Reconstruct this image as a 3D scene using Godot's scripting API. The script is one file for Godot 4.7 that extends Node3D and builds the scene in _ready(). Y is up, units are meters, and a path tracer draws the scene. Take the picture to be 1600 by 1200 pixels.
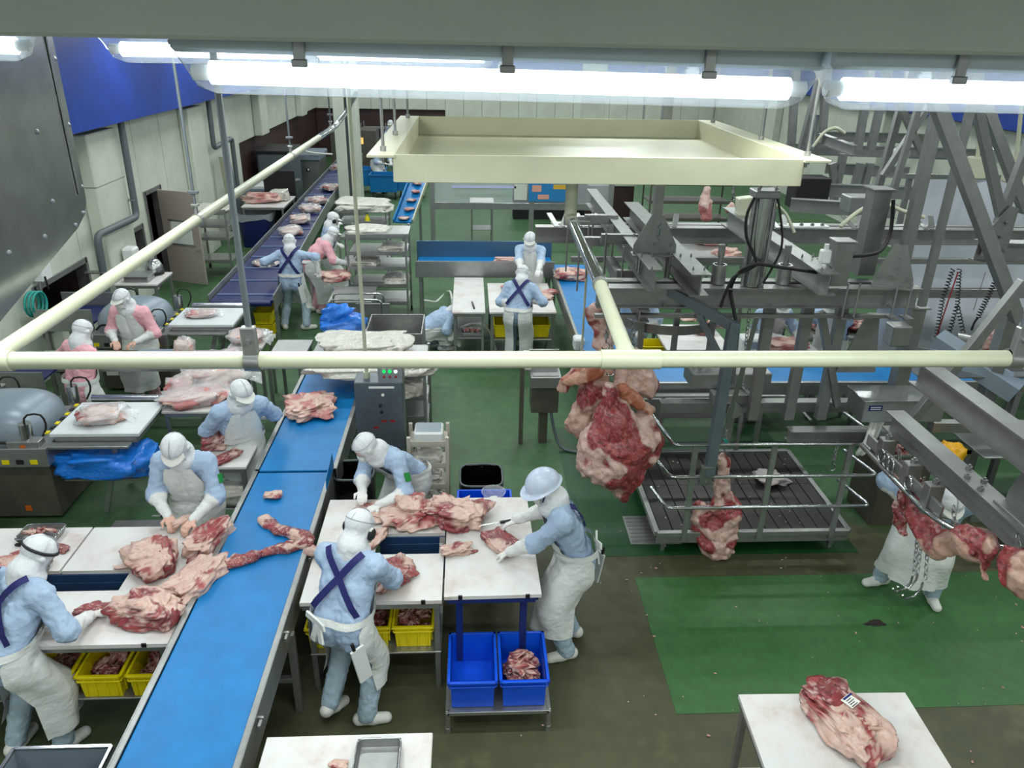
extends Node3D
# A meat cutting hall seen from a gallery window: y up, metres, -Z runs away from the camera.
const FPX := 1202.0
const EYE := Vector3(0, 4.5, 0)
var RT: Vector3
var UPV: Vector3
var FW: Vector3
var M := {}
var used := {}
var shared := {}
var rng := RandomNumberGenerator.new()

func lens() -> void:
	var p := deg_to_rad(24.3); var w := deg_to_rad(3.37); var r := deg_to_rad(1.17)
	FW = Vector3(sin(w) * cos(p), -sin(p), -cos(w) * cos(p))
	var a := Vector3(cos(w), 0, sin(w)); var u := a.cross(FW)
	RT = a * cos(r) + u * sin(r); UPV = -a * sin(r) + u * cos(r)

func ray(x: float, y: float) -> Vector3:
	return RT * ((x - 800.0) / FPX) - UPV * ((y - 600.0) / FPX) + FW
func G(x: float, y: float, h := 0.0) -> Vector3:       # photo pixel on the level plane at height h
	var d := ray(x, y); return EYE + d * ((h - EYE.y) / d.y)
func Zp(x: float, y: float, z: float) -> Vector3:      # photo pixel on the plane at depth z
	var d := ray(x, y); return EYE + d * (z / d.z)
func Xp(x: float, y: float, xx: float) -> Vector3:     # photo pixel on the plane at side x
	var d := ray(x, y); return EYE + d * (xx / d.x)

# ---------- nodes
func numbered(called: String) -> String:
	var n: int = used.get(called, 0); used[called] = n + 1
	return called if n == 0 else "%s_%03d" % [called, n]
func thing(called: String, label: String, category: String, at := Vector3.ZERO, turn := 0.0, group := "") -> Node3D:
	var o := Node3D.new(); o.name = numbered(called); add_child(o)
	o.position = at; o.rotation.y = turn
	o.set_meta("label", label); o.set_meta("category", category)
	if group: o.set_meta("group", group)
	return o
func setting(called: String) -> Node3D:
	var o := Node3D.new(); o.name = numbered(called); add_child(o); o.set_meta("kind", "structure"); return o
func part(par: Node3D, called: String, st, mat: Material, world := false) -> MeshInstance3D:
	var mi := MeshInstance3D.new(); mi.name = called
	if st is SurfaceTool:
		st.generate_normals(); mi.mesh = st.commit()
	else:
		mi.mesh = st
	mi.material_override = mat
	par.add_child(mi, true)
	if world: mi.transform = par.transform.affine_inverse() if par.get_parent() == self else (par.get_parent().transform * par.transform).affine_inverse()
	return mi
func copy(o: Node3D, called: String, label: String, at: Vector3, turn := 0.0, group := "") -> Node3D:
	var c: Node3D = o.duplicate(); c.name = numbered(called); add_child(c); c.position = at; c.rotation.y = turn
	c.set_meta("label", label)
	if group: c.set_meta("group", group)
	return c

# ---------- shapes
func S() -> SurfaceTool:
	var st := SurfaceTool.new(); st.begin(Mesh.PRIMITIVE_TRIANGLES); st.set_smooth_group(-1); return st
func tri(st: SurfaceTool, a: Vector3, b: Vector3, c: Vector3, away: Vector3) -> void:   # turned to face away from a point
	if (b - a).cross(c - a).dot((a + b + c) / 3.0 - away) > 0.0:
		st.add_vertex(a); st.add_vertex(c); st.add_vertex(b)
	else:
		st.add_vertex(a); st.add_vertex(b); st.add_vertex(c)
func quad(st: SurfaceTool, a: Vector3, b: Vector3, c: Vector3, d: Vector3, away: Vector3) -> void:
	tri(st, a, b, c, away); tri(st, a, c, d, away)
func bx(st: SurfaceTool, c: Vector3, s: Vector3, ch := 0.003, b := Basis()) -> void:    # box with chamfered edges
	var h := s / 2.0
	st.set_smooth_group(-1)
	ch = minf(ch, 0.3 * minf(h.x, minf(h.y, h.z)))
	var V := func(sg: Vector3, ax: int) -> Vector3:
		var v := sg * (h - Vector3(ch, ch, ch)); v[ax] = sg[ax] * h[ax]; return c + b * v
	for ax in 3:
		var a1 := (ax + 1) % 3; var a2 := (ax + 2) % 3
		for sg in [-1.0, 1.0]:
			var q := []
			for k in [[-1.0, -1.0], [1.0, -1.0], [1.0, 1.0], [-1.0, 1.0]]:
				var g := Vector3.ZERO; g[ax] = sg; g[a1] = k[0]; g[a2] = k[1]; q.append(V.call(g, ax))
			quad(st, q[0], q[1], q[2], q[3], c)
		if ch > 0.0:
			for k in [[-1.0, -1.0], [1.0, -1.0], [1.0, 1.0], [-1.0, 1.0]]:
				var g0 := Vector3.ZERO; g0[ax] = -1.0; g0[a1] = k[0]; g0[a2] = k[1]
				var g1 := g0; g1[ax] = 1.0
				quad(st, V.call(g0, a1), V.call(g1, a1), V.call(g1, a2), V.call(g0, a2), c)
	if ch > 0.0:
		for i in 8:
			var g := Vector3(1 if i & 1 else -1, 1 if i & 2 else -1, 1 if i & 4 else -1)
			tri(st, V.call(g, 0), V.call(g, 1), V.call(g, 2), c)
func bar(st: SurfaceTool, a: Vector3, b: Vector3, w: float, h: float, ch := 0.002, upv := Vector3.UP) -> void:   # box bar between two points
	var z := (b - a).normalized(); var x := upv.cross(z)
	if x.length() < 0.01: x = Vector3.RIGHT.cross(z)
	x = x.normalized(); var y := z.cross(x)
	bx(st, (a + b) / 2.0, Vector3(w, h, (b - a).length()), ch, Basis(x, y, z))
func frame_of(a: Vector3, b: Vector3, upv := Vector3.UP) -> Transform3D:
	var z := (b - a).normalized(); var x := upv.cross(z)
	if x.length() < 0.01: x = Vector3.RIGHT.cross(z)
	x = x.normalized(); return Transform3D(Basis(x, z.cross(x), z), a)
func prism(st: SurfaceTool, poly: PackedVector2Array, xf: Transform3D, depth: float) -> void:
	if Geometry2D.is_polygon_clockwise(poly): poly.reverse()
	st.set_smooth_group(-1)
	var ids := Geometry2D.triangulate_polygon(poly)
	var n := poly.size()
	for k in range(0, ids.size(), 3):
		var a := poly[ids[k]]; var b := poly[ids[k + 1]]; var c := poly[ids[k + 2]]
		if (b - a).cross(c - a) < 0.0: var t := b; b = c; c = t
		for p in [a, b, c]: st.add_vertex(xf * Vector3(p.x, p.y, 0))
		for p in [a, c, b]: st.add_vertex(xf * Vector3(p.x, p.y, depth))
	for i in n:
		var p := poly[i]; var q := poly[(i + 1) % n]
		var a := xf * Vector3(p.x, p.y, 0); var b := xf * Vector3(q.x, q.y, 0); var c := xf * Vector3(q.x, q.y, depth); var d := xf * Vector3(p.x, p.y, depth)
		for v in [a, c, b, a, d, c]: st.add_vertex(v)
func profile(kind: String, w: float, h: float, t := 0.008) -> PackedVector2Array:
	var x := w / 2.0; var y := h / 2.0
	match kind:
		"I": return PackedVector2Array([Vector2(-x, -y), Vector2(x, -y), Vector2(x, -y + t), Vector2(t / 2, -y + t), Vector2(t / 2, y - t), Vector2(x, y - t), Vector2(x, y), Vector2(-x, y), Vector2(-x, y - t), Vector2(-t / 2, y - t), Vector2(-t / 2, -y + t), Vector2(-x, -y + t)])
		"C": return PackedVector2Array([Vector2(-x, -y), Vector2(x, -y), Vector2(x, -y + t), Vector2(-x + t, -y + t), Vector2(-x + t, y - t), Vector2(x, y - t), Vector2(x, y), Vector2(-x, y)])
		"L": return PackedVector2Array([Vector2(-x, -y), Vector2(x, -y), Vector2(x, -y + t), Vector2(-x + t, -y + t), Vector2(-x + t, y), Vector2(-x, y)])
	return PackedVector2Array([Vector2(-x, -y), Vector2(x, -y), Vector2(x, y), Vector2(-x, y)])
func beam(st: SurfaceTool, kind: String, a: Vector3, b: Vector3, w: float, h: float, t := 0.008, upv := Vector3.UP) -> void:
	prism(st, profile(kind, w, h, t), frame_of(a, b, upv), a.distance_to(b))
func tube(st: SurfaceTool, pts: Array, r: float, n := 10, r2 := -1.0, caps := true) -> void:
	if r2 < 0.0: r2 = r
	var rings := []
	var m := pts.size()
	var x := Vector3.ZERO
	for i in m:
		var t: Vector3 = ((pts[mini(i + 1, m - 1)] as Vector3) - (pts[maxi(i - 1, 0)] as Vector3)).normalized()
		if i == 0:
			x = t.cross(Vector3.UP if absf(t.y) < 0.9 else Vector3.RIGHT).normalized()
		else:
			x = (x - t * x.dot(t)).normalized()
		var y := t.cross(x)
		var rr := lerpf(r, r2, float(i) / (m - 1))
		var ring := PackedVector3Array()
		for k in n:
			var an := TAU * k / n
			ring.append((pts[i] as Vector3) + x * (cos(an) * rr) + y * (sin(an) * rr))
		rings.append(ring)
	st.set_smooth_group(0)
	for i in m - 1:
		for k in n:
			var k2 := (k + 1) % n
			var a: Vector3 = rings[i][k]; var b: Vector3 = rings[i][k2]; var c: Vector3 = rings[i + 1][k2]; var d: Vector3 = rings[i + 1][k]
			for v in [a, b, c, a, c, d]: st.add_vertex(v)
	if caps:
		st.set_smooth_group(-1)
		for e in [0, m - 1]:
			for k in n:
				var a: Vector3 = pts[e]; var b: Vector3 = rings[e][k]; var c: Vector3 = rings[e][(k + 1) % n]
				if e == 0: for v in [a, c, b]: st.add_vertex(v)
				else: for v in [a, b, c]: st.add_vertex(v)
	st.set_smooth_group(-1)
func rod(st: SurfaceTool, a: Vector3, b: Vector3, r: float, n := 8, r2 := -1.0) -> void:
	tube(st, [a, b], r, n, r2)
func lathe(st: SurfaceTool, prof: Array, xf := Transform3D(), n := 20) -> void:      # prof: Vector2(radius, height) list
	st.set_smooth_group(0)
	for i in prof.size() - 1:
		var p: Vector2 = prof[i]; var q: Vector2 = prof[i + 1]
		st.set_smooth_group(i if absf(p.y - q.y) < 0.0005 else 40)
		for k in n:
			var a0 := TAU * k / n; var a1 := TAU * (k + 1) / n
			var a := xf * Vector3(cos(a0) * p.x, p.y, sin(a0) * p.x); var b := xf * Vector3(cos(a1) * p.x, p.y, sin(a1) * p.x)
			var c := xf * Vector3(cos(a1) * q.x, q.y, sin(a1) * q.x); var d := xf * Vector3(cos(a0) * q.x, q.y, sin(a0) * q.x)
			for v in [a, b, c, a, c, d]: st.add_vertex(v)
	st.set_smooth_group(-1)
func grid(st: SurfaceTool, f: Callable, nu: int, nv: int) -> void:                   # smooth sheet f(u, v), u and v from 0 to 1
	var p := []
	for j in nv + 1:
		var row := PackedVector3Array()
		for i in nu + 1: row.append(f.call(float(i) / nu, float(j) / nv))
		p.append(row)
	st.set_smooth_group(0)
	for j in nv:
		for i in nu:
			for v in [p[j][i], p[j][i + 1], p[j + 1][i + 1], p[j][i], p[j + 1][i + 1], p[j + 1][i]]: st.add_vertex(v)
	st.set_smooth_group(-1)
func bend(pts: Array, r := 0.05, n := 5) -> Array:                                   # round the corners of a polyline
	var out := [pts[0]]
	for i in range(1, pts.size() - 1):
		var p: Vector3 = pts[i]
		var a: Vector3 = (pts[i - 1] as Vector3) - p; var b: Vector3 = (pts[i + 1] as Vector3) - p
		var l := minf(r, 0.45 * minf(a.length(), b.length()))
		var s := p + a.normalized() * l; var e := p + b.normalized() * l
		for k in n + 1:
			var t := float(k) / n
			out.append(s.lerp(p, t).lerp(p.lerp(e, t), t))
	out.append(pts[-1])
	return out
func text_on(par: Node3D, words: String, at: Vector3, b: Basis, height: float, mat: Material, called := "lettering") -> void:
	var tm := TextMesh.new(); var f := SystemFont.new(); f.font_names = PackedStringArray(["Droid Sans"])
	tm.font = f; tm.text = words; tm.font_size = 32; tm.pixel_size = height / 24.0; tm.depth = 0.001; tm.curve_step = 6.0
	var mi := MeshInstance3D.new(); mi.name = called; mi.mesh = tm; mi.material_override = mat
	par.add_child(mi, true); mi.transform = Transform3D(b, at)

# ---------- materials
func mat(key: String, c: Color, rough := 0.5, metal := 0.0, noise_amt := 0.0, freq := 3.0) -> StandardMaterial3D:
	if M.has(key): return M[key]
	var m := StandardMaterial3D.new(); m.albedo_color = c; m.roughness = rough; m.metallic = metal
	if noise_amt > 0.0:
		m.uv1_triplanar = true; m.uv1_world_triplanar = true; m.uv1_scale = Vector3.ONE * freq * 0.1
		m.albedo_texture = blotch(noise_amt); m.albedo_color = c
	M[key] = m
	return m
func blotch(amount: float) -> NoiseTexture2D:
	var k := "blotch%.2f" % amount
	if shared.has(k): return shared[k]
	var n := FastNoiseLite.new(); n.seed = 7; n.noise_type = FastNoiseLite.TYPE_SIMPLEX_SMOOTH; n.frequency = 0.012; n.fractal_octaves = 5; n.fractal_gain = 0.6
	var t := NoiseTexture2D.new(); t.width = 512; t.height = 512; t.seamless = true; t.noise = n
	var g := Gradient.new(); var d := 1.0 - amount
	g.set_color(0, Color(d, d, d)); g.set_color(1, Color(1, 1, 1)); t.color_ramp = g
	shared[k] = t; return t
func bumps(freq: float, strength: float) -> NoiseTexture2D:
	var k := "bump%.3f_%.2f" % [freq, strength]
	if shared.has(k): return shared[k]
	var n := FastNoiseLite.new(); n.seed = 3; n.noise_type = FastNoiseLite.TYPE_SIMPLEX_SMOOTH; n.frequency = freq; n.fractal_octaves = 4
	var t := NoiseTexture2D.new(); t.width = 512; t.height = 512; t.seamless = true; t.noise = n; t.as_normal_map = true; t.bump_strength = strength
	shared[k] = t; return t
func make_materials() -> void:
	mat("steel", Color(0.66, 0.665, 0.66), 0.36, 0.78, 0.1, 9.0)
	mat("galv", Color(0.58, 0.585, 0.58), 0.4, 0.75, 0.1, 10.0)
	mat("chrome", Color(0.85, 0.86, 0.87), 0.08, 1.0)
	mat("polished", Color(0.72, 0.73, 0.74), 0.2, 0.95, 0.12, 9.0)
	mat("cream", Color(0.72, 0.73, 0.64), 0.35, 0.0, 0.06, 6.0)
	mat("tray_cream", Color(0.80, 0.80, 0.70), 0.4, 0.0, 0.05, 4.0)
	mat("wall_white", Color(0.79, 0.81, 0.76), 0.45, 0.0, 0.08, 2.0)
	mat("wall_blue", Color(0.06, 0.23, 0.62), 0.4, 0.0, 0.15, 3.0)
	mat("wall_brown", Color(0.24, 0.15, 0.14), 0.6, 0.0, 0.2, 3.0)
	mat("ceiling", Color(0.80, 0.82, 0.78), 0.7)
	mat("beam_grey", Color(0.74, 0.76, 0.73), 0.6, 0.0, 0.06, 3.0)
	mat("pipe_grey", Color(0.33, 0.36, 0.38), 0.45)
	mat("board", Color(0.83, 0.83, 0.83), 0.35, 0.0, 0.07, 7.0)
	mat("belt_blue", Color(0.02, 0.47, 0.74), 0.42, 0.0, 0.12, 5.0)
	mat("belt_navy", Color(0.05, 0.11, 0.36), 0.4, 0.0, 0.2, 5.0)
	mat("belt_white", Color(0.82, 0.84, 0.85), 0.4, 0.0, 0.05, 6.0)
	mat("yellow", Color(0.90, 0.83, 0.03), 0.4, 0.0, 0.08, 8.0)
	mat("blue_bin", Color(0.02, 0.32, 0.86), 0.35, 0.0, 0.1, 8.0)
	mat("blue_frame", Color(0.10, 0.17, 0.42), 0.4, 0.1)
	mat("black", Color(0.03, 0.03, 0.035), 0.5)
	mat("rubber", Color(0.06, 0.06, 0.06), 0.7)
	mat("housing", Color(0.66, 0.71, 0.74), 0.45)
	mat("machine_grey", Color(0.50, 0.55, 0.60), 0.35, 0.1, 0.06, 5.0)
	mat("machine_dark", Color(0.38, 0.37, 0.33), 0.5, 0.3, 0.15, 7.0)
	mat("white_plastic", Color(0.85, 0.86, 0.86), 0.4)
	mat("cloth_white", Color(0.84, 0.84, 0.82), 0.7)
	mat("film_white", Color(0.82, 0.81, 0.77), 0.22, 0.0, 0.1, 8.0)
	mat("dark_hole", Color(0.10, 0.08, 0.07), 0.8)
	mat("pit_blue", Color(0.09, 0.22, 0.38), 0.5)
	mat("stain", Color(0.42, 0.06, 0.06), 0.4)
	mat("teal", Color(0.10, 0.55, 0.52), 0.4)
	mat("red_paint", Color(0.55, 0.06, 0.08), 0.4)
	mat("label_white", Color(0.88, 0.88, 0.86), 0.5)
	mat("ink", Color(0.06, 0.06, 0.07), 0.6)
	mat("shoe", Color(0.84, 0.84, 0.82), 0.45)
	mat("apron", Color(0.84, 0.85, 0.84), 0.42)
	mat("navy_strap", Color(0.09, 0.10, 0.36), 0.7)
	mat("pink_steel", Color(0.68, 0.63, 0.60), 0.4, 0.3)
	mat("skin", Color(0.72, 0.50, 0.42), 0.5)
	var bn := FastNoiseLite.new(); bn.seed = 15; bn.frequency = 0.008; bn.fractal_octaves = 5; bn.fractal_gain = 0.6; var bt := NoiseTexture2D.new(); bt.width = 512; bt.height = 512; bt.seamless = true; bt.noise = bn
	var bgr := Gradient.new(); bgr.offsets = PackedFloat32Array([0.0, 0.45, 0.7, 1.0]); bgr.colors = PackedColorArray([Color(1, 1, 1), Color(0.99, 0.98, 0.97), Color(0.97, 0.94, 0.93), Color(0.90, 0.82, 0.79)]); bt.color_ramp = bgr; M.board.albedo_texture = bt
	var gl := StandardMaterial3D.new(); gl.albedo_color = Color(0.95, 0.97, 1.0, 0.16); gl.roughness = 0.06; gl.transparency = BaseMaterial3D.TRANSPARENCY_ALPHA; M.clear = gl
	var fm := StandardMaterial3D.new(); fm.albedo_color = Color(0.93, 0.94, 0.95, 0.30); fm.roughness = 0.12; fm.transparency = BaseMaterial3D.TRANSPARENCY_ALPHA
	fm.normal_enabled = true; fm.normal_texture = bumps(0.02, 9.0); fm.uv1_triplanar = true; fm.uv1_scale = Vector3.ONE * 3.0; M.film = fm
	var vb := StandardMaterial3D.new(); vb.albedo_color = Color(0.10, 0.50, 0.92, 0.72); vb.roughness = 0.15; vb.transparency = BaseMaterial3D.TRANSPARENCY_ALPHA
	vb.normal_enabled = true; vb.normal_texture = bumps(0.02, 9.0); vb.uv1_triplanar = true; vb.uv1_scale = Vector3.ONE * 2.0; M.blue_film = vb
	var bb := StandardMaterial3D.new(); bb.albedo_color = Color(0.02, 0.02, 0.025); bb.roughness = 0.2; bb.normal_enabled = true; bb.normal_texture = bumps(0.02, 8.0); bb.uv1_triplanar = true; bb.uv1_scale = Vector3.ONE * 2.5; M.black_film = bb
	var tube_m := StandardMaterial3D.new(); tube_m.albedo_color = Color(0.95, 0.97, 1); tube_m.emission_enabled = true; tube_m.emission = Color(0.93, 0.98, 1.0); tube_m.emission_energy_multiplier = 6.0; M.tube_glow = tube_m
	var me := StandardMaterial3D.new(); me.vertex_color_use_as_albedo = true; me.roughness = 0.34
	me.normal_enabled = true; me.normal_texture = bumps(0.03, 5.0); me.uv1_triplanar = true; me.uv1_scale = Vector3.ONE * 3.0; M.meat = me
	var cl := StandardMaterial3D.new(); cl.vertex_color_use_as_albedo = true; cl.roughness = 0.75; cl.normal_enabled = true; cl.normal_texture = bumps(0.015, 6.0); cl.uv1_triplanar = true; cl.uv1_scale = Vector3.ONE * 1.5; M.person = cl
	var ap: StandardMaterial3D = M.apron; ap.normal_enabled = true; ap.normal_texture = bumps(0.015, 6.0); ap.uv1_triplanar = true; ap.uv1_scale = Vector3.ONE * 1.2
	var fw: StandardMaterial3D = M.film_white; fw.normal_enabled = true; fw.normal_texture = bumps(0.02, 8.0)
	for q in [["lamp_green", Color(0.05, 0.8, 0.35)], ["lamp_white", Color(0.9, 0.95, 0.9)]]:
		var lm := StandardMaterial3D.new(); lm.albedo_color = q[1]; lm.emission_enabled = true; lm.emission = q[1]; lm.emission_energy_multiplier = 1.2; M[q[0]] = lm
func _ready() -> void:
	rng.seed = 11
	lens()
	var cam := Camera3D.new(); cam.name = "camera"; add_child(cam)
	cam.transform = Transform3D(Basis(RT, UPV, -FW), EYE); cam.fov = rad_to_deg(2.0 * atan(600.0 / FPX)); cam.near = 0.05; cam.far = 120.0; cam.current = true
	var we := WorldEnvironment.new(); we.name = "environment"; var env := Environment.new()
	env.background_mode = Environment.BG_COLOR; env.background_color = Color(0.02, 0.02, 0.02); env.ambient_light_source = Environment.AMBIENT_SOURCE_DISABLED
	env.tonemap_mode = Environment.TONE_MAPPER_LINEAR; env.tonemap_exposure = 0.87
	env.sdfgi_enabled = true; env.ssao_enabled = true; env.ssil_enabled = true
	we.environment = env; add_child(we)
	make_materials()
	lamps()
	shell()
	overhead()
	lines_and_tables()
	meat_setup()
	people()
	near_meat()
	stamp("meat")
	right_side()
	stamp("right")
	left_side()
	stamp("left")
	finish()
func lamp_light(par: Node3D, at: Vector3, size: Vector2, energy: float) -> void:
	var l := AreaLight3D.new(); l.name = "tube_light"; l.area_size = size; l.light_energy = energy; l.light_color = Color(0.97, 1.0, 0.985)
	l.area_range = 60.0; l.area_attenuation = 2.0; l.shadow_enabled = true
	par.add_child(l); l.position = at; l.rotation.x = -PI / 2
func make_fixture(length: float, label: String, at: Vector3, turn: float, energy: float, group: String) -> Node3D:
	# strip fitting along local x: housing above, clear cover below, tube inside, clips on the side
	var t := thing("fluorescent_fixture", label, "light", at, turn, group)
	var st := S(); bx(st, Vector3(0, 0.062, 0), Vector3(length, 0.05, 0.11), 0.008)
	for s in [-1, 1]: bx(st, Vector3(s * (length / 2 - 0.03), 0.1, 0), Vector3(0.05, 0.03, 0.06))
	var hs := part(t, "housing", st, M.housing)
	for s in [-1, 1]:
		st = S(); rod(st, Vector3(s * length * 0.36, 0.08, 0), Vector3(s * length * 0.36, 5.3 - at.y, 0), 0.006, 6); part(t, "hanger_rod", st, M.galv)
	st = S(); rod(st, Vector3(-length / 2 + 0.055, 0.0, 0), Vector3(length / 2 - 0.055, 0.0, 0), 0.022, 14); part(t, "lamp_tube", st, M.tube_glow)
	for s in [-1, 1]:
		st = S(); rod(st, Vector3(s * (length / 2 - 0.055), 0, 0), Vector3(s * (length / 2 - 0.02), 0, 0), 0.015, 12); part(t, "tube_cap", st, M.white_plastic)
	st = S()
	var f := func(u: float, v: float) -> Vector3:
		var x := (u - 0.5) * length; var e := length / 2 - absf(x); var k := sqrt(clampf(1.0 - pow(1.0 - minf(e / 0.07, 1.0), 2.0), 0.0, 1.0))
		var a := PI * v; return Vector3(x, 0.036 - sin(a) * 0.075 * k, cos(a) * 0.054 * (0.75 + 0.25 * k))
	grid(st, f, 40, 12); part(t, "clear_cover", st, M.clear)
	for i in 3:
		for s in [-1, 1]:
			st = S(); bx(st, Vector3((i - 1) * length * 0.31, 0.05, s * 0.06), Vector3(0.022, 0.055, 0.012), 0.003); bx(st, Vector3((i - 1) * length * 0.31, 0.024, s * 0.062), Vector3(0.03, 0.014, 0.014), 0.003)
			part(hs, "cover_clip", st, M.galv)
	lamp_light(t, Vector3(0, -0.05, 0), Vector2(length - 0.1, 0.09), energy)
	return t
func lamps() -> void:
	var E := 2.6
	# the fittings in view, just below eye level
	for q in [[285, 112, 1272, 140, -1.65, "strip light with clear cover in front of the drip tray, tube lit"], [1274, 138, 2240, 162, -1.6, "strip light with clear cover joined end to end with another strip light"]]:
		var a := Zp(q[0], q[1], q[4]); var b := Zp(q[2], q[3], q[4])
		var t := make_fixture(a.distance_to(b), q[5], (a + b) / 2, 0, E, "")
		t.rotation.z = atan2(b.y - a.y, b.x - a.x)
	var c := Zp(160, 76, -2.7); make_fixture(1.25, "strip light in front of the blue wall, its end behind another strip light", c + Vector3(0.63, 0, 0), 0, E, "")
	c = Zp(62, 72, -2.3); make_fixture(1.25, "strip light above the bare steel side plate", c - Vector3(0.63, 0, 0), 0, E, "")
	var proto: Node3D = null
	for z in [3.4, 1.2, -4.0, -7.0, -10.0, -13.0, -16.0, -19.5, -23.0, -26.5, -30.0]:  # rows out of view; those behind the camera added to light the beam face
		for x in [-4.4, -1.5, 1.5, 4.5, 7.6]:
			var at := Vector3(x, 4.75, z)
			if proto == null: proto = make_fixture(1.25, "unseen strip light hung high under the hall ceiling", at, 0, E * 2.0, "ceiling strip lights")
			else: copy(proto, "fluorescent_fixture", "unseen strip light hung high under the hall ceiling", at, 0, "ceiling strip lights")
func stamp(w: String) -> void: print(w, ' ', Time.get_ticks_msec())
func finish() -> void:
	print("things ", get_child_count())
func floor_texture() -> ImageTexture:
	# x -6.5..10.5, z 5..-33 ; green coating, olive dirt worn in where people walk
	var W := 680; var Hh := 1520
	var img := Image.create(W, Hh, false, Image.FORMAT_RGB8)
	var n := FastNoiseLite.new(); n.seed = 5; n.frequency = 0.55; n.fractal_octaves = 5
	var n2 := FastNoiseLite.new(); n2.seed = 9; n2.frequency = 6.0; n2.fractal_octaves = 3
	var green := Color(0.24, 0.375, 0.235); var olive := Color(0.27, 0.275, 0.18); var pale := Color(0.42, 0.40, 0.29)
	for j in Hh:
		var z := 5.0 - 0.025 * j
		for i in W:
			var x := -6.5 + 0.025 * i
			var a := n.get_noise_2d(x, z); var b := n2.get_noise_2d(x, z)
			var d := smoothstep(-6.6, -5.6, z + a * 0.9 + b * 0.15)
			if x > 1.3: d = smoothstep(-6.5, -6.1, z + a * 0.5)
			if x < -2.0: d *= 0.7
			d = clampf(d * 0.95 + maxf(a, 0.0) * 0.35, 0.0, 1.0)
			var c := green.lerp(olive, d)
			var w := clampf((a * 1.3 + b * 0.5 - 0.42) * 2.0, 0.0, 1.0)
			if d > 0.4: c = c.lerp(pale, w * 0.45)
			c = c * (1.0 + b * 0.10); c.a = 1.0
			img.set_pixel(i, j, c)
	img.generate_mipmaps()
	return ImageTexture.create_from_image(img)
func slab(par: Node3D, called: String, a: Vector3, b: Vector3, m: Material, ch := 0.003) -> MeshInstance3D:
	var st := S(); bx(st, (a + b) / 2, (b - a).abs(), ch); return part(par, called, st, m)
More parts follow.
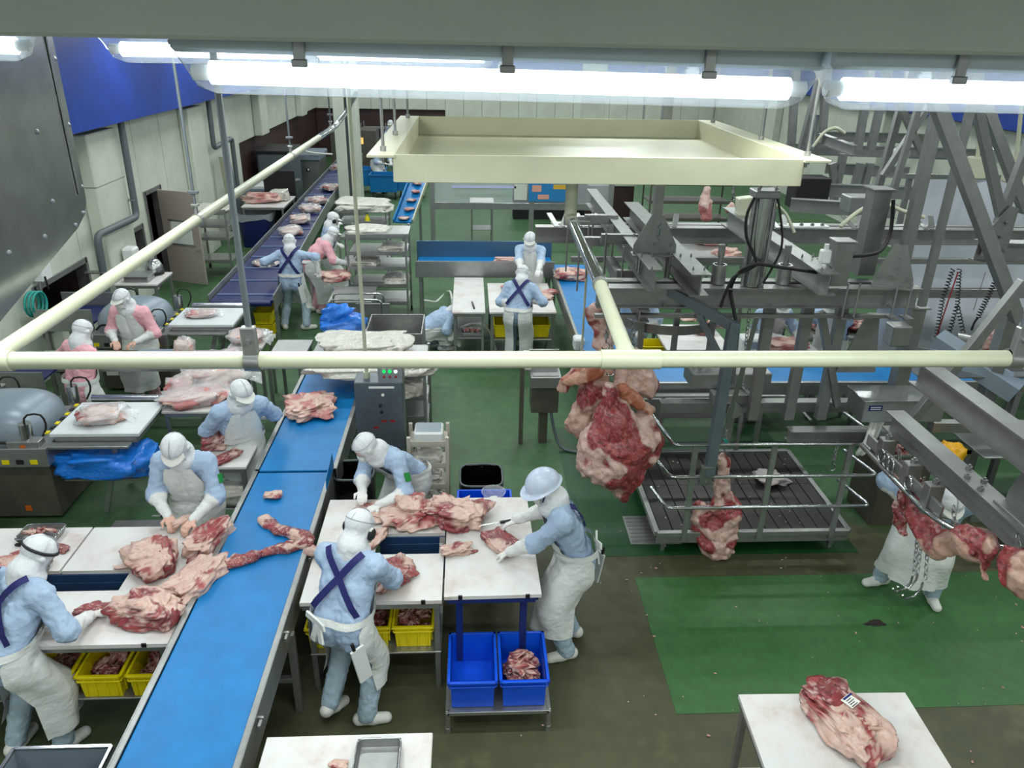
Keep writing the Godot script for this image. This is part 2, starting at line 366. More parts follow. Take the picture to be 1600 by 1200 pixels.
func shell() -> void:
	# floor
	var fl := MeshInstance3D.new(); fl.name = "floor"; fl.set_meta("kind", "structure")
	var st := S()
	var fm := StandardMaterial3D.new(); fm.albedo_texture = floor_texture(); fm.roughness = 0.36
	fm.normal_enabled = true; fm.normal_texture = bumps(0.05, 2.0); fm.normal_scale = 0.35
	var rt := NoiseTexture2D.new(); var rn := FastNoiseLite.new(); rn.frequency = 0.01; rn.fractal_octaves = 5; rt.noise = rn; rt.seamless = true
	var rg := Gradient.new(); rg.set_color(0, Color(0.42, 0.42, 0.42)); rg.set_color(1, Color(0.75, 0.75, 0.75)); rt.color_ramp = rg
	fm.roughness_texture = rt; fm.roughness = 1.0
	var P := func(x: float, z: float) -> void: st.set_uv(Vector2((x + 6.5) / 17.0, (5.0 - z) / 38.0)); st.set_normal(Vector3.UP); st.add_vertex(Vector3(x, 0, z))
	P.call(-6.5, 5); P.call(-6.5, -33); P.call(10.5, -33); P.call(-6.5, 5); P.call(10.5, -33); P.call(10.5, 5)
	st.generate_tangents()
	fl.mesh = st.commit(); fl.material_override = fm; add_child(fl)
	var fs := setting("floor_slab"); slab(fs, "concrete", Vector3(-6.9, -0.3, 5.2), Vector3(11, -0.004, -33.2), M.galv)
	# recoated bright green field
	var pm := mat("patch_green", Color(0.22, 0.41, 0.21), 0.5, 0.0, 0.14, 5.0); pm.normal_enabled = true; pm.normal_texture = bumps(0.2, 3.0); pm.normal_scale = 0.25; pm.uv1_scale = Vector3.ONE * 1.2
	var pt := setting("floor_patch"); var g0 := G(992, 903); var g1 := G(1061, 1116)
	slab(pt, "coating", Vector3(g0.x, 0.0, g1.z), Vector3(6.4, 0.003, g0.z), pm, 0.001)
	var pd := mat("patch_deep", Color(0.07, 0.29, 0.12), 0.5, 0.0, 0.2, 5.0)
	var p2 := setting("floor_patch"); slab(p2, "coating", Vector3(1.05, 0, -8.6), Vector3(3.75, 0.003, -5.95), pd, 0.001)
	# ceiling, beam
	var ce := setting("ceiling"); slab(ce, "ceiling_board", Vector3(-6.9, 5.3, 5.2), Vector3(11, 5.5, -33.2), M.ceiling)
	var bm := setting("ceiling_beam"); st = S()
	var b0 := Zp(-200, 60, -1.42); var b1 := Zp(1800, 84, -1.42)
	bx(st, Vector3(0.1, (b0.y + b1.y) / 2 + 0.35, -1.52), Vector3(6.0, 0.7, 0.2), 0.006); part(bm, "beam_casing", st, M.beam_grey)
	# left wall: white panels with joints, blue above 3.05
	var X := -5.9
	var wl := setting("wall_left")
	slab(wl, "blue_upper_wall", Vector3(X - 0.25, 3.16, 5.2), Vector3(X + 0.45, 5.3, -32), M.wall_blue, 0.004)
	var opens := [[-10.3, -11.85, 0.62, 1.27], [-13.3, -14.1, 0.72, 1.29], [-14.42, -15.2, 0.0, 1.79]]
	var z := 5.0
	while z > -20.7:
		var z1 := z - 1.29
		var cuts := [z, z1]
		for o in opens:
			for e in [o[0], o[1]]:
				if e < z - 0.01 and e > z1 + 0.01: cuts.append(e)
		cuts.sort(); cuts.reverse()
		for k in cuts.size() - 1:
			var a: float = cuts[k] - (0.011 if k == 0 else 0.0); var b: float = cuts[k + 1] + (0.011 if k == cuts.size() - 2 else 0.0); var mid := (a + b) / 2; var hit = null
			for o in opens: if mid < o[0] and mid > o[1]: hit = o
			if hit == null: slab(wl, "wall_panel", Vector3(X - 0.15, 0, a), Vector3(X, 3.05, b), M.wall_white, 0.004)
			else:
				slab(wl, "wall_panel", Vector3(X - 0.15, hit[3], a), Vector3(X, 3.05, b), M.wall_white, 0.004)
				if hit[2] > 0.0: slab(wl, "wall_panel", Vector3(X - 0.15, 0, a), Vector3(X, hit[2], b), M.wall_white, 0.004)
		z = z1
	var zs := z
	while z > -32.9:
		slab(wl, "wall_panel", Vector3(X - 0.15, 1.88, z - 0.004), Vector3(X, 3.05, maxf(z - 1.29, -33.0)), M.wall_white, 0.004)
		z -= 1.29
	slab(wl, "lower_wall", Vector3(X - 0.35, 0, zs), Vector3(X - 0.12, 1.88, -33), M.wall_brown)
	slab(wl, "back_sheet", Vector3(X - 1.3, -0.02, 5.2), Vector3(X - 1.1, 3.3, -33), M.wall_brown)
	slab(wl, "passage_floor", Vector3(X - 1.1, -0.02, 5.2), Vector3(X - 0.16, 0.0, zs), mat("passage", Color(0.38, 0.24, 0.14), 0.6), 0.0)
	for zz in [[-12.2, -13.25], [-16.7, -17.65], [-22.4, -23.2], [-28.0, -28.8]]:
		slab(wl, "pilaster", Vector3(X, 0 if zz[0] > -20 else 1.88, zz[0]), Vector3(X + 0.22, 3.05, zz[1]), M.wall_white, 0.02)
	slab(wl, "pilaster_joint", Vector3(X, 2.28, -12.19), Vector3(X + 0.224, 2.286, -13.26), M.pipe_grey, 0.0)
	# frames of the openings
	var k := 0
	for o in opens:
		var nd := setting(["window_1", "window_2", "door_1"][k]); k += 1
		for q in [[Vector3(X - 0.16, o[3] - 0.05, o[0]), Vector3(X + 0.025, o[3] + 0.03, o[1])], [Vector3(X - 0.16, o[2], o[0] + 0.03), Vector3(X + 0.025, o[3] + 0.03, o[0] - 0.04)], [Vector3(X - 0.16, o[2], o[1] + 0.04), Vector3(X + 0.025, o[3] + 0.03, o[1] - 0.03)]]:
			slab(nd, "frame_member", q[0], q[1], M.galv)
		if o[2] > 0: slab(nd, "sill", Vector3(X - 0.16, o[2] - 0.03, o[0]), Vector3(X + 0.05, o[2] + 0.02, o[1]), M.galv)
	# open door leaf of the doorway
	var hinge := G(270, 440); var tip := G(325, 447)
	var dl := thing("door_leaf", "stainless door leaf with a small window standing open", "door", Vector3(hinge.x, 0, hinge.z))
	st = S(); var dd := (tip - hinge); dd.y = 0; var dn := dd.normalized(); var wd := dd.length()
	var bb := Basis(dn, Vector3.UP, dn.cross(Vector3.UP))
	var rect := func(s: SurfaceTool, x0: float, x1: float, y0: float, y1: float, t: float) -> void: bx(s, bb * Vector3((x0 + x1) / 2, (y0 + y1) / 2, 0), Vector3(x1 - x0, y1 - y0, t), 0.004, bb)
	rect.call(st, 0, wd, 0.03, 0.78, 0.04); rect.call(st, 0, wd, 1.22, 1.78, 0.04); rect.call(st, 0, 0.18, 0.78, 1.22, 0.04); rect.call(st, wd - 0.16, wd, 0.78, 1.22, 0.04)
	part(dl, "leaf", st, M.pink_steel)
	st = S(); rect.call(st, 0.18, wd - 0.16, 0.78, 1.22, 0.008); part(dl, "door_window", st, M.clear)
	st = S(); rect.call(st, 0.15, wd - 0.13, 0.75, 0.79, 0.055); rect.call(st, 0.15, wd - 0.13, 1.21, 1.25, 0.055); part(dl, "window_bead", st, M.steel)
	st = S(); rod(st, bb * Vector3(wd - 0.09, 0.7, 0.06), bb * Vector3(wd - 0.02, 0.7, 0.06), 0.012); part(dl, "door_handle", st, M.steel)
	# grey drain pipes on the left wall
	var xq := X + 0.3
	var pp := thing("wall_pipe", "grey drain pipe jogging round the white wall pillar", "pipe", Vector3(xq, 1.0, -12.0))
	st = S(); tube(st, bend([Vector3(xq, 3.35, -13.3), Vector3(xq, 1.62, -13.25), Vector3(xq, 1.66, -11.75), Vector3(xq, 0.75, -11.7)], 0.12), 0.055, 14); part(pp, "pipe_run", st, M.pipe_grey, true)
	for q in [Vector3(xq, 1.9, -13.26), Vector3(xq, 1.1, -11.72)]:
		st = S(); bx(st, q - Vector3(0.12, 0, -0.0), Vector3(0.3, 0.02, 0.13)); part(pp, "pipe_bracket", st, M.galv, true)
	pp = thing("wall_pipe", "grey drain pipe with a double elbow beside the second wall pillar", "pipe", Vector3(xq, 1.0, -18.0))
	st = S(); tube(st, bend([Vector3(xq, 3.35, -17.85), Vector3(xq, 2.15, -17.8), Vector3(xq, 2.2, -19.2), Vector3(xq, 0.9, -19.2)], 0.12), 0.055, 14); part(pp, "pipe_run", st, M.pipe_grey, true)
	# back wall
	var wb := setting("wall_back"); var zb := -32.0
	slab(wb, "blue_upper_wall", Vector3(-6.2, 3.05, zb), Vector3(10.5, 5.3, zb - 0.2), M.wall_blue)
	var x := -6.0
	while x < 10.4:
		var brown := x < -1.0
		slab(wb, "wall_panel", Vector3(x + 0.006, 1.83 if brown else 0.0, zb), Vector3(x + 0.715, 3.05, zb - 0.15), M.wall_white, 0.004)
		x += 0.72
	slab(wb, "lower_wall", Vector3(-6.0, 0, zb - 0.1), Vector3(10.4, 1.83, zb - 0.2), M.wall_brown)
	# right wall
	var R := 10.2
	var wr := setting("wall_right")
	slab(wr, "blue_upper_wall", Vector3(R - 0.45, 3.12, 5.2), Vector3(R + 0.25, 5.3, -33), M.wall_blue)
	z = 5.0
	while z > -33.0:
		slab(wr, "wall_panel", Vector3(R, 0, z - 0.004), Vector3(R + 0.15, 3.05, maxf(z - 1.286, -33)), M.wall_white, 0.004); z -= 1.29
	for zz in [-12.0, -19.0, -26.0]: slab(wr, "pilaster", Vector3(R - 0.25, 0, zz), Vector3(R, 3.05, zz - 0.8), M.wall_white, 0.02)
	# wall behind the camera
	var wf := setting("wall_front"); slab(wf, "gallery_wall", Vector3(-6.9, 0, 5.0), Vector3(11, 5.3, 5.2), M.wall_white)
	# free standing column of the hall
	var cp := G(553, 346); var co := setting("column_1")
	slab(co, "shaft", Vector3(cp.x - 0.29, 0, cp.z + 0.3), Vector3(cp.x - 0.02, 5.3, cp.z - 0.3), M.wall_white, 0.02)
	slab(co, "shaft", Vector3(cp.x + 0.05, 0, cp.z + 0.3), Vector3(cp.x + 0.27, 5.3, cp.z - 0.3), M.wall_white, 0.02)
	slab(co, "recess", Vector3(cp.x - 0.04, 0, cp.z + 0.2), Vector3(cp.x + 0.07, 5.3, cp.z - 0.2), M.pipe_grey)
	slab(co, "corner_guard", Vector3(cp.x - 0.31, 0, cp.z + 0.32), Vector3(cp.x + 0.29, 0.5, cp.z - 0.32), M.steel)
	for q in [[1100, 300, 7.0, -24.0]]:
		var c2 := setting("column_2"); slab(c2, "shaft", Vector3(3.6, 0, -25.7), Vector3(4.3, 5.3, -26.3), M.wall_white, 0.02)
func clamp_on(par: Node3D, at: Vector3, axis: Vector3, r: float) -> void:
	var st := S(); rod(st, at - axis * 0.02, at + axis * 0.02, r + 0.006, 18); rod(st, at + Vector3(0, r, 0), at + Vector3(0, r + 0.05, 0), 0.013, 8)
	bx(st, at + Vector3(0, r + 0.055, 0), Vector3(0.04, 0.014, 0.04), 0.002)
	part(par, "pipe_clamp", st, M.steel, true)
func overhead() -> void:
	var hp := 3.48; var st := S()
	# drain pipe frame
	var a := G(4, 551, hp); var tee := G(985, 566, hp); var e := G(1640, 568, hp); var el := G(893, 345, hp); var far := G(508, 205, hp)
	var z0 := (a.z + tee.z + e.z) / 3.0
	var pf := thing("drain_pipe", "cream plastic drain pipe frame hung below the strip lights", "pipe", Vector3(0, hp, z0))
	st = S(); rod(st, Vector3(a.x, hp, z0), Vector3(e.x + 1.0, hp, z0), 0.03, 24); part(pf, "front_pipe", st, M.cream, true)
	st = S(); rod(st, Vector3(-1.61, hp, z0), Vector3(-1.61, hp, far.z), 0.03, 24); part(pf, "branch_pipe", st, M.cream, true)
	st = S(); tube(st, bend([Vector3(-1.61, hp, far.z + 0.6), Vector3(-1.61, hp, far.z - 0.5), Vector3(-1.56, hp + 0.12, far.z - 1.3), Vector3(-1.5, hp + 0.3, far.z - 1.7)], 0.2), 0.032, 16); part(pf, "flexible_hose", st, M.chrome, true)
	st = S(); rod(st, Vector3(a.x - 0.02, hp, z0), Vector3(a.x + 0.07, hp, z0), 0.036, 24); rod(st, Vector3(-1.61, hp, z0 + 0.04), Vector3(-1.61, hp, z0 - 0.08), 0.036, 24); part(pf, "elbow_fitting", st, M.cream, true)
	var zc := G(936, 445, hp).z; var xr := (tee.x + el.x) / 2
	st = S(); rod(st, Vector3(tee.x, hp, z0), Vector3(lerpf(tee.x, el.x, 0.55), hp, zc), 0.03, 24); part(pf, "branch_pipe", st, M.cream, true)
	st = S(); rod(st, Vector3(lerpf(tee.x, el.x, 0.54), hp, zc + 0.01), Vector3(el.x, hp, el.z), 0.029, 24); part(pf, "chrome_pipe", st, M.chrome, true)
	for q in [[Vector3(lerpf(tee.x, el.x, 0.55), hp, zc), 0.0], [Vector3(el.x, hp, el.z + 0.1), 0.0]]:
		st = S(); rod(st, q[0] - Vector3(0, 0, 0.02), q[0] + Vector3(0, 0, 0.02), 0.035, 20); bx(st, q[0] + Vector3(0.06, 0.02, 0), Vector3(0.08, 0.012, 0.012)); part(pf, "hose_clamp", st, M.steel, true)
	st = S(); rod(st, Vector3(tee.x - 0.1, hp, z0), Vector3(tee.x + 0.11, hp, z0), 0.0345, 24); rod(st, Vector3(tee.x, hp, z0), Vector3(tee.x, hp, z0 - 0.08), 0.0345, 24); part(pf, "tee_fitting", st, M.cream, true)
	st = S(); tube(st, bend([Vector3(el.x, hp, el.z + 0.03), Vector3(el.x, hp, el.z - 0.06), Vector3(el.x, hp + 0.3, el.z - 0.06), Vector3(el.x, 3.8, el.z - 0.06)], 0.05), 0.038, 18); part(pf, "drop_pipe", st, M.cream, true)
	for px in [397.0, 1583.0]:
		var q := G(px, 560, hp); q.z = z0
		st = S(); rod(st, q - Vector3(0.025, 0, 0), q + Vector3(0.025, 0, 0), 0.037, 24); bx(st, q + Vector3(0, 0.07, 0.01), Vector3(0.05, 0.11, 0.03), 0.004); rod(st, q + Vector3(0, 0.08, -0.005), q + Vector3(0, 0.08, 0.04), 0.009, 8); part(pf, "pipe_clamp", st, M.galv, true)
		st = S(); rod(st, q + Vector3(0, 0.11, 0), Vector3(q.x, 5.3, q.z), 0.0105, 10); part(pf, "hanger_rod", st, M.pipe_grey, true)
	for py in [[291, 343], [446, 244], [513, 202]]:
		var q := G(py[0], py[1], hp); q.x = -1.61
		clamp_on(pf, q, Vector3(0, 0, 1), 0.031)
		st = S(); rod(st, q + Vector3(0, 0.08, 0), Vector3(q.x, 5.3, q.z), 0.009, 8); bx(st, q + Vector3(0, 0.16, 0), Vector3(0.06, 0.02, 0.03)); part(pf, "hanger_rod", st, M.pipe_grey, true)
	# drip tray
	var x0 := -0.39; var x1 := 1.76; var zf := -4.1; var zk := -6.15; var yb := 3.80; var yt := 3.94; var w := 0.012
	var tr := thing("drip_tray", "large cream drip tray hung on steel rods under the ceiling", "tray", Vector3((x0 + x1) / 2, yb, (zf + zk) / 2))
	st = S(); bx(st, Vector3((x0 + x1) / 2, yb + 0.006, (zf + zk) / 2), Vector3(x1 - x0, w, zf - zk), 0.003); part(tr, "tray_floor", st, M.tray_cream, true)
	for q in [[Vector3((x0 + x1) / 2, (yb + yt) / 2, zf), Vector3(x1 - x0, yt - yb, w)], [Vector3((x0 + x1) / 2, (yb + yt) / 2, zk), Vector3(x1 - x0, yt - yb, w)], [Vector3(x0, (yb + yt) / 2, (zf + zk) / 2), Vector3(w, yt - yb, zf - zk)], [Vector3(x1, (yb + yt) / 2, (zf + zk) / 2), Vector3(w, yt - yb, zf - zk)]]:
		st = S(); bx(st, q[0], q[1], 0.003); part(tr, "tray_wall", st, M.tray_cream, true)
	for s in [-1, 1]:
		var xe: float = (x0 if s < 0 else x1) + s * 0.065
		st = S(); bx(st, Vector3(xe, yt - 0.008, (zf + zk) / 2), Vector3(0.14, 0.014, zf - zk + 0.06), 0.004); part(tr, "hanging_flange", st, M.tray_cream, true)
		for zz in [zf - 0.12, zf - 0.85, zk + 0.15]:
			var q := Vector3(xe, yt, zz)
			st = S(); rod(st, q - Vector3(0, 0.06, 0), Vector3(xe, 5.3, zz), 0.0085, 10); var rp := part(tr, "hanger_rod", st, M.galv, true)
			for yy in [0.012, -0.03]:
				st = S(); rod(st, q + Vector3(0, yy - 0.012, 0), q + Vector3(0, yy + 0.012, 0), 0.018, 6); part(rp, "hex_nut", st, M.steel, true)
	st = S(); rod(st, Vector3(0.62, yb + 0.012, -4.75), Vector3(0.62, yb + 0.014, -4.75), 0.04, 20); part(tr, "drain_hole", st, M.black, true)
	# cooling unit above the tray, out of the picture, that shades it
	var uc := thing("unit_cooler", "white cooling unit under the ceiling above the drip tray", "cooler", Vector3((x0 + x1) / 2, 4.56, (zf + zk) / 2))
	st = S(); bx(st, Vector3((x0 + x1) / 2, 4.93, (zf + zk) / 2), Vector3(x1 - x0 - 0.1, 0.72, zf - zk - 0.1), 0.02); part(uc, "casing", st, M.ceiling, true)
	for i in 2:
		st = S(); lathe(st, [Vector2(0.3, 0.0), Vector2(0.3, 0.06), Vector2(0.26, 0.06), Vector2(0.26, 0.0)], Transform3D(Basis(Vector3.RIGHT, Vector3(0, 0, 1), Vector3.UP), Vector3(0.2 + i * 0.95, 4.93, zf - 0.05)), 24); part(uc, "fan_ring", st, M.galv, true)
	# steel side plate of the cooler on the left
	var PX := -1.78
	var pl := thing("steel_side_plate", "bare stainless side plate with rounded corner and screws along its edge", "panel", Vector3(PX, 3.0, -3.0))
	var out := [[-60, 40], [76, 40], [133, 303], [135, 318], [131, 338], [122, 356], [0, 503], [-60, 574]]
	var poly := PackedVector2Array()
	for q in out:
		var p := Xp(q[0], q[1], PX); poly.append(Vector2(-p.z, p.y))
	poly[0].y = 5.3; poly[1].y = 5.3; poly[1].x = poly[2].x
	st = S(); prism(st, poly, Transform3D(Basis(Vector3(0, 0, -1), Vector3.UP, Vector3.RIGHT), Vector3(PX - 0.004, 0, 0)), 0.004); part(pl, "plate", st, M.polished, true)
	st = S(); var v0 := Xp(121, 290, PX); var ve := Xp(133, 300, PX).y; bx(st, Vector3(PX + 0.006, (5.3 + ve) / 2, v0.z), Vector3(0.008, 5.3 - ve, 0.03), 0.002); part(pl, "edge_strip", st, M.polished, true)
	for q in [[32, 90], [85, 92], [58, 206], [107, 195], [128, 292], [82, 315], [130, 333], [118, 352], [70, 370], [14, 395]]:
		var p := Xp(q[0], q[1], PX)
		st = S(); lathe(st, [Vector2(0, 0.009), Vector2(0.006, 0.008), Vector2(0.011, 0.003), Vector2(0.012, 0)], Transform3D(Basis(Vector3(0, 1, 0), Vector3(1, 0, 0), Vector3(0, 0, -1)), p), 10); part(pl, "screw", st, M.pipe_grey, true)
# ---------- boards, tables, conveyors, boxes
func board_poly(par: Node3D, called: String, pts: Array, top: float, th: float, m: Material) -> MeshInstance3D:   # pts: Vector2(x, z) in world
	var poly := PackedVector2Array(); for p in pts: poly.append(Vector2(p.x, -p.y))
	var st := S(); prism(st, poly, Transform3D(Basis(Vector3.RIGHT, Vector3(0, 0, -1), Vector3.UP), Vector3(0, top - th, 0)), th)
	return part(par, called, st, m, true)
func legs(par: Node3D, x0: float, x1: float, z0: float, z1: float, top: float, m: Material, w := 0.04, foot := true) -> void:
	for x in [x0, x1]:
		for z in [z0, z1]:
			var st := S(); bx(st, Vector3(x, (top + 0.04) / 2, z), Vector3(w, top - 0.04, w), 0.003); part(par, "leg", st, m, true)
			if foot:
				st = S(); rod(st, Vector3(x, 0.0, z), Vector3(x, 0.045, z), 0.022, 10); part(par, "foot", st, M.steel, true)
func rails(par: Node3D, x0: float, x1: float, z0: float, z1: float, y: float, m: Material, w := 0.035, called := "rail") -> void:
	for q in [[Vector3(x0, y, z0), Vector3(x1, y, z0)], [Vector3(x0, y, z1), Vector3(x1, y, z1)], [Vector3(x0, y, z0), Vector3(x0, y, z1)], [Vector3(x1, y, z0), Vector3(x1, y, z1)]]:
		var st := S(); bar(st, q[0], q[1], w, w); part(par, called, st, m, true)
func table(called: String, label: String, x0: float, x1: float, z0: float, z1: float, top: float, mt: Material, mf: Material, shelf := -1.0, group := "") -> Node3D:   # plain work table, axis aligned
	var t := thing(called, label, "table", Vector3((x0 + x1) / 2, 0, (z0 + z1) / 2), 0, group)
	var st := S(); bx(st, Vector3((x0 + x1) / 2, top - 0.015, (z0 + z1) / 2), Vector3(x1 - x0, 0.03, absf(z1 - z0)), 0.005); part(t, "top", st, mt, true)
	legs(t, x0 + 0.04, x1 - 0.04, z0 + signf(z1 - z0) * 0.04, z1 - signf(z1 - z0) * 0.04, top - 0.03, mf)
	rails(t, x0 + 0.03, x1 - 0.03, z0 + signf(z1 - z0) * 0.03, z1 - signf(z1 - z0) * 0.03, top - 0.055, mf)
	if shelf > 0:
		st = S(); bx(st, Vector3((x0 + x1) / 2, shelf, (z0 + z1) / 2), Vector3(x1 - x0 - 0.08, 0.012, absf(z1 - z0) - 0.08)); part(t, "shelf", st, M.steel, true)
	return t
func crate_shape(sx: float, sy: float, sz: float, m: Material, rim := 0.02, ribs := true) -> Node3D:   # local parts of an open plastic crate, base at origin
	var o := Node3D.new(); var st := S(); var t := 0.004
	var taper := 0.03
	for s in [-1, 1]:
		var lo := sx / 2 - taper; var hi := sx / 2 - rim
		quad(st, Vector3(s * lo, 0, -sz / 2 + taper), Vector3(s * lo, 0, sz / 2 - taper), Vector3(s * hi, sy, sz / 2 - rim), Vector3(s * hi, sy, -sz / 2 + rim), Vector3.UP * sy / 2)
		quad(st, Vector3(s * (lo - t), t, -sz / 2 + taper), Vector3(s * (lo - t), t, sz / 2 - taper), Vector3(s * (hi - t), sy, sz / 2 - rim), Vector3(s * (hi - t), sy, -sz / 2 + rim), Vector3(s * 9, sy / 2, 0))
		lo = sz / 2 - taper; hi = sz / 2 - rim
		quad(st, Vector3(-sx / 2 + taper, 0, s * lo), Vector3(sx / 2 - taper, 0, s * lo), Vector3(sx / 2 - rim, sy, s * hi), Vector3(-sx / 2 + rim, sy, s * hi), Vector3.UP * sy / 2)
		quad(st, Vector3(-sx / 2 + taper, t, s * (lo - t)), Vector3(sx / 2 - taper, t, s * (lo - t)), Vector3(sx / 2 - rim, sy, s * (hi - t)), Vector3(-sx / 2 + rim, sy, s * (hi - t)), Vector3(0, sy / 2, s * 9))
	bx(st, Vector3(0, t / 2, 0), Vector3(sx - 2 * taper, t, sz - 2 * taper), 0)
	part(o, "tub", st, m)
	st = S()
	for s in [-1, 1]:
		bx(st, Vector3(s * (sx / 2 - rim / 2), sy - 0.008, 0), Vector3(rim, 0.016, sz), 0.004); bx(st, Vector3(0, sy - 0.008, s * (sz / 2 - rim / 2)), Vector3(sx, 0.016, rim), 0.004)
		bx(st, Vector3(s * (sx / 2 - 0.012), sy - 0.05, 0), Vector3(0.012, 0.012, sz - 0.03), 0.003); bx(st, Vector3(0, sy - 0.05, s * (sz / 2 - 0.012)), Vector3(sx - 0.03, 0.012, 0.012), 0.003)
	part(o, "rim", st, m)
	if ribs:
		for s in [-1, 1]:
			for k in [-0.32, -0.12, 0.12, 0.32]:
				st = S(); bx(st, Vector3(k * sx, sy * 0.45, s * (sz / 2 - 0.022)), Vector3(0.012, sy * 0.78, 0.012), 0.002); part(o, "rib", st, m); st = S(); bx(st, Vector3(s * (sx / 2 - 0.022), sy * 0.45, k * sz), Vector3(0.012, sy * 0.78, 0.012), 0.002); part(o, "rib", st, m)
	return o
var crate_kinds := {}
func crate(kind: String, label: String, at: Vector3, turn := 0.0, group := "") -> Node3D:
	if not crate_kinds.has(kind):
		crate_kinds[kind] = crate_shape(0.31, 0.2, 0.47, M.yellow) if kind == "yellow" else crate_shape(0.35, 0.25, 0.5, M.blue_bin, 0.022, false)
	var t := thing(kind + "_crate", label, "crate", at, turn, group)
	for c in (crate_kinds[kind] as Node3D).get_children(): t.add_child(c.duplicate(), true)
	return t
func belt_section(t: Node3D, x0: float, x1: float, z0: float, z1: float, top: float, m: Material) -> void:
	var st := S(); bx(st, Vector3((x0 + x1) / 2, top - 0.01, (z0 + z1) / 2), Vector3(x1 - x0, 0.02, absf(z0 - z1)), 0.006); part(t, "belt", st, m, true)
	for x in [x0, x1]:
		var s := -1.0 if x == x0 else 1.0
		st = S(); bx(st, Vector3(x + s * 0.035, top - 0.1, (z0 + z1) / 2), Vector3(0.006, 0.24, absf(z0 - z1)), 0.002); bx(st, Vector3(x + s * 0.022, top + 0.012, (z0 + z1) / 2), Vector3(0.04, 0.012, absf(z0 - z1)), 0.003); part(t, "side_rail", st, M.steel, true)
	st = S(); bx(st, Vector3((x0 + x1) / 2, top - 0.16, (z0 + z1) / 2), Vector3(x1 - x0, 0.02, absf(z0 - z1) - 0.1), 0.004); part(t, "return_belt", st, m, true)
func lines_and_tables() -> void:
	var st := S()
	# main blue conveyor in two sections
	var cv := thing("belt_conveyor", "bright blue belt conveyor running between the cutting tables", "conveyor", Vector3(-1.585, 0, -4))
	belt_section(cv, -1.9, -1.28, -1.6, -6.05, 0.9, M.belt_blue)
	for z in [-2.6, -4.2, -5.7]:
		for x in [-1.93, -1.25]:
			st = S(); bx(st, Vector3(x, 0.36, z), Vector3(0.05, 0.72, 0.05)); part(cv, "leg", st, M.steel, true)
		st = S(); bar(st, Vector3(-1.93, 0.3, z), Vector3(-1.25, 0.3, z), 0.04, 0.04); part(cv, "cross_bar", st, M.steel, true)
	for z in [-3.35, -4.05, -4.9]:
		st = S(); rod(st, Vector3(-1.245, 0.86, z), Vector3(-1.21, 0.86, z), 0.012, 6); bx(st, Vector3(-1.22, 0.86, z + 0.05), Vector3(0.02, 0.03, 0.05)); part(cv, "bolt", st, M.steel, true)
	var c2 := thing("belt_conveyor", "blue belt conveyor section beyond the seam, beside the control cabinet", "conveyor", Vector3(-1.55, 0, -7.5))
	belt_section(c2, -1.9, -1.25, -6.08, -8.7, 0.905, M.belt_blue)
	legs(c2, -1.9, -1.27, -6.3, -8.5, 0.75, M.steel, 0.05)
	st = S(); prism(st, PackedVector2Array([Vector2(0, 0), Vector2(0.4, 0.0), Vector2(0.36, 0.16), Vector2(0.02, 0.1)]), Transform3D(Basis(Vector3(0, 0, -1), Vector3.UP, Vector3.RIGHT), Vector3(-1.245, 0.92, -5.72)), 0.006); part(c2, "splash_guard", st, M.belt_blue, true)
	# right cutting station
	var s1 := thing("cutting_table", "white topped cutting table with a drop hole, joined to the blue conveyor", "table", Vector3(-0.72, 0, -4.98))
	board_poly(s1, "white_board", [Vector2(-1.2, -4.33), Vector2(-0.21, -4.33), Vector2(-0.21, -4.87), Vector2(-0.74, -4.87), Vector2(-0.74, -5.14), Vector2(-0.21, -5.14), Vector2(-0.21, -5.64), Vector2(-1.2, -5.64)], 0.87, 0.03, M.board)
	rails(s1, -1.19, -0.23, -4.36, -5.62, 0.815, M.steel, 0.045); legs(s1, -1.15, -0.25, -4.4, -5.58, 0.8, M.steel)
	for z in [-4.87, -5.14]:
		st = S(); bar(st, Vector3(-0.74, 0.8, z), Vector3(-0.21, 0.8, z), 0.02, 0.08); part(s1, "hole_edge", st, M.pit_blue, true)
	st = S(); bx(st, Vector3(-0.7, 0.35, -4.95), Vector3(0.95, 0.015, 1.15)); part(s1, "lower_shelf", st, M.steel, true)
	st = S(); bx(st, Vector3(-0.47, 0.6, -5.13), Vector3(0.52, 0.35, 0.01)); part(s1, "chute_plate", st, M.pit_blue, true)
	for x in [-1.05, -0.34]:
		st = S(); bx(st, Vector3(x, 0.86, -4.326), Vector3(0.03, 0.035, 0.012)); part(s1, "board_stop", st, M.black, true)
	var s2 := thing("cutting_table", "white topped cutting table on dark blue legs in front of the blue bins", "table", Vector3(0.15, 0, -5))
	board_poly(s2, "white_board", [Vector2(-0.195, -4.36), Vector2(0.5, -4.37), Vector2(0.48, -5.64), Vector2(-0.2, -5.64)], 0.875, 0.03, M.board)
	rails(s2, -0.17, 0.46, -4.4, -5.6, 0.82, M.blue_frame, 0.045); legs(s2, -0.09, 0.38, -4.46, -5.55, 0.8, M.blue_frame, 0.05)
	for x in [-0.08, 0.4]:
		st = S(); bx(st, Vector3(x, 0.865, -4.362), Vector3(0.03, 0.035, 0.012)); part(s2, "board_stop", st, M.black, true)
	# left cutting station
	var s3 := thing("cutting_table", "white topped cutting table with a drop hole and a steel pan on it", "table", Vector3(-2.9, 0, -4.6))
	board_poly(s3, "white_board", [Vector2(-4.3, -3.96), Vector2(-1.97, -3.96), Vector2(-1.97, -5.28), Vector2(-3.0, -5.28), Vector2(-3.0, -4.73), Vector2(-2.5, -4.73), Vector2(-2.5, -4.5), Vector2(-4.3, -4.5)], 0.87, 0.03, M.board)
	board_poly(s3, "white_board", [Vector2(-4.2, -4.73), Vector2(-3.015, -4.73), Vector2(-3.015, -5.28), Vector2(-4.2, -5.28)], 0.872, 0.03, M.board)
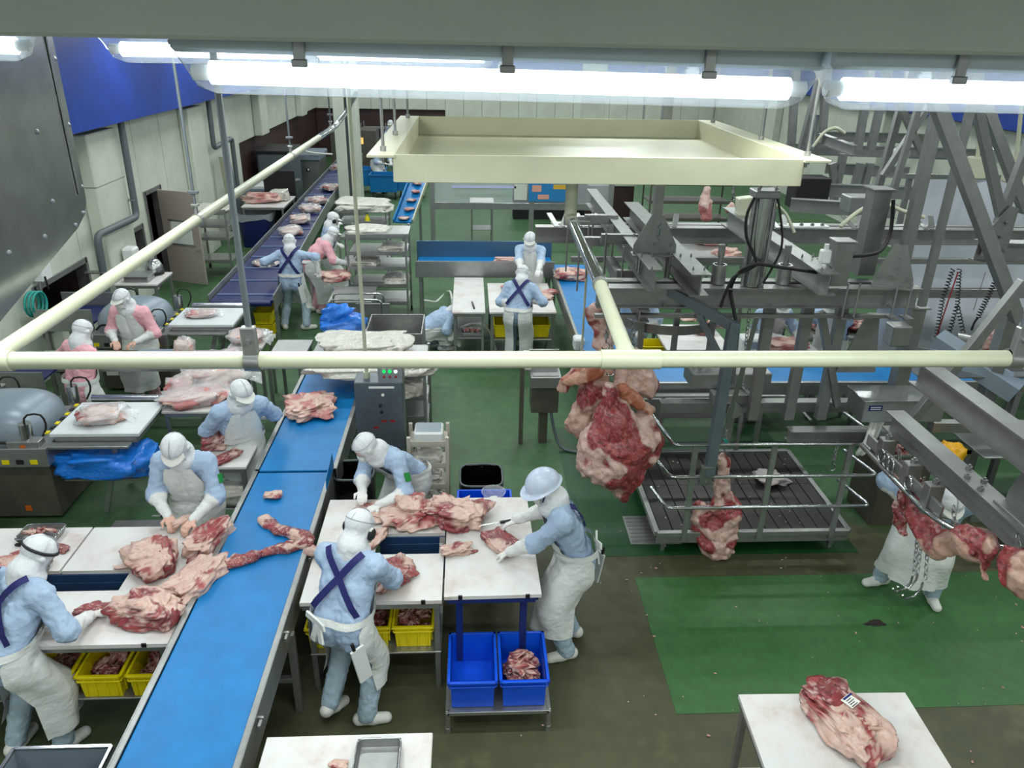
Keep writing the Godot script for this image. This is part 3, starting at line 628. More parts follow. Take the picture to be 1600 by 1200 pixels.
	rails(s3, -4.25, -2.0, -4.0, -5.26, 0.815, M.steel, 0.045); legs(s3, -4.2, -2.05, -4.05, -5.2, 0.8, M.steel)
	for z in [-4.5, -4.73]:
		st = S(); bar(st, Vector3(-3.6, 0.79, z), Vector3(-2.5, 0.79, z), 0.02, 0.1); part(s3, "hole_edge", st, M.pit_blue, true)
	st = S(); bx(st, Vector3(-3.05, 0.62, -4.72), Vector3(1.1, 0.3, 0.01)); part(s3, "chute_plate", st, M.pit_blue, true)
	st = S(); bx(st, Vector3(-3.0, 0.36, -4.4), Vector3(2.1, 0.015, 0.8)); part(s3, "lower_shelf", st, M.steel, true)
	st = S(); bx(st, Vector3(-2.12, 0.865, -3.954), Vector3(0.03, 0.03, 0.012)); part(s3, "board_stop", st, M.black, true)
	# crates
	for i in 3: crate("yellow", ["yellow crate of red trimmings, next to the conveyor leg", "yellow crate of trimmings, middle one under the holed cutting table", "yellow crate of dark trimmings under the table corner by the blue bins"][i], Vector3(-1.06 + i * 0.315, 0.36, -4.64), 0)
	for i in 3: crate("yellow", ["yellow crate of trimmings hidden mostly behind a stooping worker", "yellow crate of trimmings, middle one under the pan table", "yellow crate of trimmings tucked against the conveyor side"][i], Vector3(-2.82 + i * 0.33, 0.37, -4.22), 0)
	crate("yellow", "yellow crate low on a trolley under the pan table end", Vector3(-3.42, 0.2, -4.0), 0)
	# blue bins on a stand
	var bs := thing("bin_stand", "low steel stand carrying two blue bins", "stand", Vector3(0.18, 0, -4.22))
	rails(bs, -0.17, 0.54, -3.97, -4.47, 0.18, M.steel, 0.03); legs(bs, -0.17, 0.54, -3.97, -4.47, 0.19, M.steel, 0.03)
	st = S(); bx(st, Vector3(0.185, 0.19, -4.22), Vector3(0.68, 0.008, 0.48)); part(bs, "shelf", st, M.steel, true)
	crate("blue", "deep blue bin nearly empty, one pale scrap inside", Vector3(0.005, 0.2, -4.22), 0)
	crate("blue", "deep blue bin heaped with bony scraps", Vector3(0.365, 0.2, -4.22), 0)
	# foreground tables
	var br := thing("cutting_table", "white topped table carrying one labelled rib piece", "table", Vector3(2.2, 0, -2.9))
	var q0 := G(1154, 1085, 0.86); var q1 := G(1414, 1082, 0.86); var q2 := G(1484, 1195, 0.86); var q3 := G(1194, 1197, 0.86)
	q2 += (q2 - q1) * 0.8; q3 += (q3 - q0) * 0.8
	board_poly(br, "white_board", [Vector2(q0.x, q0.z), Vector2(q1.x, q1.z), Vector2(q2.x, q2.z), Vector2(q3.x, q3.z)], 0.86, 0.03, M.board)
	for q in [q0, q1, q2, q3]:
		var c := (q0 + q1 + q2 + q3) / 4; var l: Vector3 = q.lerp(c, 0.08)
		st = S(); bx(st, Vector3(l.x, 0.42, l.z), Vector3(0.04, 0.82, 0.04)); part(br, "leg", st, M.steel, true)
	for k in 4:
		var qq := [q0, q1, q2, q3]; var c := (q0 + q1 + q2 + q3) / 4
		st = S(); bar(st, (qq[k] as Vector3).lerp(c, 0.04) - Vector3(0, 0.055, 0), (qq[(k + 1) % 4] as Vector3).lerp(c, 0.04) - Vector3(0, 0.055, 0), 0.03, 0.045); part(br, "rail", st, M.steel, true)
		st = S(); bar(st, (qq[k] as Vector3).lerp(c, 0.08) - Vector3(0, 0.62, 0), (qq[(k + 1) % 4] as Vector3).lerp(c, 0.08) - Vector3(0, 0.62, 0), 0.025, 0.03); part(br, "lower_rail", st, M.steel, true)
	var c0 := G(388, 1152, 0.86); var c1 := G(676, 1150, 0.86)
	table("cutting_table", "white topped table holding an empty steel pan, beside the blue conveyor", -1.16, c1.x, c0.z, c0.z + 0.75, 0.86, M.board, M.steel)
# ---------- rounded figures: tapered capsules joined smoothly and meshed as surface nets
class Field:
	var A := PackedVector3Array(); var D := PackedVector3Array(); var iv := PackedFloat32Array(); var ra := PackedFloat32Array(); var dr := PackedFloat32Array()
	var col: Array[Color] = []
	var k := 0.035
	var grain := 0.12
	var noise: FastNoiseLite = null
	var amp := 0.0
	var ground := -1e9
	var near := {}
	func add(a: Vector3, b: Vector3, r0: float, r1: float, c: Color) -> void:
		var d := b - a
		A.append(a); D.append(d); iv.append(1.0 / maxf(d.length_squared(), 1e-9)); ra.append(r0); dr.append(r1 - r0); col.append(c)
	func one(i: int, p: Vector3) -> float:
		var pa := p - A[i]; var h := clampf(pa.dot(D[i]) * iv[i], 0.0, 1.0)
		return (pa - D[i] * h).length() - ra[i] - dr[i] * h
	func around(p: Vector3) -> PackedInt32Array:
		var q := Vector3i((p / grain).floor())
		if near.has(q): return near[q]
		var c := (Vector3(q) + Vector3(0.5, 0.5, 0.5)) * grain
		var o := PackedInt32Array(); var best := 1e9; var bi := -1; var reach := grain * 0.87 + k + amp + 0.02
		for i in A.size():
			var d := one(i, c)
			if d < best: best = d; bi = i
			if d < reach: o.append(i)
		if o.is_empty(): o.append(bi)
		near[q] = o
		return o
	func d(p: Vector3) -> float:
		var r := 1e9
		for i in around(p):
			var pa := p - A[i]; var h := clampf(pa.dot(D[i]) * iv[i], 0.0, 1.0)
			var e := (pa - D[i] * h).length() - ra[i] - dr[i] * h
			var m := k - absf(r - e)
			r = minf(r, e)
			if m > 0.0: r -= m * m / k * 0.25
		if noise: r += amp * noise.get_noise_3dv(p)
		if ground > -1e8: r = maxf(r, ground - p.y)
		return r
	func tint(p: Vector3) -> Color:
		var best := 1e9; var c := Color.WHITE
		for i in around(p):
			var e := one(i, p)
			if e < best: best = e; c = col[i]
		return c
class Net:
	var V := PackedVector3Array(); var N := PackedVector3Array(); var C := PackedColorArray(); var I := PackedInt32Array()
	func mesh() -> ArrayMesh:
		for i in N.size(): N[i] = N[i].normalized()
		var a := []; a.resize(Mesh.ARRAY_MAX); a[Mesh.ARRAY_VERTEX] = V; a[Mesh.ARRAY_NORMAL] = N; a[Mesh.ARRAY_COLOR] = C; a[Mesh.ARRAY_INDEX] = I
		var m := ArrayMesh.new(); m.add_surface_from_arrays(Mesh.PRIMITIVE_TRIANGLES, a); return m
	func polygonise(f: Field, cell: float, tinter: Callable) -> void:
		const DX := 1; const DY := 1024; const DZ := 1048576
		var off := [0, DX, DY, DX + DY, DZ, DX + DZ, DY + DZ, DX + DY + DZ]
		var org := Vector3.ZERO
		for i in f.A.size(): org += f.A[i]
		org /= f.A.size()
		var vals := {}; var ids := {}; var seen := {}
		var base := V.size()
		var value := func(key: int) -> float:
			var v = vals.get(key)
			if v != null: return v
			var e: float = f.d(org + Vector3((key & 1023) - 512, ((key >> 10) & 1023) - 512, (key >> 20) - 512) * cell)
			vals[key] = e; return e
		var stack := PackedInt64Array()
		for i in f.A.size():           # a seed on the outside of each capsule
			var s := f.D[i].cross(Vector3(0.3, 0.2, 0.9)).normalized()
			if s.length() < 0.5: s = Vector3.RIGHT
			for dirv in [s, -s]:
				var p: Vector3 = f.A[i] + f.D[i] * 0.5; var n := 0
				while f.d(p) < 0.0 and n < 60: p += dirv * cell; n += 1
				var q := Vector3i(((p - org) / cell).floor()) + Vector3i(512, 512, 512)
				for e in 27:
					stack.append((q.x + e % 3 - 1) + (q.y + (e / 3) % 3 - 1) * DY + (q.z + e / 9 - 1) * DZ)
		var edges := [[0, 1], [2, 3], [4, 5], [6, 7], [0, 2], [1, 3], [4, 6], [5, 7], [0, 4], [1, 5], [2, 6], [3, 7]]
		var faces := [[-DX, 0, 2, 4, 6], [DX, 1, 3, 5, 7], [-DY, 0, 1, 4, 5], [DY, 2, 3, 6, 7], [-DZ, 0, 1, 2, 3], [DZ, 4, 5, 6, 7]]
		var c := PackedFloat32Array(); c.resize(8)
		while stack.size() > 0:
			var key := stack[-1]; stack.remove_at(stack.size() - 1)
			if seen.has(key): continue
			seen[key] = true
			var neg := 0
			for i in 8:
				c[i] = value.call(key + off[i])
				if c[i] < 0.0: neg += 1
			if neg == 0 or neg == 8: continue
			var p := Vector3.ZERO; var n := 0
			for e in edges:
				var a := c[e[0]]; var b := c[e[1]]
				if (a < 0.0) != (b < 0.0):
					var t := a / (a - b)
					var va := Vector3(e[0] & 1, (e[0] >> 1) & 1, e[0] >> 2); var vb := Vector3(e[1] & 1, (e[1] >> 1) & 1, e[1] >> 2)
					p += va.lerp(vb, t); n += 1
			p = org + (Vector3((key & 1023) - 512, ((key >> 10) & 1023) - 512, (key >> 20) - 512) + p / n) * cell
			ids[key] = V.size(); V.append(p); N.append(Vector3.ZERO); C.append(tinter.call(p))
			for fc in faces:
				var s := (c[fc[1]] < 0.0)
				if (c[fc[2]] < 0.0) != s or (c[fc[3]] < 0.0) != s or (c[fc[4]] < 0.0) != s: stack.append(key + fc[0])
		for key: int in ids:
			var v0: float = vals[key]
			for ax in 3:
				var d1: int = [DX, DY, DZ][ax]; var a1: int = [DY, DZ, DX][ax]; var a2: int = [DZ, DX, DY][ax]
				var v1: float = vals[key + d1]
				if (v0 < 0.0) == (v1 < 0.0): continue
				if not (ids.has(key - a1) and ids.has(key - a2) and ids.has(key - a1 - a2)): continue
				var q := [ids[key], ids[key - a1], ids[key - a1 - a2], ids[key - a2]]
				if v0 < 0.0: q.reverse()
				for t in [[0, 1, 2], [0, 2, 3]]:
					var ia: int = q[t[0]]; var ib: int = q[t[1]]; var ic: int = q[t[2]]
					var nn := (V[ic] - V[ia]).cross(V[ib] - V[ia])
					I.append(ia); I.append(ib); I.append(ic)
					N[ia] += nn; N[ib] += nn; N[ic] += nn
func field_mesh(f: Field, cell: float) -> ArrayMesh:
	var n := Net.new(); n.polygonise(f, cell, f.tint); return n.mesh()
func lin(r: int, g: int, b: int) -> Color:
	return Color(r / 255.0, g / 255.0, b / 255.0).srgb_to_linear()
func ik(a: Vector3, b: Vector3, l1: float, l2: float, pole: Vector3) -> Array:   # returns [middle joint, reached end]
	var d := b - a; var l := d.length(); var lm := (l1 + l2) * 0.995
	if l > lm: b = a + d / l * lm; d = b - a; l = lm
	var x := (l1 * l1 - l2 * l2 + l * l) / (2.0 * l); var h := sqrt(maxf(l1 * l1 - x * x, 0.0)); var u := d / l
	var p := (pole - u * pole.dot(u)).normalized()
	return [a + u * x + p * h, b]
func hand_bones(f: Field, w: Vector3, dirv: Vector3, palm: Vector3, side: float, curl: float, c: Color, sc := 1.0) -> void:
	palm = (palm - dirv * palm.dot(dirv)).normalized(); var lat := dirv.cross(palm).normalized() * side
	var fl := [0.062, 0.072, 0.068, 0.052]
	for i in 4:
		var kn := w + dirv * 0.088 * sc + lat * ((1.5 - i) * 0.0205 * sc)
		f.add(w + lat * ((1.5 - i) * 0.011), kn, 0.017 * sc, 0.0115 * sc, c)
		var p := kn; var d := dirv
		for s in 3:
			var an := curl * (0.75 if s == 0 else 1.0); var nd := (d * cos(an) + (palm - d * palm.dot(d)).normalized() * sin(an)).normalized()
			var q: Vector3 = p + nd * fl[i] * [0.45, 0.32, 0.25][s] * 1.15 * sc
			f.add(p, q, 0.0098 * sc, 0.0088 * sc, c); p = q; d = nd
	var t0 := w + dirv * 0.03 * sc + lat * 0.028 * sc
	var t1 := t0 + (dirv * 0.6 + lat * 0.65 + palm * 0.35).normalized() * 0.04 * sc
	f.add(t0 - lat * 0.012, t1, 0.014 * sc, 0.0115 * sc, c); f.add(t1, t1 + (dirv * 0.85 + palm * 0.5 + lat * 0.1).normalized() * 0.036 * sc, 0.0108 * sc, 0.0092 * sc, c)
func person(label: String, base: Vector3, facing: float, o := {}) -> Node3D:
	var sc: float = o.get("height", 1.68) / 1.70
	var ya := deg_to_rad(facing)
	var F := Vector3(sin(ya), 0, -cos(ya)); var R := Vector3(cos(ya), 0, sin(ya)); var U := Vector3.UP
	var t := thing("person", label, "person", Vector3(base.x, base.y, base.z))
	var lean := deg_to_rad(o.get("lean", 15.0)); var crouch: float = o.get("crouch", 0.0)
	var cell: float = o.get("cell", 0.014); var fine: float = o.get("fine", 0.007)
	var smock: Color = lin(226, 168, 178) if o.get("pink", false) else lin(160, 180, 207)
	var trousers := lin(160, 180, 196) if not o.get("pink", false) else lin(222, 172, 182)
	var white := lin(216, 217, 216); var skin := lin(216, 172, 156); var glove: Color = skin if o.get("bare", false) else lin(224, 222, 220); var hoodc := lin(214, 216, 220)
	var P: Vector3 = base + F * (-0.06 * sin(lean) * 2.0 + o.get("hip", 0.0)) + U * (0.92 * sc - crouch) + R * o.get("shift", 0.0)
	var sd: Vector3 = (U * cos(lean) + F * sin(lean) + R * o.get("tilt", 0.0)).normalized()
	var sf: Vector3 = (F - sd * F.dot(sd)).normalized()
	var tw := deg_to_rad(o.get("twist", 0.0)); var SR: Vector3 = R.rotated(sd, -tw); var SF: Vector3 = sf.rotated(sd, -tw)
	var Nk: Vector3 = P + sd * 0.50 * sc
	var body := Field.new(); body.k = 0.045
	var wr := FastNoiseLite.new(); wr.seed = int(absf(base.x * 100) + absf(base.z * 37)); wr.frequency = 10.0; wr.fractal_octaves = 3; wr.fractal_type = FastNoiseLite.FRACTAL_RIDGED; wr.domain_warp_enabled = true; wr.domain_warp_amplitude = 0.05; wr.domain_warp_frequency = 6.0; body.noise = wr; body.amp = 0.013
	var trunk := Field.new(); trunk.k = 0.06
	# trunk
	for s in [-1.0, 1.0]:
		body.add(P + R * s * 0.075 - U * 0.01, P.lerp(Nk, 0.45) + R.lerp(SR, 0.5) * s * 0.07, 0.118 * sc, 0.112 * sc, smock)
		body.add(P.lerp(Nk, 0.45) + R.lerp(SR, 0.5) * s * 0.07, Nk - sd * 0.12 + SR * s * 0.085, 0.112 * sc, 0.105 * sc, smock)
		body.add(Nk - sd * 0.07 + SR * s * 0.08, Nk - sd * 0.085 + SR * s * 0.175, 0.085 * sc, 0.072 * sc, smock)
		body.add(P - U * 0.02 + R * s * 0.08, P - U * 0.10 + R * s * 0.09, 0.12 * sc, 0.118 * sc, smock)
	body.add(Nk - sd * 0.08, Nk + sd * 0.03, 0.085 * sc, 0.062 * sc, smock)
	for bi in body.A.size(): trunk.add(body.A[bi], body.A[bi] + body.D[bi], body.ra[bi], body.ra[bi] + body.dr[bi], white)
	# legs
	var feet := []
	var fo: Array = o.get("feet", [Vector2(-0.11, 0.0), Vector2(0.11, 0.04)])   # (sideways, forward) left and right
	for i in 2:
		var ft: Vector3 = base + R * fo[i].x + F * fo[i].y; var ank: Vector3 = ft + U * 0.09
		if o.has("lift") and i == o.lift: ank += U * 0.07
		var hip := P + R * (-0.09 if i == 0 else 0.09) * sc - U * 0.06
		var kn: Array = ik(hip, ank, 0.43 * sc, 0.41 * sc, F + R * (-0.12 if i == 0 else 0.12))
		body.add(hip, kn[0], 0.106 * sc, 0.086 * sc, trousers); body.add(kn[0], kn[1], 0.084 * sc, 0.072 * sc, trousers)
		trunk.add(hip, kn[0], 0.106 * sc, 0.086 * sc, white); trunk.add(kn[0], kn[1], 0.084 * sc, 0.072 * sc, white)
		feet.append([ft, kn[1], kn[0]])
	# arms
	var hands: Array = o.get("hands", [base + F * 0.4 - R * 0.12 + U * 0.95, base + F * 0.4 + R * 0.12 + U * 0.95]); var wrists := []
	var cover: bool = o.get("cover", true)
	for i in 2:
		var s := -1.0 if i == 0 else 1.0
		var sh := Nk - sd * 0.085 + SR * s * 0.185 * sc
		var pole: Vector3 = (-U * 0.8 + SR * s * 0.75 - F * 0.35)
		if o.has("pole"): pole = o.pole[i]
		var el: Array = ik(sh, hands[i], 0.285 * sc, 0.265 * sc, pole)
		body.add(sh, el[0], 0.080 * sc, 0.068 * sc, smock)
		var m: Vector3 = (el[0] as Vector3).lerp(el[1], 0.12)
		body.add(el[0], m, 0.068 * sc, 0.064 * sc, smock)
		body.add(m, el[1], 0.063 * sc, 0.044 * sc, white if cover else smock)
		wrists.append([el[1], ((el[1] as Vector3) - (el[0] as Vector3)).normalized()])
		if o.has("badge") and o.badge == i:
			var ap: Vector3 = sh.lerp(el[0], 0.55) ; var bn := SR * s; var ax: Vector3 = ((el[0] as Vector3) - sh).normalized(); bn = (bn + U * 0.4 - ax * bn.dot(ax)).normalized(); bn = (bn - ax * bn.dot(ax)).normalized()
			var sb := S(); bx(sb, ap + bn * 0.074, Vector3(0.055, 0.075, 0.012), 0.003, Basis(ax.cross(bn), ax, bn) * Basis(Vector3.UP, 0)); part(t, "arm_badge", sb, mat("badge", Color(0.08, 0.50, 0.20), 0.5), true)
	var net := Net.new(); net.polygonise(body, cell, body.tint)
	# head in its own finer grid
	var hp := deg_to_rad(o.get("nod", 25.0)); var hy := deg_to_rad(o.get("turn", 0.0))
	var HF0: Vector3 = SF.rotated(U, -hy); HF0.y = 0; HF0 = HF0.normalized(); var HR: Vector3 = HF0.cross(U).normalized()
	var HF: Vector3 = (HF0 * cos(hp) - U * sin(hp)).normalized(); var HU: Vector3 = HR.cross(HF).normalized()
	var nb: Vector3 = Nk + sd * 0.02
	var Hc: Vector3 = nb + (sd * 0.6 + HU * 0.4).normalized() * 0.125 * sc + HF * 0.03
	var head := Field.new(); head.k = 0.03; head.grain = 0.06; head.noise = wr; head.amp = 0.003
	head.add(Hc + HU * 0.025 - HF * 0.015, Hc + HU * 0.02 + HF * 0.012, 0.096 * sc, 0.092 * sc, hoodc)
	head.add(Hc - HU * 0.05 + HF * 0.022, Hc - HU * 0.085 + HF * 0.045, 0.068 * sc, 0.050 * sc, hoodc)
	head.add(Hc - HU * 0.028 + HF * 0.078, Hc - HU * 0.05 + HF * 0.094, 0.013, 0.016, hoodc)
	for s in [-1.0, 1.0]: head.add(Hc + HR * s * 0.085 - HU * 0.01, Hc + HR * s * 0.085 - HU * 0.035, 0.02, 0.016, hoodc)
	head.add(Hc - HU * 0.07 - HF * 0.01, nb - sd * 0.01, 0.078 * sc, 0.098 * sc, hoodc)
	if o.get("hood", true): head.add(nb - sd * 0.0, nb - sd * 0.045 + SF * 0.02, 0.102 * sc, 0.12 * sc, hoodc)
	var htint := func(p: Vector3) -> Color:
		var q: Vector3 = p - Hc; var u: float = q.dot(HU); var f: float = q.dot(HF); var r := absf(q.dot(HR))
		return skin if f > 0.05 and u > -0.022 and u < 0.026 and r < 0.06 else hoodc
	net.polygonise(head, fine, htint)
	for i in 2:
		var hf := Field.new(); hf.k = 0.012; hf.grain = 0.035
		var palm: Vector3 = o.get("palm", -U * 0.8 + F * 0.2); var dv: Vector3 = wrists[i][1]
		hand_bones(hf, (wrists[i][0] as Vector3) - dv * 0.012, dv, palm, 1.0 if i == 0 else -1.0, o.get("curl", 0.55), glove, sc * 1.04)
		net.polygonise(hf, o.get("hand_cell", 0.0055), hf.tint)
	part(t, "body", net.mesh(), M.person, true)
	# eyes and head gear
	var mk := S()
	var fmk := func(u: float, v: float) -> Vector3:
		var a := (u - 0.5) * 2.0; var b := (v - 0.5) * 2.0; return Hc - HU * (0.062 - 0.042 * b * (1.0 - 0.3 * absf(a))) + HF * (0.118 - 0.034 * a * a - 0.012 * b * b) + HR * (a * 0.078)
	grid(mk, fmk, 10, 6); part(t, "face_mask", mk, M.cloth_white, true)
	for s in [-1.0, 1.0]:
		var e := S(); lathe(e, [Vector2(0, 0.009), Vector2(0.008, 0.006), Vector2(0.011, 0), Vector2(0.008, -0.006), Vector2(0, -0.009)], Transform3D(Basis(HR, HU, -HF), Hc + HF * 0.083 * sc + HU * 0.004 + HR * s * 0.03), 8); part(t, "eye", e, M.ink, true)
	var st := S()
	if o.get("helmet", false):
		var fn := func(u: float, v: float) -> Vector3:
			var a := TAU * u; var b := v * PI * 0.5; return Hc + HU * (0.03 + 0.125 * cos(b)) + (HF * (cos(a) * 0.135) + HR * (sin(a) * 0.118)) * sin(b)
		grid(st, fn, 28, 10)
		var fb := func(u: float, v: float) -> Vector3:
			var a := TAU * u; var ext := (0.012 + 0.04 * maxf(cos(a), 0.0)) * v; return Hc + HU * (0.03 - 0.012 * v) + HF * (cos(a) * (0.135 + ext)) + HR * (sin(a) * (0.118 + ext))
		grid(st, fb, 28, 2); var helmet_part := part(t, "helmet", st, mat("helmet", Color(0.72, 0.76, 0.84), 0.3), true)
		st = S(); tube(st, [Hc + HR * 0.1 + HU * 0.03, Hc + HR * 0.075 - HU * 0.06 + HF * 0.06, Hc - HU * 0.11 + HF * 0.06, Hc - HR * 0.075 - HU * 0.06 + HF * 0.06, Hc - HR * 0.1 + HU * 0.03], 0.006, 6); part(helmet_part, "chin_strap", st, M.navy_strap, true)
	elif o.get("visor", true):
		var fv := func(u: float, v: float) -> Vector3:
			var a := (u - 0.5) * 2.1; return Hc + HU * (0.034 - 0.02 * v) + (HF * cos(a) * (0.098 + 0.062 * v) + HR * sin(a) * (0.096 + 0.012 * v)) * sc
		grid(st, fv, 14, 3)
		var fv2 := func(u: float, v: float) -> Vector3: return (fv.call(u, v) as Vector3) - HU * 0.005
		grid(st, fv2, 14, 3); part(t, "cap_visor", st, M.cloth_white, true)
	if o.get("band", false):
		st = S(); var ring := []
		for i in 25:
			var a := TAU * i / 24; ring.append(Hc + HU * 0.035 + (HF * cos(a) * 0.112 + HR * sin(a) * 0.104) * sc)
		tube(st, ring, 0.009, 6, -1, false); part(t, "head_band", st, M.ink, true)
	if not o.get("helmet", false) and o.get("muffs", true):
		for k in 2:
			st = S(); var sm := []
			for i in 17:
				var a := (TAU * i / 16) if k == 0 else PI * (0.08 + 0.84 * i / 16.0)
				if k == 0: sm.append(Hc + HU * 0.046 - HF * 0.004 + (HF * cos(a) * 0.108 + HR * sin(a) * 0.096) * sc)
				else: sm.append(Hc + HU * (0.022 + sin(a) * 0.099 * sc) + HF * cos(a) * 0.112 * sc)
			tube(st, sm, 0.0035, 5, -1, k == 1); part(t, "cap_seam", st, mat("seam", Color(0.66, 0.67, 0.69), 0.8), true)
	if o.get("earmuff", false):
		for s in [-1.0, 1.0]:
			st = S(); lathe(st, [Vector2(0, 0.03), Vector2(0.024, 0.026), Vector2(0.034, 0.012), Vector2(0.034, 0)], Transform3D(Basis(HF, HR * s, HU * 1.3), Hc + HR * s * 0.098 * sc - HU * 0.025 + HF * 0.012), 14); part(t, "ear_muff", st, M.ink, true)
	if o.get("muffs", true):
		for s in [-1.0, 1.0]:
			st = S(); lathe(st, [Vector2(0, 0.012), Vector2(0.018, 0.011), Vector2(0.022, 0)], Transform3D(Basis(HF, HR * s, HU), Hc + HR * s * 0.103 * sc), 12); part(t, "ear_vent", st, M.white_plastic, true)
	# shoes
	for i in 2:
		var ft: Vector3 = feet[i][0]; var sh := Field.new(); sh.k = 0.02; sh.grain = 0.06; var ld := 0.07 if (o.has("lift") and i == o.lift) else 0.0
		var dirs := (F + R * (-0.22 if i == 0 else 0.22)).normalized()
		if o.has("toes"): dirs = (F * cos(deg_to_rad(o.toes[i])) + R * sin(deg_to_rad(o.toes[i]))).normalized()
		var hl: Vector3 = ft - dirs * 0.055 + U * (0.042 + ld); var to: Vector3 = ft + dirs * 0.135 + U * 0.036
		sh.add(hl, hl.lerp(to, 0.5), 0.044, 0.042, white); sh.add(hl.lerp(to, 0.5), to, 0.044, 0.040, white); sh.add(hl + U * 0.01, ft + U * (0.085 + ld), 0.042, 0.045, white)
		if ld == 0.0: sh.ground = base.y + 0.004
		var shoe_part := part(t, "shoe", field_mesh(sh, 0.009), M.shoe, true)
		st = S(); rod(st, ft + U * (0.085 + ld), ft + U * (0.105 + ld), 0.058, 14, 0.056); part(shoe_part, "sock", st, M.rubber, true)
	# apron
	if o.get("apron", true):
		var kneeh := ((feet[0][2] as Vector3) + (feet[1][2] as Vector3)) / 2
		var hem: float = base.y + o.get("hem", 0.30)
		var ax := [Nk - sd * 0.045, P.lerp(Nk, 0.3), P, P - U * 0.12 + F * 0.0]
		var low := Vector3(lerpf(P.x, kneeh.x, 0.8), hem, lerpf(P.z, kneeh.z, 0.8)); ax.append(Vector3(lerpf(P.x, kneeh.x, 0.7), (P.y - 0.12 + hem) / 2, lerpf(P.z, kneeh.z, 0.7))); ax.append(low)
		var span: float = o.get("span", 125.0); var nu := 26; var nv := 30; var rows := []
		for j in nv + 1:
			var v := float(j) / nv * (ax.size() - 1); var k0 := mini(int(v), ax.size() - 2); var c: Vector3 = (ax[k0] as Vector3).lerp(ax[k0 + 1], v - k0)
			var w := clampf(v / 2.0, 0.0, 1.0); var fd := SF.lerp(F, w).normalized(); var rd := SR.lerp(R, w).normalized()
			var sp := deg_to_rad(lerpf(40.0, 66.0, clampf(v, 0, 1)) if v < 1.0 else lerpf(62.0, span, clampf((v - 1.0) / 0.7, 0, 1)))
			var row := PackedVector3Array()
			for i in nu + 1:
				var th := (float(i) / nu - 0.5) * 2.0 * sp; var dv := fd * cos(th) + rd * sin(th)
				var r := 0.46; var n := 0
				while n < 24:
					var dd := trunk.d(c + dv * r)
					if dd < 0.03 or r < 0.05: break
					r -= maxf(dd - 0.024, 0.006); n += 1
				if v > 2.2: r = maxf(r, 0.155 + 0.02 * (v - 2.2) + 0.012 * sin(th * 7.0 + base.x * 5.0) * minf(v - 2.2, 1.5))
				row.append(c + dv * r)
			rows.append(row)
		for pass_i in 3:           # ease the sheet
			for j in range(1, nv):
				var src: PackedVector3Array = rows[j]; var up: PackedVector3Array = rows[j - 1]; var dn: PackedVector3Array = rows[j + 1]; var outr := src.duplicate()
				for i in range(1, nu): outr[i] = src[i] * 0.6 + (src[i - 1] + src[i + 1] + up[i] + dn[i]) * 0.1
				rows[j] = outr
		st = S(); st.set_smooth_group(0)
		for j in nv:
			for i in nu:
				for vv in [rows[j][i], rows[j][i + 1], rows[j + 1][i + 1], rows[j][i], rows[j + 1][i + 1], rows[j + 1][i]]: st.add_vertex(vv)
		var apron_part := part(t, "apron", st, M.apron, true)
		# waist tie
		var wt := []
		for i in 31:
			var th := TAU * i / 30.0; var dv := F * cos(th) + R * sin(th); var c := P + sd * 0.09; var r := 0.4; var n := 0
			while n < 24:
				var dd := trunk.d(c + dv * r)
				if dd < 0.036 or r < 0.05: break
				r -= maxf(dd - 0.03, 0.006); n += 1
			wt.append(c + dv * r)
		st = S(); st.set_smooth_group(0)
		for i in 30:
			var u0 := sd * 0.026
			for vv in [wt[i] - u0, wt[i + 1] - u0, wt[i + 1] + u0, wt[i] - u0, wt[i + 1] + u0, wt[i] + u0]: st.add_vertex(vv)
		part(apron_part, "waist_tie", st, M.apron, true)
		if o.has("bow"):
			var bk: Vector3 = wt[int(o.bow)]; var ov := (bk - P - sd * 0.09).normalized(); var bl := ov.cross(U).normalized(); st = S()
			for q in [[-0.10, 0.02], [0.10, 0.03], [-0.05, -0.14], [0.05, -0.16]]: bar(st, bk + ov * 0.012, bk + ov * 0.03 + bl * q[0] + U * q[1], 0.05, 0.016, 0.003, ov)
			part(apron_part, "tie_bow", st, M.apron, true)
	# crossed straps on the back
	if o.get("straps", false):
		var drop := func(a: float, h: float) -> Vector3:
			var c := P + sd * h + SR * a; var r := 0.4; var n := 0
			while n < 30:
				var dd := trunk.d(c - SF * r)
				if dd < 0.027 or r < -0.1: break
				r -= maxf(dd - 0.022, 0.005); n += 1
			return c - SF * r
		for s in [-1.0, 1.0]:
			st = S(); st.set_smooth_group(0); var prev := []
			for i in 17:
				var tt := i / 16.0; var p: Vector3 = drop.call(lerpf(0.13, -0.165, tt) * s, lerpf(0.5, 0.09, tt)); var p2: Vector3 = drop.call(lerpf(0.13, -0.165, tt + 0.05) * s, lerpf(0.5, 0.09, tt + 0.05))
				var sdv := (p2 - p).cross(SF).normalized() * 0.024; var ofs := -SF * (0.003 + (0.004 if s > 0 else 0.0))
				var cur := [p + sdv + ofs, p - sdv + ofs]
				if i > 0:
					for vv in [prev[0], prev[1], cur[1], prev[0], cur[1], cur[0]]: st.add_vertex(vv)
				prev = cur
			part(t, "back_strap", st, M.navy_strap, true)
	if o.has("sheath"):
		var an: float = deg_to_rad(o.sheath); var dv := F * cos(an) + R * sin(an); var q := P + dv * 0.22 - U * 0.22
		var bs := Basis(dv.cross(U), U, -dv).rotated(dv, 0.18)
		st = S(); bx(st, q, Vector3(0.10, 0.30, 0.018), 0.006, bs); var sheath_part := part(t, "knife_sheath", st, M.white_plastic, true)
		st = S(); bx(st, q + bs * Vector3(0.02, 0.17, 0), Vector3(0.022, 0.09, 0.016), 0.004, bs); part(sheath_part, "knife_handle", st, M.ink, true)
	return t
var noise_a: FastNoiseLite
var noise_b: FastNoiseLite
var noise_c: FastNoiseLite
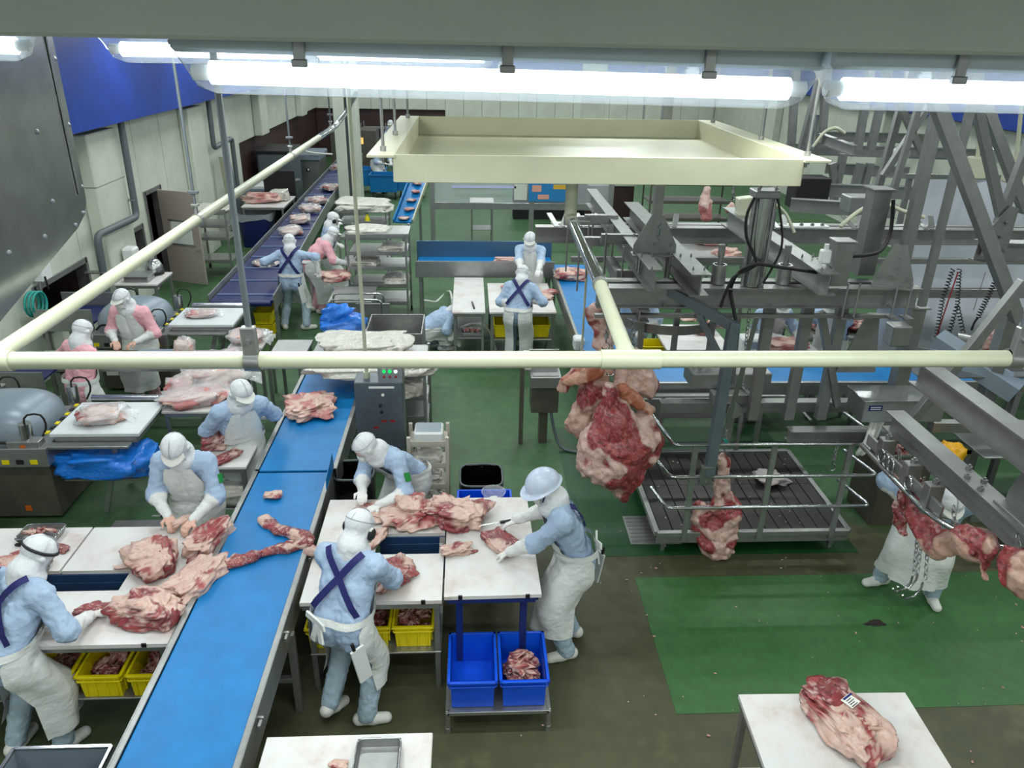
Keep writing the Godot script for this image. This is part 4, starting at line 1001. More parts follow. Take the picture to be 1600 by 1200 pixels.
var noise_w: FastNoiseLite
var noise_r: FastNoiseLite
func meat_setup() -> void:
	noise_a = FastNoiseLite.new(); noise_a.seed = 21; noise_a.frequency = 5.0; noise_a.fractal_octaves = 3
	noise_b = FastNoiseLite.new(); noise_b.seed = 33; noise_b.frequency = 11.0; noise_b.fractal_type = FastNoiseLite.FRACTAL_RIDGED; noise_b.fractal_octaves = 3; noise_b.domain_warp_enabled = true; noise_b.domain_warp_amplitude = 0.06; noise_b.domain_warp_frequency = 8.0
	noise_c = FastNoiseLite.new(); noise_c.seed = 44; noise_c.frequency = 45.0; noise_c.fractal_octaves = 2
	noise_w = FastNoiseLite.new(); noise_w.seed = 55; noise_w.frequency = 4.0; noise_w.fractal_octaves = 2
	noise_r = FastNoiseLite.new(); noise_r.seed = 66; noise_r.frequency = 3.4; noise_r.fractal_octaves = 3; noise_r.fractal_gain = 0.45
const FATC := Color(0.68, 0.43, 0.36)
func meat_tint(p: Vector3, kind: String) -> Color:
	var w := p + Vector3(noise_w.get_noise_3dv(p), noise_w.get_noise_3dv(p + Vector3(9, 3, 1)), noise_w.get_noise_3dv(p + Vector3(2, 7, 5))) * 0.09
	var a := noise_r.get_noise_3dv(w); var b := noise_b.get_noise_3dv(w * 1.3); var c := noise_c.get_noise_3dv(w); var g := noise_b.get_noise_3dv(w * Vector3(3.2, 1.4, 3.2))
	var fat := Color(0.55, 0.32, 0.26); var white := Color(0.62, 0.47, 0.42); var lean := Color(0.15, 0.02, 0.026); var bright := Color(0.31, 0.05, 0.055); var dark := Color(0.06, 0.012, 0.018)
	# a fat side, a lean side and seams between; "level" shifts how much of the surface is lean
	var level: float = {"fat": -0.16, "pale": -0.30, "rose": -0.02, "lean": 0.28, "crust": 0.04, "mixed": 0.03, "joint": 0.1, "hung": -0.13}.get(kind, 0.0)
	var fatty := fat.lerp(white, clampf(g * 0.8 + 0.25, 0, 1)).lerp(bright, smoothstep(0.62, 0.9, b) * 0.55)
	var meaty := lean.lerp(bright, clampf(a * 1.2 + c * 0.6 + 0.35, 0, 1)).lerp(white, smoothstep(0.45, 0.8, g) * (0.22 if kind == "hung" or kind == "crust" else 0.7)).lerp(dark, smoothstep(0.2, 0.5, -c) * 0.6)
	if kind == "rose": meaty = meaty.lerp(Color(0.55, 0.22, 0.21), 0.55)
	if kind == "crust": fatty = fatty.lerp(Color(0.30, 0.15, 0.09), 0.45)
	if kind == "shank": meaty = Color(0.34, 0.11, 0.06); fatty = Color(0.44, 0.22, 0.13).lerp(fat, clampf(g + 0.2, 0, 1))
	var o := fatty.lerp(meaty, smoothstep(-0.04, 0.05, a + level + 0.045 * c))
	o = o * (1.0 + 0.15 * c); o.a = 1.0
	return o
func blob_mesh(size: Vector3, seed_v: float, kind: String, nu := 34, nv := 22, box := 0.75, rough := 0.3) -> ArrayMesh:   # lump resting on y = 0
	var net := Net.new(); var off := Vector3(seed_v * 3.1, seed_v * 1.7, seed_v * 2.3)
	for j in nv + 1:
		for i in nu:
			var th := TAU * i / nu; var ph := PI * j / nv
			var d := Vector3(sin(ph) * cos(th), cos(ph), sin(ph) * sin(th))
			var q := Vector3(signf(d.x) * pow(absf(d.x), box), signf(d.y) * pow(absf(d.y), box), signf(d.z) * pow(absf(d.z), box))
			var r := 1.0 + rough * noise_a.get_noise_3dv(d * 0.16 + off) * 1.6 + rough * 0.6 * noise_a.get_noise_3dv(d * 0.42 + off) - 0.10 * rough * maxf(noise_b.get_noise_3dv(d * 0.12 + off), 0.0)
			var p := q * r * size * 0.5
			p.y = maxf(p.y + size.y * 0.42, 0.0) if p.y < 0 else p.y + size.y * 0.42
			net.V.append(p); net.N.append(Vector3.ZERO); net.C.append(meat_tint(p * 1.0 + off, kind))
	for j in nv:
		for i in nu:
			var a := j * nu + i; var b := j * nu + (i + 1) % nu; var c := (j + 1) * nu + (i + 1) % nu; var d := (j + 1) * nu + i
			for t in [[a, c, b], [a, d, c]]:
				var nn := (net.V[t[2]] - net.V[t[0]]).cross(net.V[t[1]] - net.V[t[0]])
				for k in t: net.I.append(k); net.N[k] += nn
	return net.mesh()
func meat(label: String, at: Vector3, size: Vector3, turn: float, kind: String, sd: float, o := {}) -> Node3D:
	var t := thing(o.get("called", "meat_piece"), label, "meat", at, deg_to_rad(turn), o.get("group", ""))
	part(t, "flesh", blob_mesh(size, sd, kind, o.get("nu", 36), o.get("nv", 22), o.get("box", 0.75), o.get("rough", 0.3)), M.meat)
	if o.get("cut", false):
		var cm := blob_mesh(size * Vector3(0.5, 0.75, 0.6), sd + 3.3, "lean", 24, 14, 0.8, 0.25); var c := part(t, "lean_cut_face", cm, M.meat); c.position = Vector3(size.x * 0.24, 0.005, size.z * 0.2)
	if o.get("bag", false):
		var bm := blob_mesh(size * Vector3(1.12, 1.1, 1.12), sd + 9.0, "pale", 30, 18, 0.7, 0.28); var bag_part := part(t, "clear_bag", bm, M.film)
		var tail := S(); var dx := size.x * 0.5
		var ff := func(u: float, v: float) -> Vector3: return Vector3(dx * (0.85 + v * 0.75), size.y * 0.35 * (1 - v) + 0.012 + 0.02 * sin(u * 17.0 + sd) * v, (u - 0.5) * size.z * (0.35 + 0.5 * v))
		grid(tail, ff, 12, 6); part(bag_part, "bag_tail", tail, M.film)
	return t
func strip_of(label: String, pts: Array, r0: float, r1: float, kind: String, called := "meat_strip", flat := 0.62) -> Node3D:   # long ragged piece along world points
	var f := Field.new(); f.k = 0.025; f.noise = noise_a; f.amp = 0.035
	var r := RandomNumberGenerator.new(); r.seed = label.length() * 7 + pts.size()
	for i in pts.size() - 1:
		var a: Vector3 = pts[i]; var b: Vector3 = pts[i + 1]; var q := lerpf(r0, r1, float(i) / (pts.size() - 1)); var q2 := lerpf(r0, r1, float(i + 1) / (pts.size() - 1))
		f.add(a, b, q, q2, FATC)
		var side := (b - a).cross(Vector3.UP).normalized()
		for k in 4:
			var c := a.lerp(b, r.randf()) + side * r.randf_range(-1.3, 1.3) * q; f.add(c, c + (b - a).normalized() * 0.06 + side * r.randf_range(-0.03, 0.03), q * r.randf_range(0.25, 0.6), q * 0.25, FATC)
	var net := Net.new(); net.polygonise(f, 0.010, func(p: Vector3) -> Color: return meat_tint(p * 1.5, kind))
	var low: float = (pts[0] as Vector3).y - maxf(r0, r1) - 0.012
	for i in net.V.size(): net.V[i].y = low + (net.V[i].y - low) * flat
	var t := thing(called, label, "meat", pts[0]); part(t, "flesh", net.mesh(), M.meat, true)
	return t
func heap(label: String, at: Vector3, sx: float, sz: float, h: float, kind: String, n: int, sd: int, chunk := 0.08) -> void:   # nobody could count the scraps
	var t := thing("trimming_heap", label, "meat", at); t.set_meta("kind", "stuff")
	var r := RandomNumberGenerator.new(); r.seed = sd
	var tool := SurfaceTool.new(); tool.begin(Mesh.PRIMITIVE_TRIANGLES)
	var kinds := [blob_mesh(Vector3(1.5, 0.5, 0.6), sd + 0.1, kind, 14, 9, 0.8, 0.5), blob_mesh(Vector3(1, 0.6, 0.9), sd + 1.7, "lean", 14, 9, 0.8, 0.5), blob_mesh(Vector3(1.7, 0.3, 0.4), sd + 2.9, "mixed", 14, 9, 0.8, 0.5)]
	for i in n:
		var u := r.randf_range(-0.5, 0.5); var v := r.randf_range(-0.5, 0.5)
		var y := h * maxf(0.0, 1.0 - (u * u + v * v) * 2.6) * r.randf_range(0.45, 1.0)
		var b := Basis.from_euler(Vector3(r.randf_range(-0.5, 0.5), r.randf() * TAU, r.randf_range(-0.5, 0.5))).scaled(Vector3.ONE * chunk * r.randf_range(0.6, 1.3))
		tool.append_from(kinds[i % 3], 0, Transform3D(b, Vector3(u * sx, y, v * sz)))
	part(t, "scraps", tool.commit(), M.meat)
func under(px: float, py: float, h: float) -> Vector3:   # floor point below a photo pixel taken at height h
	var p := G(px, py, h); p.y = 0.0; return p
func people() -> void:
	var T := 0.93
	var p := Vector3.ZERO
	person("worker in white apron and crossed navy straps, black head band, stooping over the pan table", under(75, 1150, 0.05), 25, {"lean": 34.0, "nod": 38.0, "turn": 25.0, "hands": [G(75, 975, T), G(140, 962, T)], "straps": true, "band": true, "visor": false, "bow": 17, "span": 128.0, "hem": 0.2, "feet": [Vector2(-0.14, -0.12), Vector2(0.16, 0.0)], "hip": -0.05, "fine": 0.006})
	p = G(283, 825, 0.87); person("worker with green arm badge facing out, trimming a small piece with a knife", Vector3(p.x, 0, -5.62), 182, {"lean": 16.0, "nod": 46.0, "hands": [G(302, 812, 0.97), G(262, 806, 0.97)], "badge": 0, "bare": true, "fine": 0.006, "height": 1.7})
	person("worker holding a red cut at the small board beside the conveyor", under(385, 590, 1.58) + Vector3(-0.12, 0, 0.0), 150, {"lean": 16.0, "nod": 30.0, "turn": -15.0, "hands": [G(408, 650, 1.0), G(352, 668, 1.0)], "bare": true, "height": 1.68})
	person("worker with navy back straps and a white knife sheath, cutting at the holed table", Vector3(G(560, 1080).x, 0, -4.13), 22, {"lean": 24.0, "nod": 32.0, "turn": 10.0, "hands": [G(580, 905, T), G(622, 898, T)], "straps": true, "visor": false, "bow": 17, "earmuff": true, "sheath": 118.0, "span": 118.0, "hem": 0.32, "feet": [Vector2(-0.14, -0.06), Vector2(0.12, -0.02)], "toes": [8.0, 62.0], "lift": 0, "fine": 0.006, "height": 1.7})
	p = G(622, 780, 0.9); person("worker bending sideways over the meat, green badge on the sleeve", Vector3(p.x, 0, -6.02), 222, {"lean": 46.0, "nod": 30.0, "turn": 22.0, "hands": [G(592, 790, T), G(566, 768, 0.98)], "badge": 0, "hem": 0.25, "visor": false, "fine": 0.006, "height": 1.66})
	person("worker in a pale safety helmet slicing a dark slab", Vector3(0.76, 0, -4.78), 268, {"lean": 22.0, "nod": 24.0, "turn": -8.0, "hands": [G(796, 862, 0.95), G(806, 812, 1.0)], "helmet": true, "straps": true, "visor": false, "bow": 15, "sheath": 150.0, "hem": 0.28, "span": 118.0, "fine": 0.006, "feet": [Vector2(-0.13, 0.02), Vector2(0.12, -0.06)], "height": 1.72})
	person("worker in a long apron standing behind the hook chains", under(1418, 925, 0.0), 205, {"lean": 58.0, "nod": 40.0, "turn": -20.0, "hands": [G(1440, 790, 1.0), G(1415, 790, 1.0)], "hem": 0.22, "span": 115.0, "feet": [Vector2(-0.18, 0.05), Vector2(0.24, -0.02)], "toes": [-15.0, 55.0], "hip": 0.0})
	person("worker in pink with a white apron, back turned, by the packing machine", under(107, 505, 1.62), 35, {"pink": true, "lean": 10.0, "visor": false, "hands": [G(90, 560, 1.0), G(150, 556, 1.0)], "cell": 0.016, "height": 1.66, "span": 112.0})
	person("worker in pink facing out with hands on the steel table", under(190, 455, 1.6) + Vector3(0, 0, -0.2), 188, {"pink": true, "lean": 14.0, "nod": 22.0, "turn": 18.0, "hands": [G(212, 534, 0.98), G(180, 533, 0.98)], "bare": true, "cell": 0.016, "height": 1.66})
	person("worker with navy back straps reaching a bag on the navy conveyor", under(464, 514, 0.0), 6, {"height": 1.6, "lean": 9.0, "nod": 15.0, "turn": -20.0, "hands": [G(422, 410, 1.08), G(497, 425, 1.0)], "pole": [Vector3(-0.3, 0.2, 1), Vector3(1, 0.1, 0.4)], "straps": true, "visor": false, "sheath": 120.0, "cell": 0.016, "span": 115.0, "hem": 0.35, "feet": [Vector2(-0.2, 0.0), Vector2(0.17, 0.0)], "toes": [-30.0, 70.0]})
	person("worker in blue reaching towards the covered rack", under(507, 337, 1.58), 70, {"earmuff": true, "lean": 12.0, "nod": 20.0, "hands": [G(527, 382, 1.05), G(532, 345, 1.35)], "cell": 0.017})
	person("worker in pink bending over a cart of meat", under(497, 488, 0.0), 62, {"pink": true, "lean": 46.0, "nod": 15.0, "hands": [G(535, 420, 0.95), G(545, 412, 0.95)], "cell": 0.017, "hem": 0.2})
	person("worker crouching under the narrow table end", under(676, 546, 0.0), 70, {"crouch": 0.5, "lean": 66.0, "nod": 20.0, "hands": [G(706, 540, 0.25), G(712, 530, 0.25)], "cell": 0.018, "hem": 0.12, "height": 1.64, "feet": [Vector2(-0.1, -0.15), Vector2(0.1, 0.15)]})
	person("worker with navy straps, back turned, at the table of thin slices", Vector3(0.7, 0, -10.62), 14, {"height": 1.58, "lean": 30.0, "nod": 26.0, "hands": [G(806, 474, 0.98), G(828, 470, 0.98)], "straps": true, "visor": false, "cell": 0.017, "hem": 0.2, "span": 168.0})
	person("worker facing out across the thin slice table by the steel trough", Vector3(1.0, 0, -12.48), 190, {"lean": 14.0, "nod": 30.0, "hands": [G(838, 446, 0.98), G(815, 446, 0.98)], "cell": 0.017})
	person("worker under the rail frame cutting a red joint", under(1226, 488, 1.48) + Vector3(0.1, 0, -0.72), 176, {"lean": 32.0, "nod": 38.0, "hands": [G(1248, 534, 1.0), G(1228, 530, 1.0)], "cell": 0.016, "bare": true})
	person("worker half hidden by the rail frame post, sleeves reaching down to meat", under(1312, 458, 1.6), 222, {"lean": 20.0, "nod": 30.0, "hands": [G(1292, 512, 0.98), G(1283, 505, 0.98)], "straps": true, "cell": 0.017})
	person("worker in blue behind the curved guard band", under(1018, 445, 1.55) + Vector3(-0.15, 0, -0.2), 200, {"lean": 20.0, "nod": 30.0, "hands": [G(1005, 515, 0.95), G(1030, 512, 0.95)], "cell": 0.018, "apron": false})
	person("worker standing upright behind the blue wheeled tubs", under(613, 188, 1.6), 200, {"cell": 0.022, "fine": 0.012, "hand_cell": 0.008, "muffs": false})
	person("worker bent over beside the blue wheeled tubs", under(590, 226, 1.45), 130, {"lean": 35.0, "cell": 0.022, "fine": 0.012, "hand_cell": 0.008, "muffs": false})
	stamp("people")
func knife(label: String, a: Vector3, b: Vector3) -> void:   # handle end to tip
	var t := thing("knife", label, "knife", a); var d := (b - a).normalized(); var s := d.cross(Vector3.UP).normalized(); var st := S()
	bar(st, a, a.lerp(b, 0.42), 0.024, 0.018, 0.005); part(t, "handle", st, M.ink, true)
	st = S(); var m := a.lerp(b, 0.42)
	for y in [-0.0012, 0.0012]:
		var o := Vector3(0, y, 0); quad(st, m - s * 0.014 + o, m + s * 0.014 + o, b.lerp(m, 0.2) + s * 0.012 + o, b - s * 0.006 + o, m + Vector3(0, -y * 50, 0))
	part(t, "blade", st, M.polished, true)
func pan(label: String, at: Vector3, sx: float, sz: float, h: float, turn := 0.0) -> Node3D:   # shallow steel pan
	var t := thing("steel_pan", label, "pan", at, deg_to_rad(turn)); var st := S()
	bx(st, Vector3(0, 0.002, 0), Vector3(sx - 0.03, 0.004, sz - 0.03), 0.001)
	for s in [-1, 1]:
		quad(st, Vector3(s * (sx / 2 - 0.015), 0, -sz / 2 + 0.015), Vector3(s * (sx / 2 - 0.015), 0, sz / 2 - 0.015), Vector3(s * sx / 2, h, sz / 2), Vector3(s * sx / 2, h, -sz / 2), Vector3.ZERO)
		quad(st, Vector3(-sx / 2 + 0.015, 0, s * (sz / 2 - 0.015)), Vector3(sx / 2 - 0.015, 0, s * (sz / 2 - 0.015)), Vector3(sx / 2, h, s * sz / 2), Vector3(-sx / 2, h, s * sz / 2), Vector3.ZERO)
	part(t, "pan_body", st, M.steel); st = S()
	tube(st, bend([Vector3(-sx / 2, h, 0), Vector3(-sx / 2, h, -sz / 2), Vector3(sx / 2, h, -sz / 2), Vector3(sx / 2, h, sz / 2), Vector3(-sx / 2, h, sz / 2), Vector3(-sx / 2, h, 0)], 0.04), 0.006, 6); part(t, "rolled_rim", st, M.polished)
	return t
func near_meat() -> void:
	var b := 0.872
	# left table
	meat("thick slab of pale skinned meat with a dark cut edge, on the pan table", G(240, 884, b), Vector3(0.32, 0.2, 0.42), 25, "fat", 1.0, {"nu": 60, "nv": 36, "cut": true})
	meat("wide pale sheet of meat hanging over the conveyor edge of the pan table", G(310, 912, b), Vector3(0.27, 0.14, 0.5), -28, "pale", 2.0, {"nu": 60, "nv": 36})
	meat("red and white marbled joint by the stooping worker on the pan table", G(235, 962, b), Vector3(0.46, 0.17, 0.3), -8, "joint", 3.4, {"nu": 64, "nv": 40, "cut": true})
	meat("pale pink wedge of neck meat lying against the conveyor rail", G(326, 852, b), Vector3(0.22, 0.13, 0.40), -14, "fat", 4.4, {"nu": 52, "nv": 32, "box": 0.55, "rough": 0.35, "cut": true})
	meat("small dark red piece at the stooping worker's hand", G(147, 958, b), Vector3(0.22, 0.06, 0.13), 20, "lean", 5.1)
	meat("flat red slab with a pale rim near the pan table end", G(30, 893, b), Vector3(0.42, 0.08, 0.3), 15, "rose", 6.2, {"nu": 44})
	meat("pink offcut beside the knife on the pan table board", G(33, 868, b), Vector3(0.16, 0.03, 0.1), 30, "fat", 7.7)
	meat("small red offcut near the board joint", G(96, 860, b), Vector3(0.13, 0.04, 0.08), -20, "lean", 8.3)
	meat("pale pink slab at the outer end of the pan table", G(8, 925, b), Vector3(0.3, 0.06, 0.16), 0, "fat", 9.1)
	meat("thin pale scrap beside the drop hole", G(196, 886, b), Vector3(0.15, 0.02, 0.06), 10, "pale", 9.6)
	pan("steel pan of pink trimmings on the pan table corner", G(66, 838, b + 0.01), 0.3, 0.2, 0.045, 0)
	heap("pink trimmings lying in the steel pan", G(66, 838, b + 0.02), 0.2, 0.12, 0.05, "fat", 14, 3, 0.06)
	knife("long knife lying in front of the steel pan", G(24, 851, b + 0.01), G(70, 855, b + 0.005))
	meat("small piece held in the badge worker's hand", G(284, 818, 0.93), Vector3(0.16, 0.05, 0.07), 40, "rose", 11.0)
	knife("thin knife in the hand of the worker with the badge", G(262, 806, 0.97), G(236, 806, 0.97))
	# on the conveyor
	strip_of("long bony strip lying across the blue belt", [G(352, 878, 0.95), G(395, 866, 0.95), G(440, 851, 0.95), G(482, 842, 0.95)], 0.055, 0.05, "joint")
	strip_of("thick bony strip with a dark end on the blue belt", [G(412, 808, 0.95), G(440, 824, 0.95), G(478, 838, 0.95)], 0.05, 0.06, "joint")
	strip_of("bony strip bridging from the belt to the holed table", [G(482, 856, 0.95), G(508, 862, 0.93), G(535, 850, 0.92)], 0.045, 0.05, "mixed")
	meat("small square cut with white fat alone on the belt", G(426, 777, 0.905), Vector3(0.15, 0.05, 0.1), 0, "fat", 14.0, {"cut": true})
	meat("pile of pink cuts where the belt passes the spray bottle", G(488, 640, 0.91), Vector3(0.44, 0.14, 0.5), 12, "rose", 15.0, {"nu": 60, "nv": 36, "rough": 0.5})
	# right tables
	meat("flat fatty pieces behind the strapped worker's head", G(598, 803, b), Vector3(0.4, 0.05, 0.26), 8, "rose", 16.0, {"nu": 48, "rough": 0.5})
	meat("folded white and red flank in the middle of the holed table", G(647, 806, b), Vector3(0.4, 0.13, 0.36), 15, "pale", 17.0, {"nu": 60, "nv": 36, "rough": 0.45})
	meat("crumpled red and white flank next to the drop hole corner", G(712, 808, b), Vector3(0.44, 0.15, 0.38), -12, "mixed", 18.2, {"nu": 60, "nv": 36, "rough": 0.5})
	meat("pale curled scraps beside the hole on the blue legged table", G(712, 862, b), Vector3(0.24, 0.05, 0.12), 12, "fat", 19.0, {"rough": 0.6})
	meat("dark purple slab with a fat edge being sliced by the helmeted worker", G(784, 851, b), Vector3(0.22, 0.07, 0.34), 32, "lean", 20.0, {"nu": 44, "box": 0.55, "rough": 0.15})
	meat("ragged red joint under the strapped worker's hands", G(608, 905, b), Vector3(0.36, 0.12, 0.32), 30, "mixed", 21.5, {"nu": 56, "nv": 34, "rough": 0.5})
	meat("long fatty strip beside the strapped worker's shoulder", G(585, 846, b), Vector3(0.12, 0.05, 0.32), -25, "fat", 22.0)
	meat("tiny dark sliver on the blue legged table", G(741, 863, b), Vector3(0.07, 0.015, 0.03), 40, "lean", 23.0)
	knife("steak knife in the helmeted worker's hand", G(806, 812, 1.0), G(748, 822, 0.95))
	# trimmings in the crates and bins
	for q in [[Vector3(-1.06, 0.39, -4.64), "mixed", 1], [Vector3(-0.745, 0.39, -4.64), "lean", 2], [Vector3(-0.43, 0.4, -4.64), "mixed", 3], [Vector3(-2.82, 0.4, -4.22), "mixed", 4], [Vector3(-2.49, 0.4, -4.22), "rose", 5], [Vector3(-2.16, 0.4, -4.22), "mixed", 6], [Vector3(-3.42, 0.23, -4.0), "lean", 7]]:
		heap(["red trimmings filling the crate next to the conveyor leg", "trimmings in the middle crate under the holed table", "dark trimmings in the crate by the blue bins", "trimmings in the crate behind the stooping worker", "trimmings in the middle crate under the pan table", "trimmings in the crate against the conveyor side", "trimmings in the low trolley crate"][q[2] - 1], q[0], 0.2, 0.34, 0.1, q[1], 40, q[2], 0.075)
	heap("bony scraps heaped in the second blue bin", Vector3(0.365, 0.22, -4.2), 0.17, 0.28, 0.22, "mixed", 50, 12, 0.095)
	meat("single pale scrap in the nearly empty blue bin", Vector3(0.08, 0.206, -4.1), Vector3(0.11, 0.05, 0.16), 20, "fat", 25.0)
	# rib piece with label on the foreground table
	var q := G(1313, 1135, 0.865)
	var rib := thing("rib_piece", "thick rib piece with a white price label, pale fat side and dark bone face", "meat", q, deg_to_rad(22))
	part(rib, "flesh", blob_mesh(Vector3(0.32, 0.15, 0.52), 31.0, "fat", 72, 44, 0.6, 0.28), M.meat)
	var st := S()
	for i in 6:
		var z := -0.02 + i * 0.035
		st = S(); rod(st, Vector3(0.02, 0.135, z), Vector3(0.16, 0.10, z + 0.03), 0.010, 8, 0.008); part(rib, "rib_bone", st, mat("bone", Color(0.80, 0.66, 0.60), 0.4))
	part(rib, "dark_meat", blob_mesh(Vector3(0.24, 0.06, 0.2), 33.0, "lean", 30, 18, 0.7, 0.4), M.meat).position = Vector3(0.02, 0.105, -0.16)
	st = S(); bx(st, Vector3(0.06, 0.156, -0.02), Vector3(0.085, 0.003, 0.075), 0.001, Basis(Vector3.UP, 0.2)); var lab := part(rib, "price_label", st, M.label_white)
	st = S(); bx(st, Vector3(0.068, 0.158, -0.05), Vector3(0.083, 0.002, 0.012), 0.0, Basis(Vector3.UP, 0.2)); part(lab, "blue_header", st, M.blue_frame)
	st = S()
	for i in 4: bx(st, Vector3(0.055 + 0.004 * (i % 2), 0.158, -0.03 + i * 0.014), Vector3(0.045 + 0.01 * (i % 2), 0.002, 0.004), 0.0, Basis(Vector3.UP, 0.2))
	part(lab, "print_lines", st, M.ink)
	pan("steel pan at the edge of the small table by the conveyor", G(590, 1195, 0.865), 0.24, 0.26, 0.05, 0)
	meat("pale scrap beside the empty steel pan", G(530, 1197, 0.862), Vector3(0.1, 0.02, 0.06), 0, "fat", 27.0)
# ---------- overhead rails and machinery on the right
func mem(par: Node3D, called: String, kind: String, a: Vector3, b: Vector3, w: float, h: float, m: Material, t := 0.01) -> MeshInstance3D:
	var st := S()
	if kind == "box": bar(st, a, b, w, h)
	elif kind == "rod": rod(st, a, b, w, 12)
	else: beam(st, kind, a, b, w, h, t)
	return part(par, called, st, m, true)
func bolts(par: Node3D, pts: Array, n := Vector3.UP, r := 0.014) -> void:
	for p in pts:
		var st := S(); rod(st, p, (p as Vector3) + n * 0.022, r, 6); rod(st, p, (p as Vector3) + n * 0.034, r * 0.5, 8); part(par, "bolt", st, M.galv, true)
func hose(par: Node3D, called: String, pts: Array, r: float, m: Material) -> void:
	var c := Curve3D.new()
	for i in pts.size():
		var tg: Vector3 = ((pts[mini(i + 1, pts.size() - 1)] as Vector3) - (pts[maxi(i - 1, 0)] as Vector3)) / 6.0
		c.add_point(pts[i], -tg, tg)
	var q := []
	var n := maxi(8, int(c.get_baked_length() / 0.05))
	for i in n + 1: q.append(c.sample_baked(c.get_baked_length() * i / n, true))
	var st := S(); tube(st, q, r, 8); part(par, called, st, m, true)
func coil(par: Node3D, called: String, a: Vector3, b: Vector3, r: float, turns: int, m: Material, sag := 0.0) -> void:
	var q := []; var d := (b - a).normalized(); var x := d.cross(Vector3(0.2, 0.1, 1)).normalized(); var y := d.cross(x)
	for i in turns * 8 + 1:
		var t := float(i) / (turns * 8); var an := TAU * i / 8.0
		q.append(a.lerp(b, t) + x * cos(an) * r + y * sin(an) * r - Vector3(0, sag * sin(PI * t), 0))
	var st := S(); tube(st, q, 0.006, 5); part(par, called, st, m, true)
func gusset(par: Node3D, foot: Vector3, wide: float, tall: float, dirv: Vector3, m: Material) -> void:   # triangular bracket on a base plate under a hanger post
	var z := dirv.cross(Vector3.UP).normalized(); var st := S()
	prism(st, PackedVector2Array([Vector2(-wide / 2, 0), Vector2(wide / 2, 0), Vector2(wide / 2, wide * 0.2), Vector2(0.05, tall), Vector2(-0.05, tall), Vector2(-wide / 2, wide * 0.2)]), Transform3D(Basis(dirv, Vector3.UP, z), foot - z * 0.005), 0.01)
	part(par, "gusset_plate", st, m, true)
	st = S(); bx(st, foot - Vector3(0, 0.008, 0), Vector3(wide * 1.05, 0.016, 0.14), 0.003, Basis(dirv, Vector3.UP, z)); part(par, "base_plate", st, m, true)
	bolts(par, [foot + dirv * wide * 0.38 + Vector3(0, 0.07, 0) - z * 0.0, foot - dirv * wide * 0.38 + Vector3(0, 0.07, 0), foot + Vector3(0, 0.08, 0), foot + Vector3(0.02, tall * 0.45, 0), foot + Vector3(0.02, tall * 0.7, 0)], -z if z.z < 0 else z, 0.016)
func chain(par: Node3D, called: String, a: Vector3, b: Vector3, m: Material, link := 0.045) -> void:
	var n := int(a.distance_to(b) / (link * 0.75)); var d := (b - a).normalized(); var x := d.cross(Vector3(0.3, 0.1, 1)).normalized(); var y := d.cross(x)
	var st := S()
	for i in n:
		var c := a.lerp(b, (i + 0.5) / n); var s := x if i % 2 == 0 else y; var q := []
		for k in 9:
			var an := TAU * k / 8; q.append(c + d * sin(an) * link * 0.5 + s * cos(an) * link * 0.3)
		tube(st, q, link * 0.09, 5, -1, false)
	var o := part(par, called, st, m, true); o.set_meta("kind", "stuff")
func hook(label: String, top: Vector3, tip: Vector3) -> Node3D:   # chain, swivel and S hook
	var t := thing("meat_hook", label, "hook", top)
	var m := top.lerp(tip, 0.62); chain(t, "hook_chain", top, m, M.steel)
	var st := S(); var q := []
	for k in 13:
		var an := PI * 0.5 - TAU * 0.72 * k / 12; q.append(m + Vector3(cos(an) * 0.035, sin(an) * 0.035 - 0.1, 0))
	tube(st, [m, m + Vector3(0, -0.065, 0)] + q, 0.007, 6); part(t, "steel_hook", st, M.polished, true)
	st = S(); lathe(st, [Vector2(0.0, 0.02), Vector2(0.02, 0.02), Vector2(0.02, -0.02), Vector2(0, -0.02)], Transform3D(Basis(), m), 10); part(t, "swivel", st, M.steel, true)
	return t
func carcass(label: String, bones: Array, kind: String, cell := 0.014, amp := 0.05) -> Node3D:   # bones: [a, b, r0, r1]
	var f := Field.new(); f.k = 0.07; f.noise = noise_a; f.amp = amp
	for b in bones: f.add(b[0], b[1], b[2], b[3], FATC)
	var net := Net.new(); net.polygonise(f, cell, func(p: Vector3) -> Color: return meat_tint(p * 0.52, kind))
	var t := thing("hanging_carcass", label, "meat", bones[0][0]); part(t, "flesh", net.mesh(), M.meat, true); return t
func to_ceiling(a: Vector3, b: Vector3) -> Vector3:   # carry a bar on upwards to the ceiling
	return a + (a - b) * ((5.2 - a.y) / maxf(a.y - b.y, 0.2)) if a.y > b.y else a
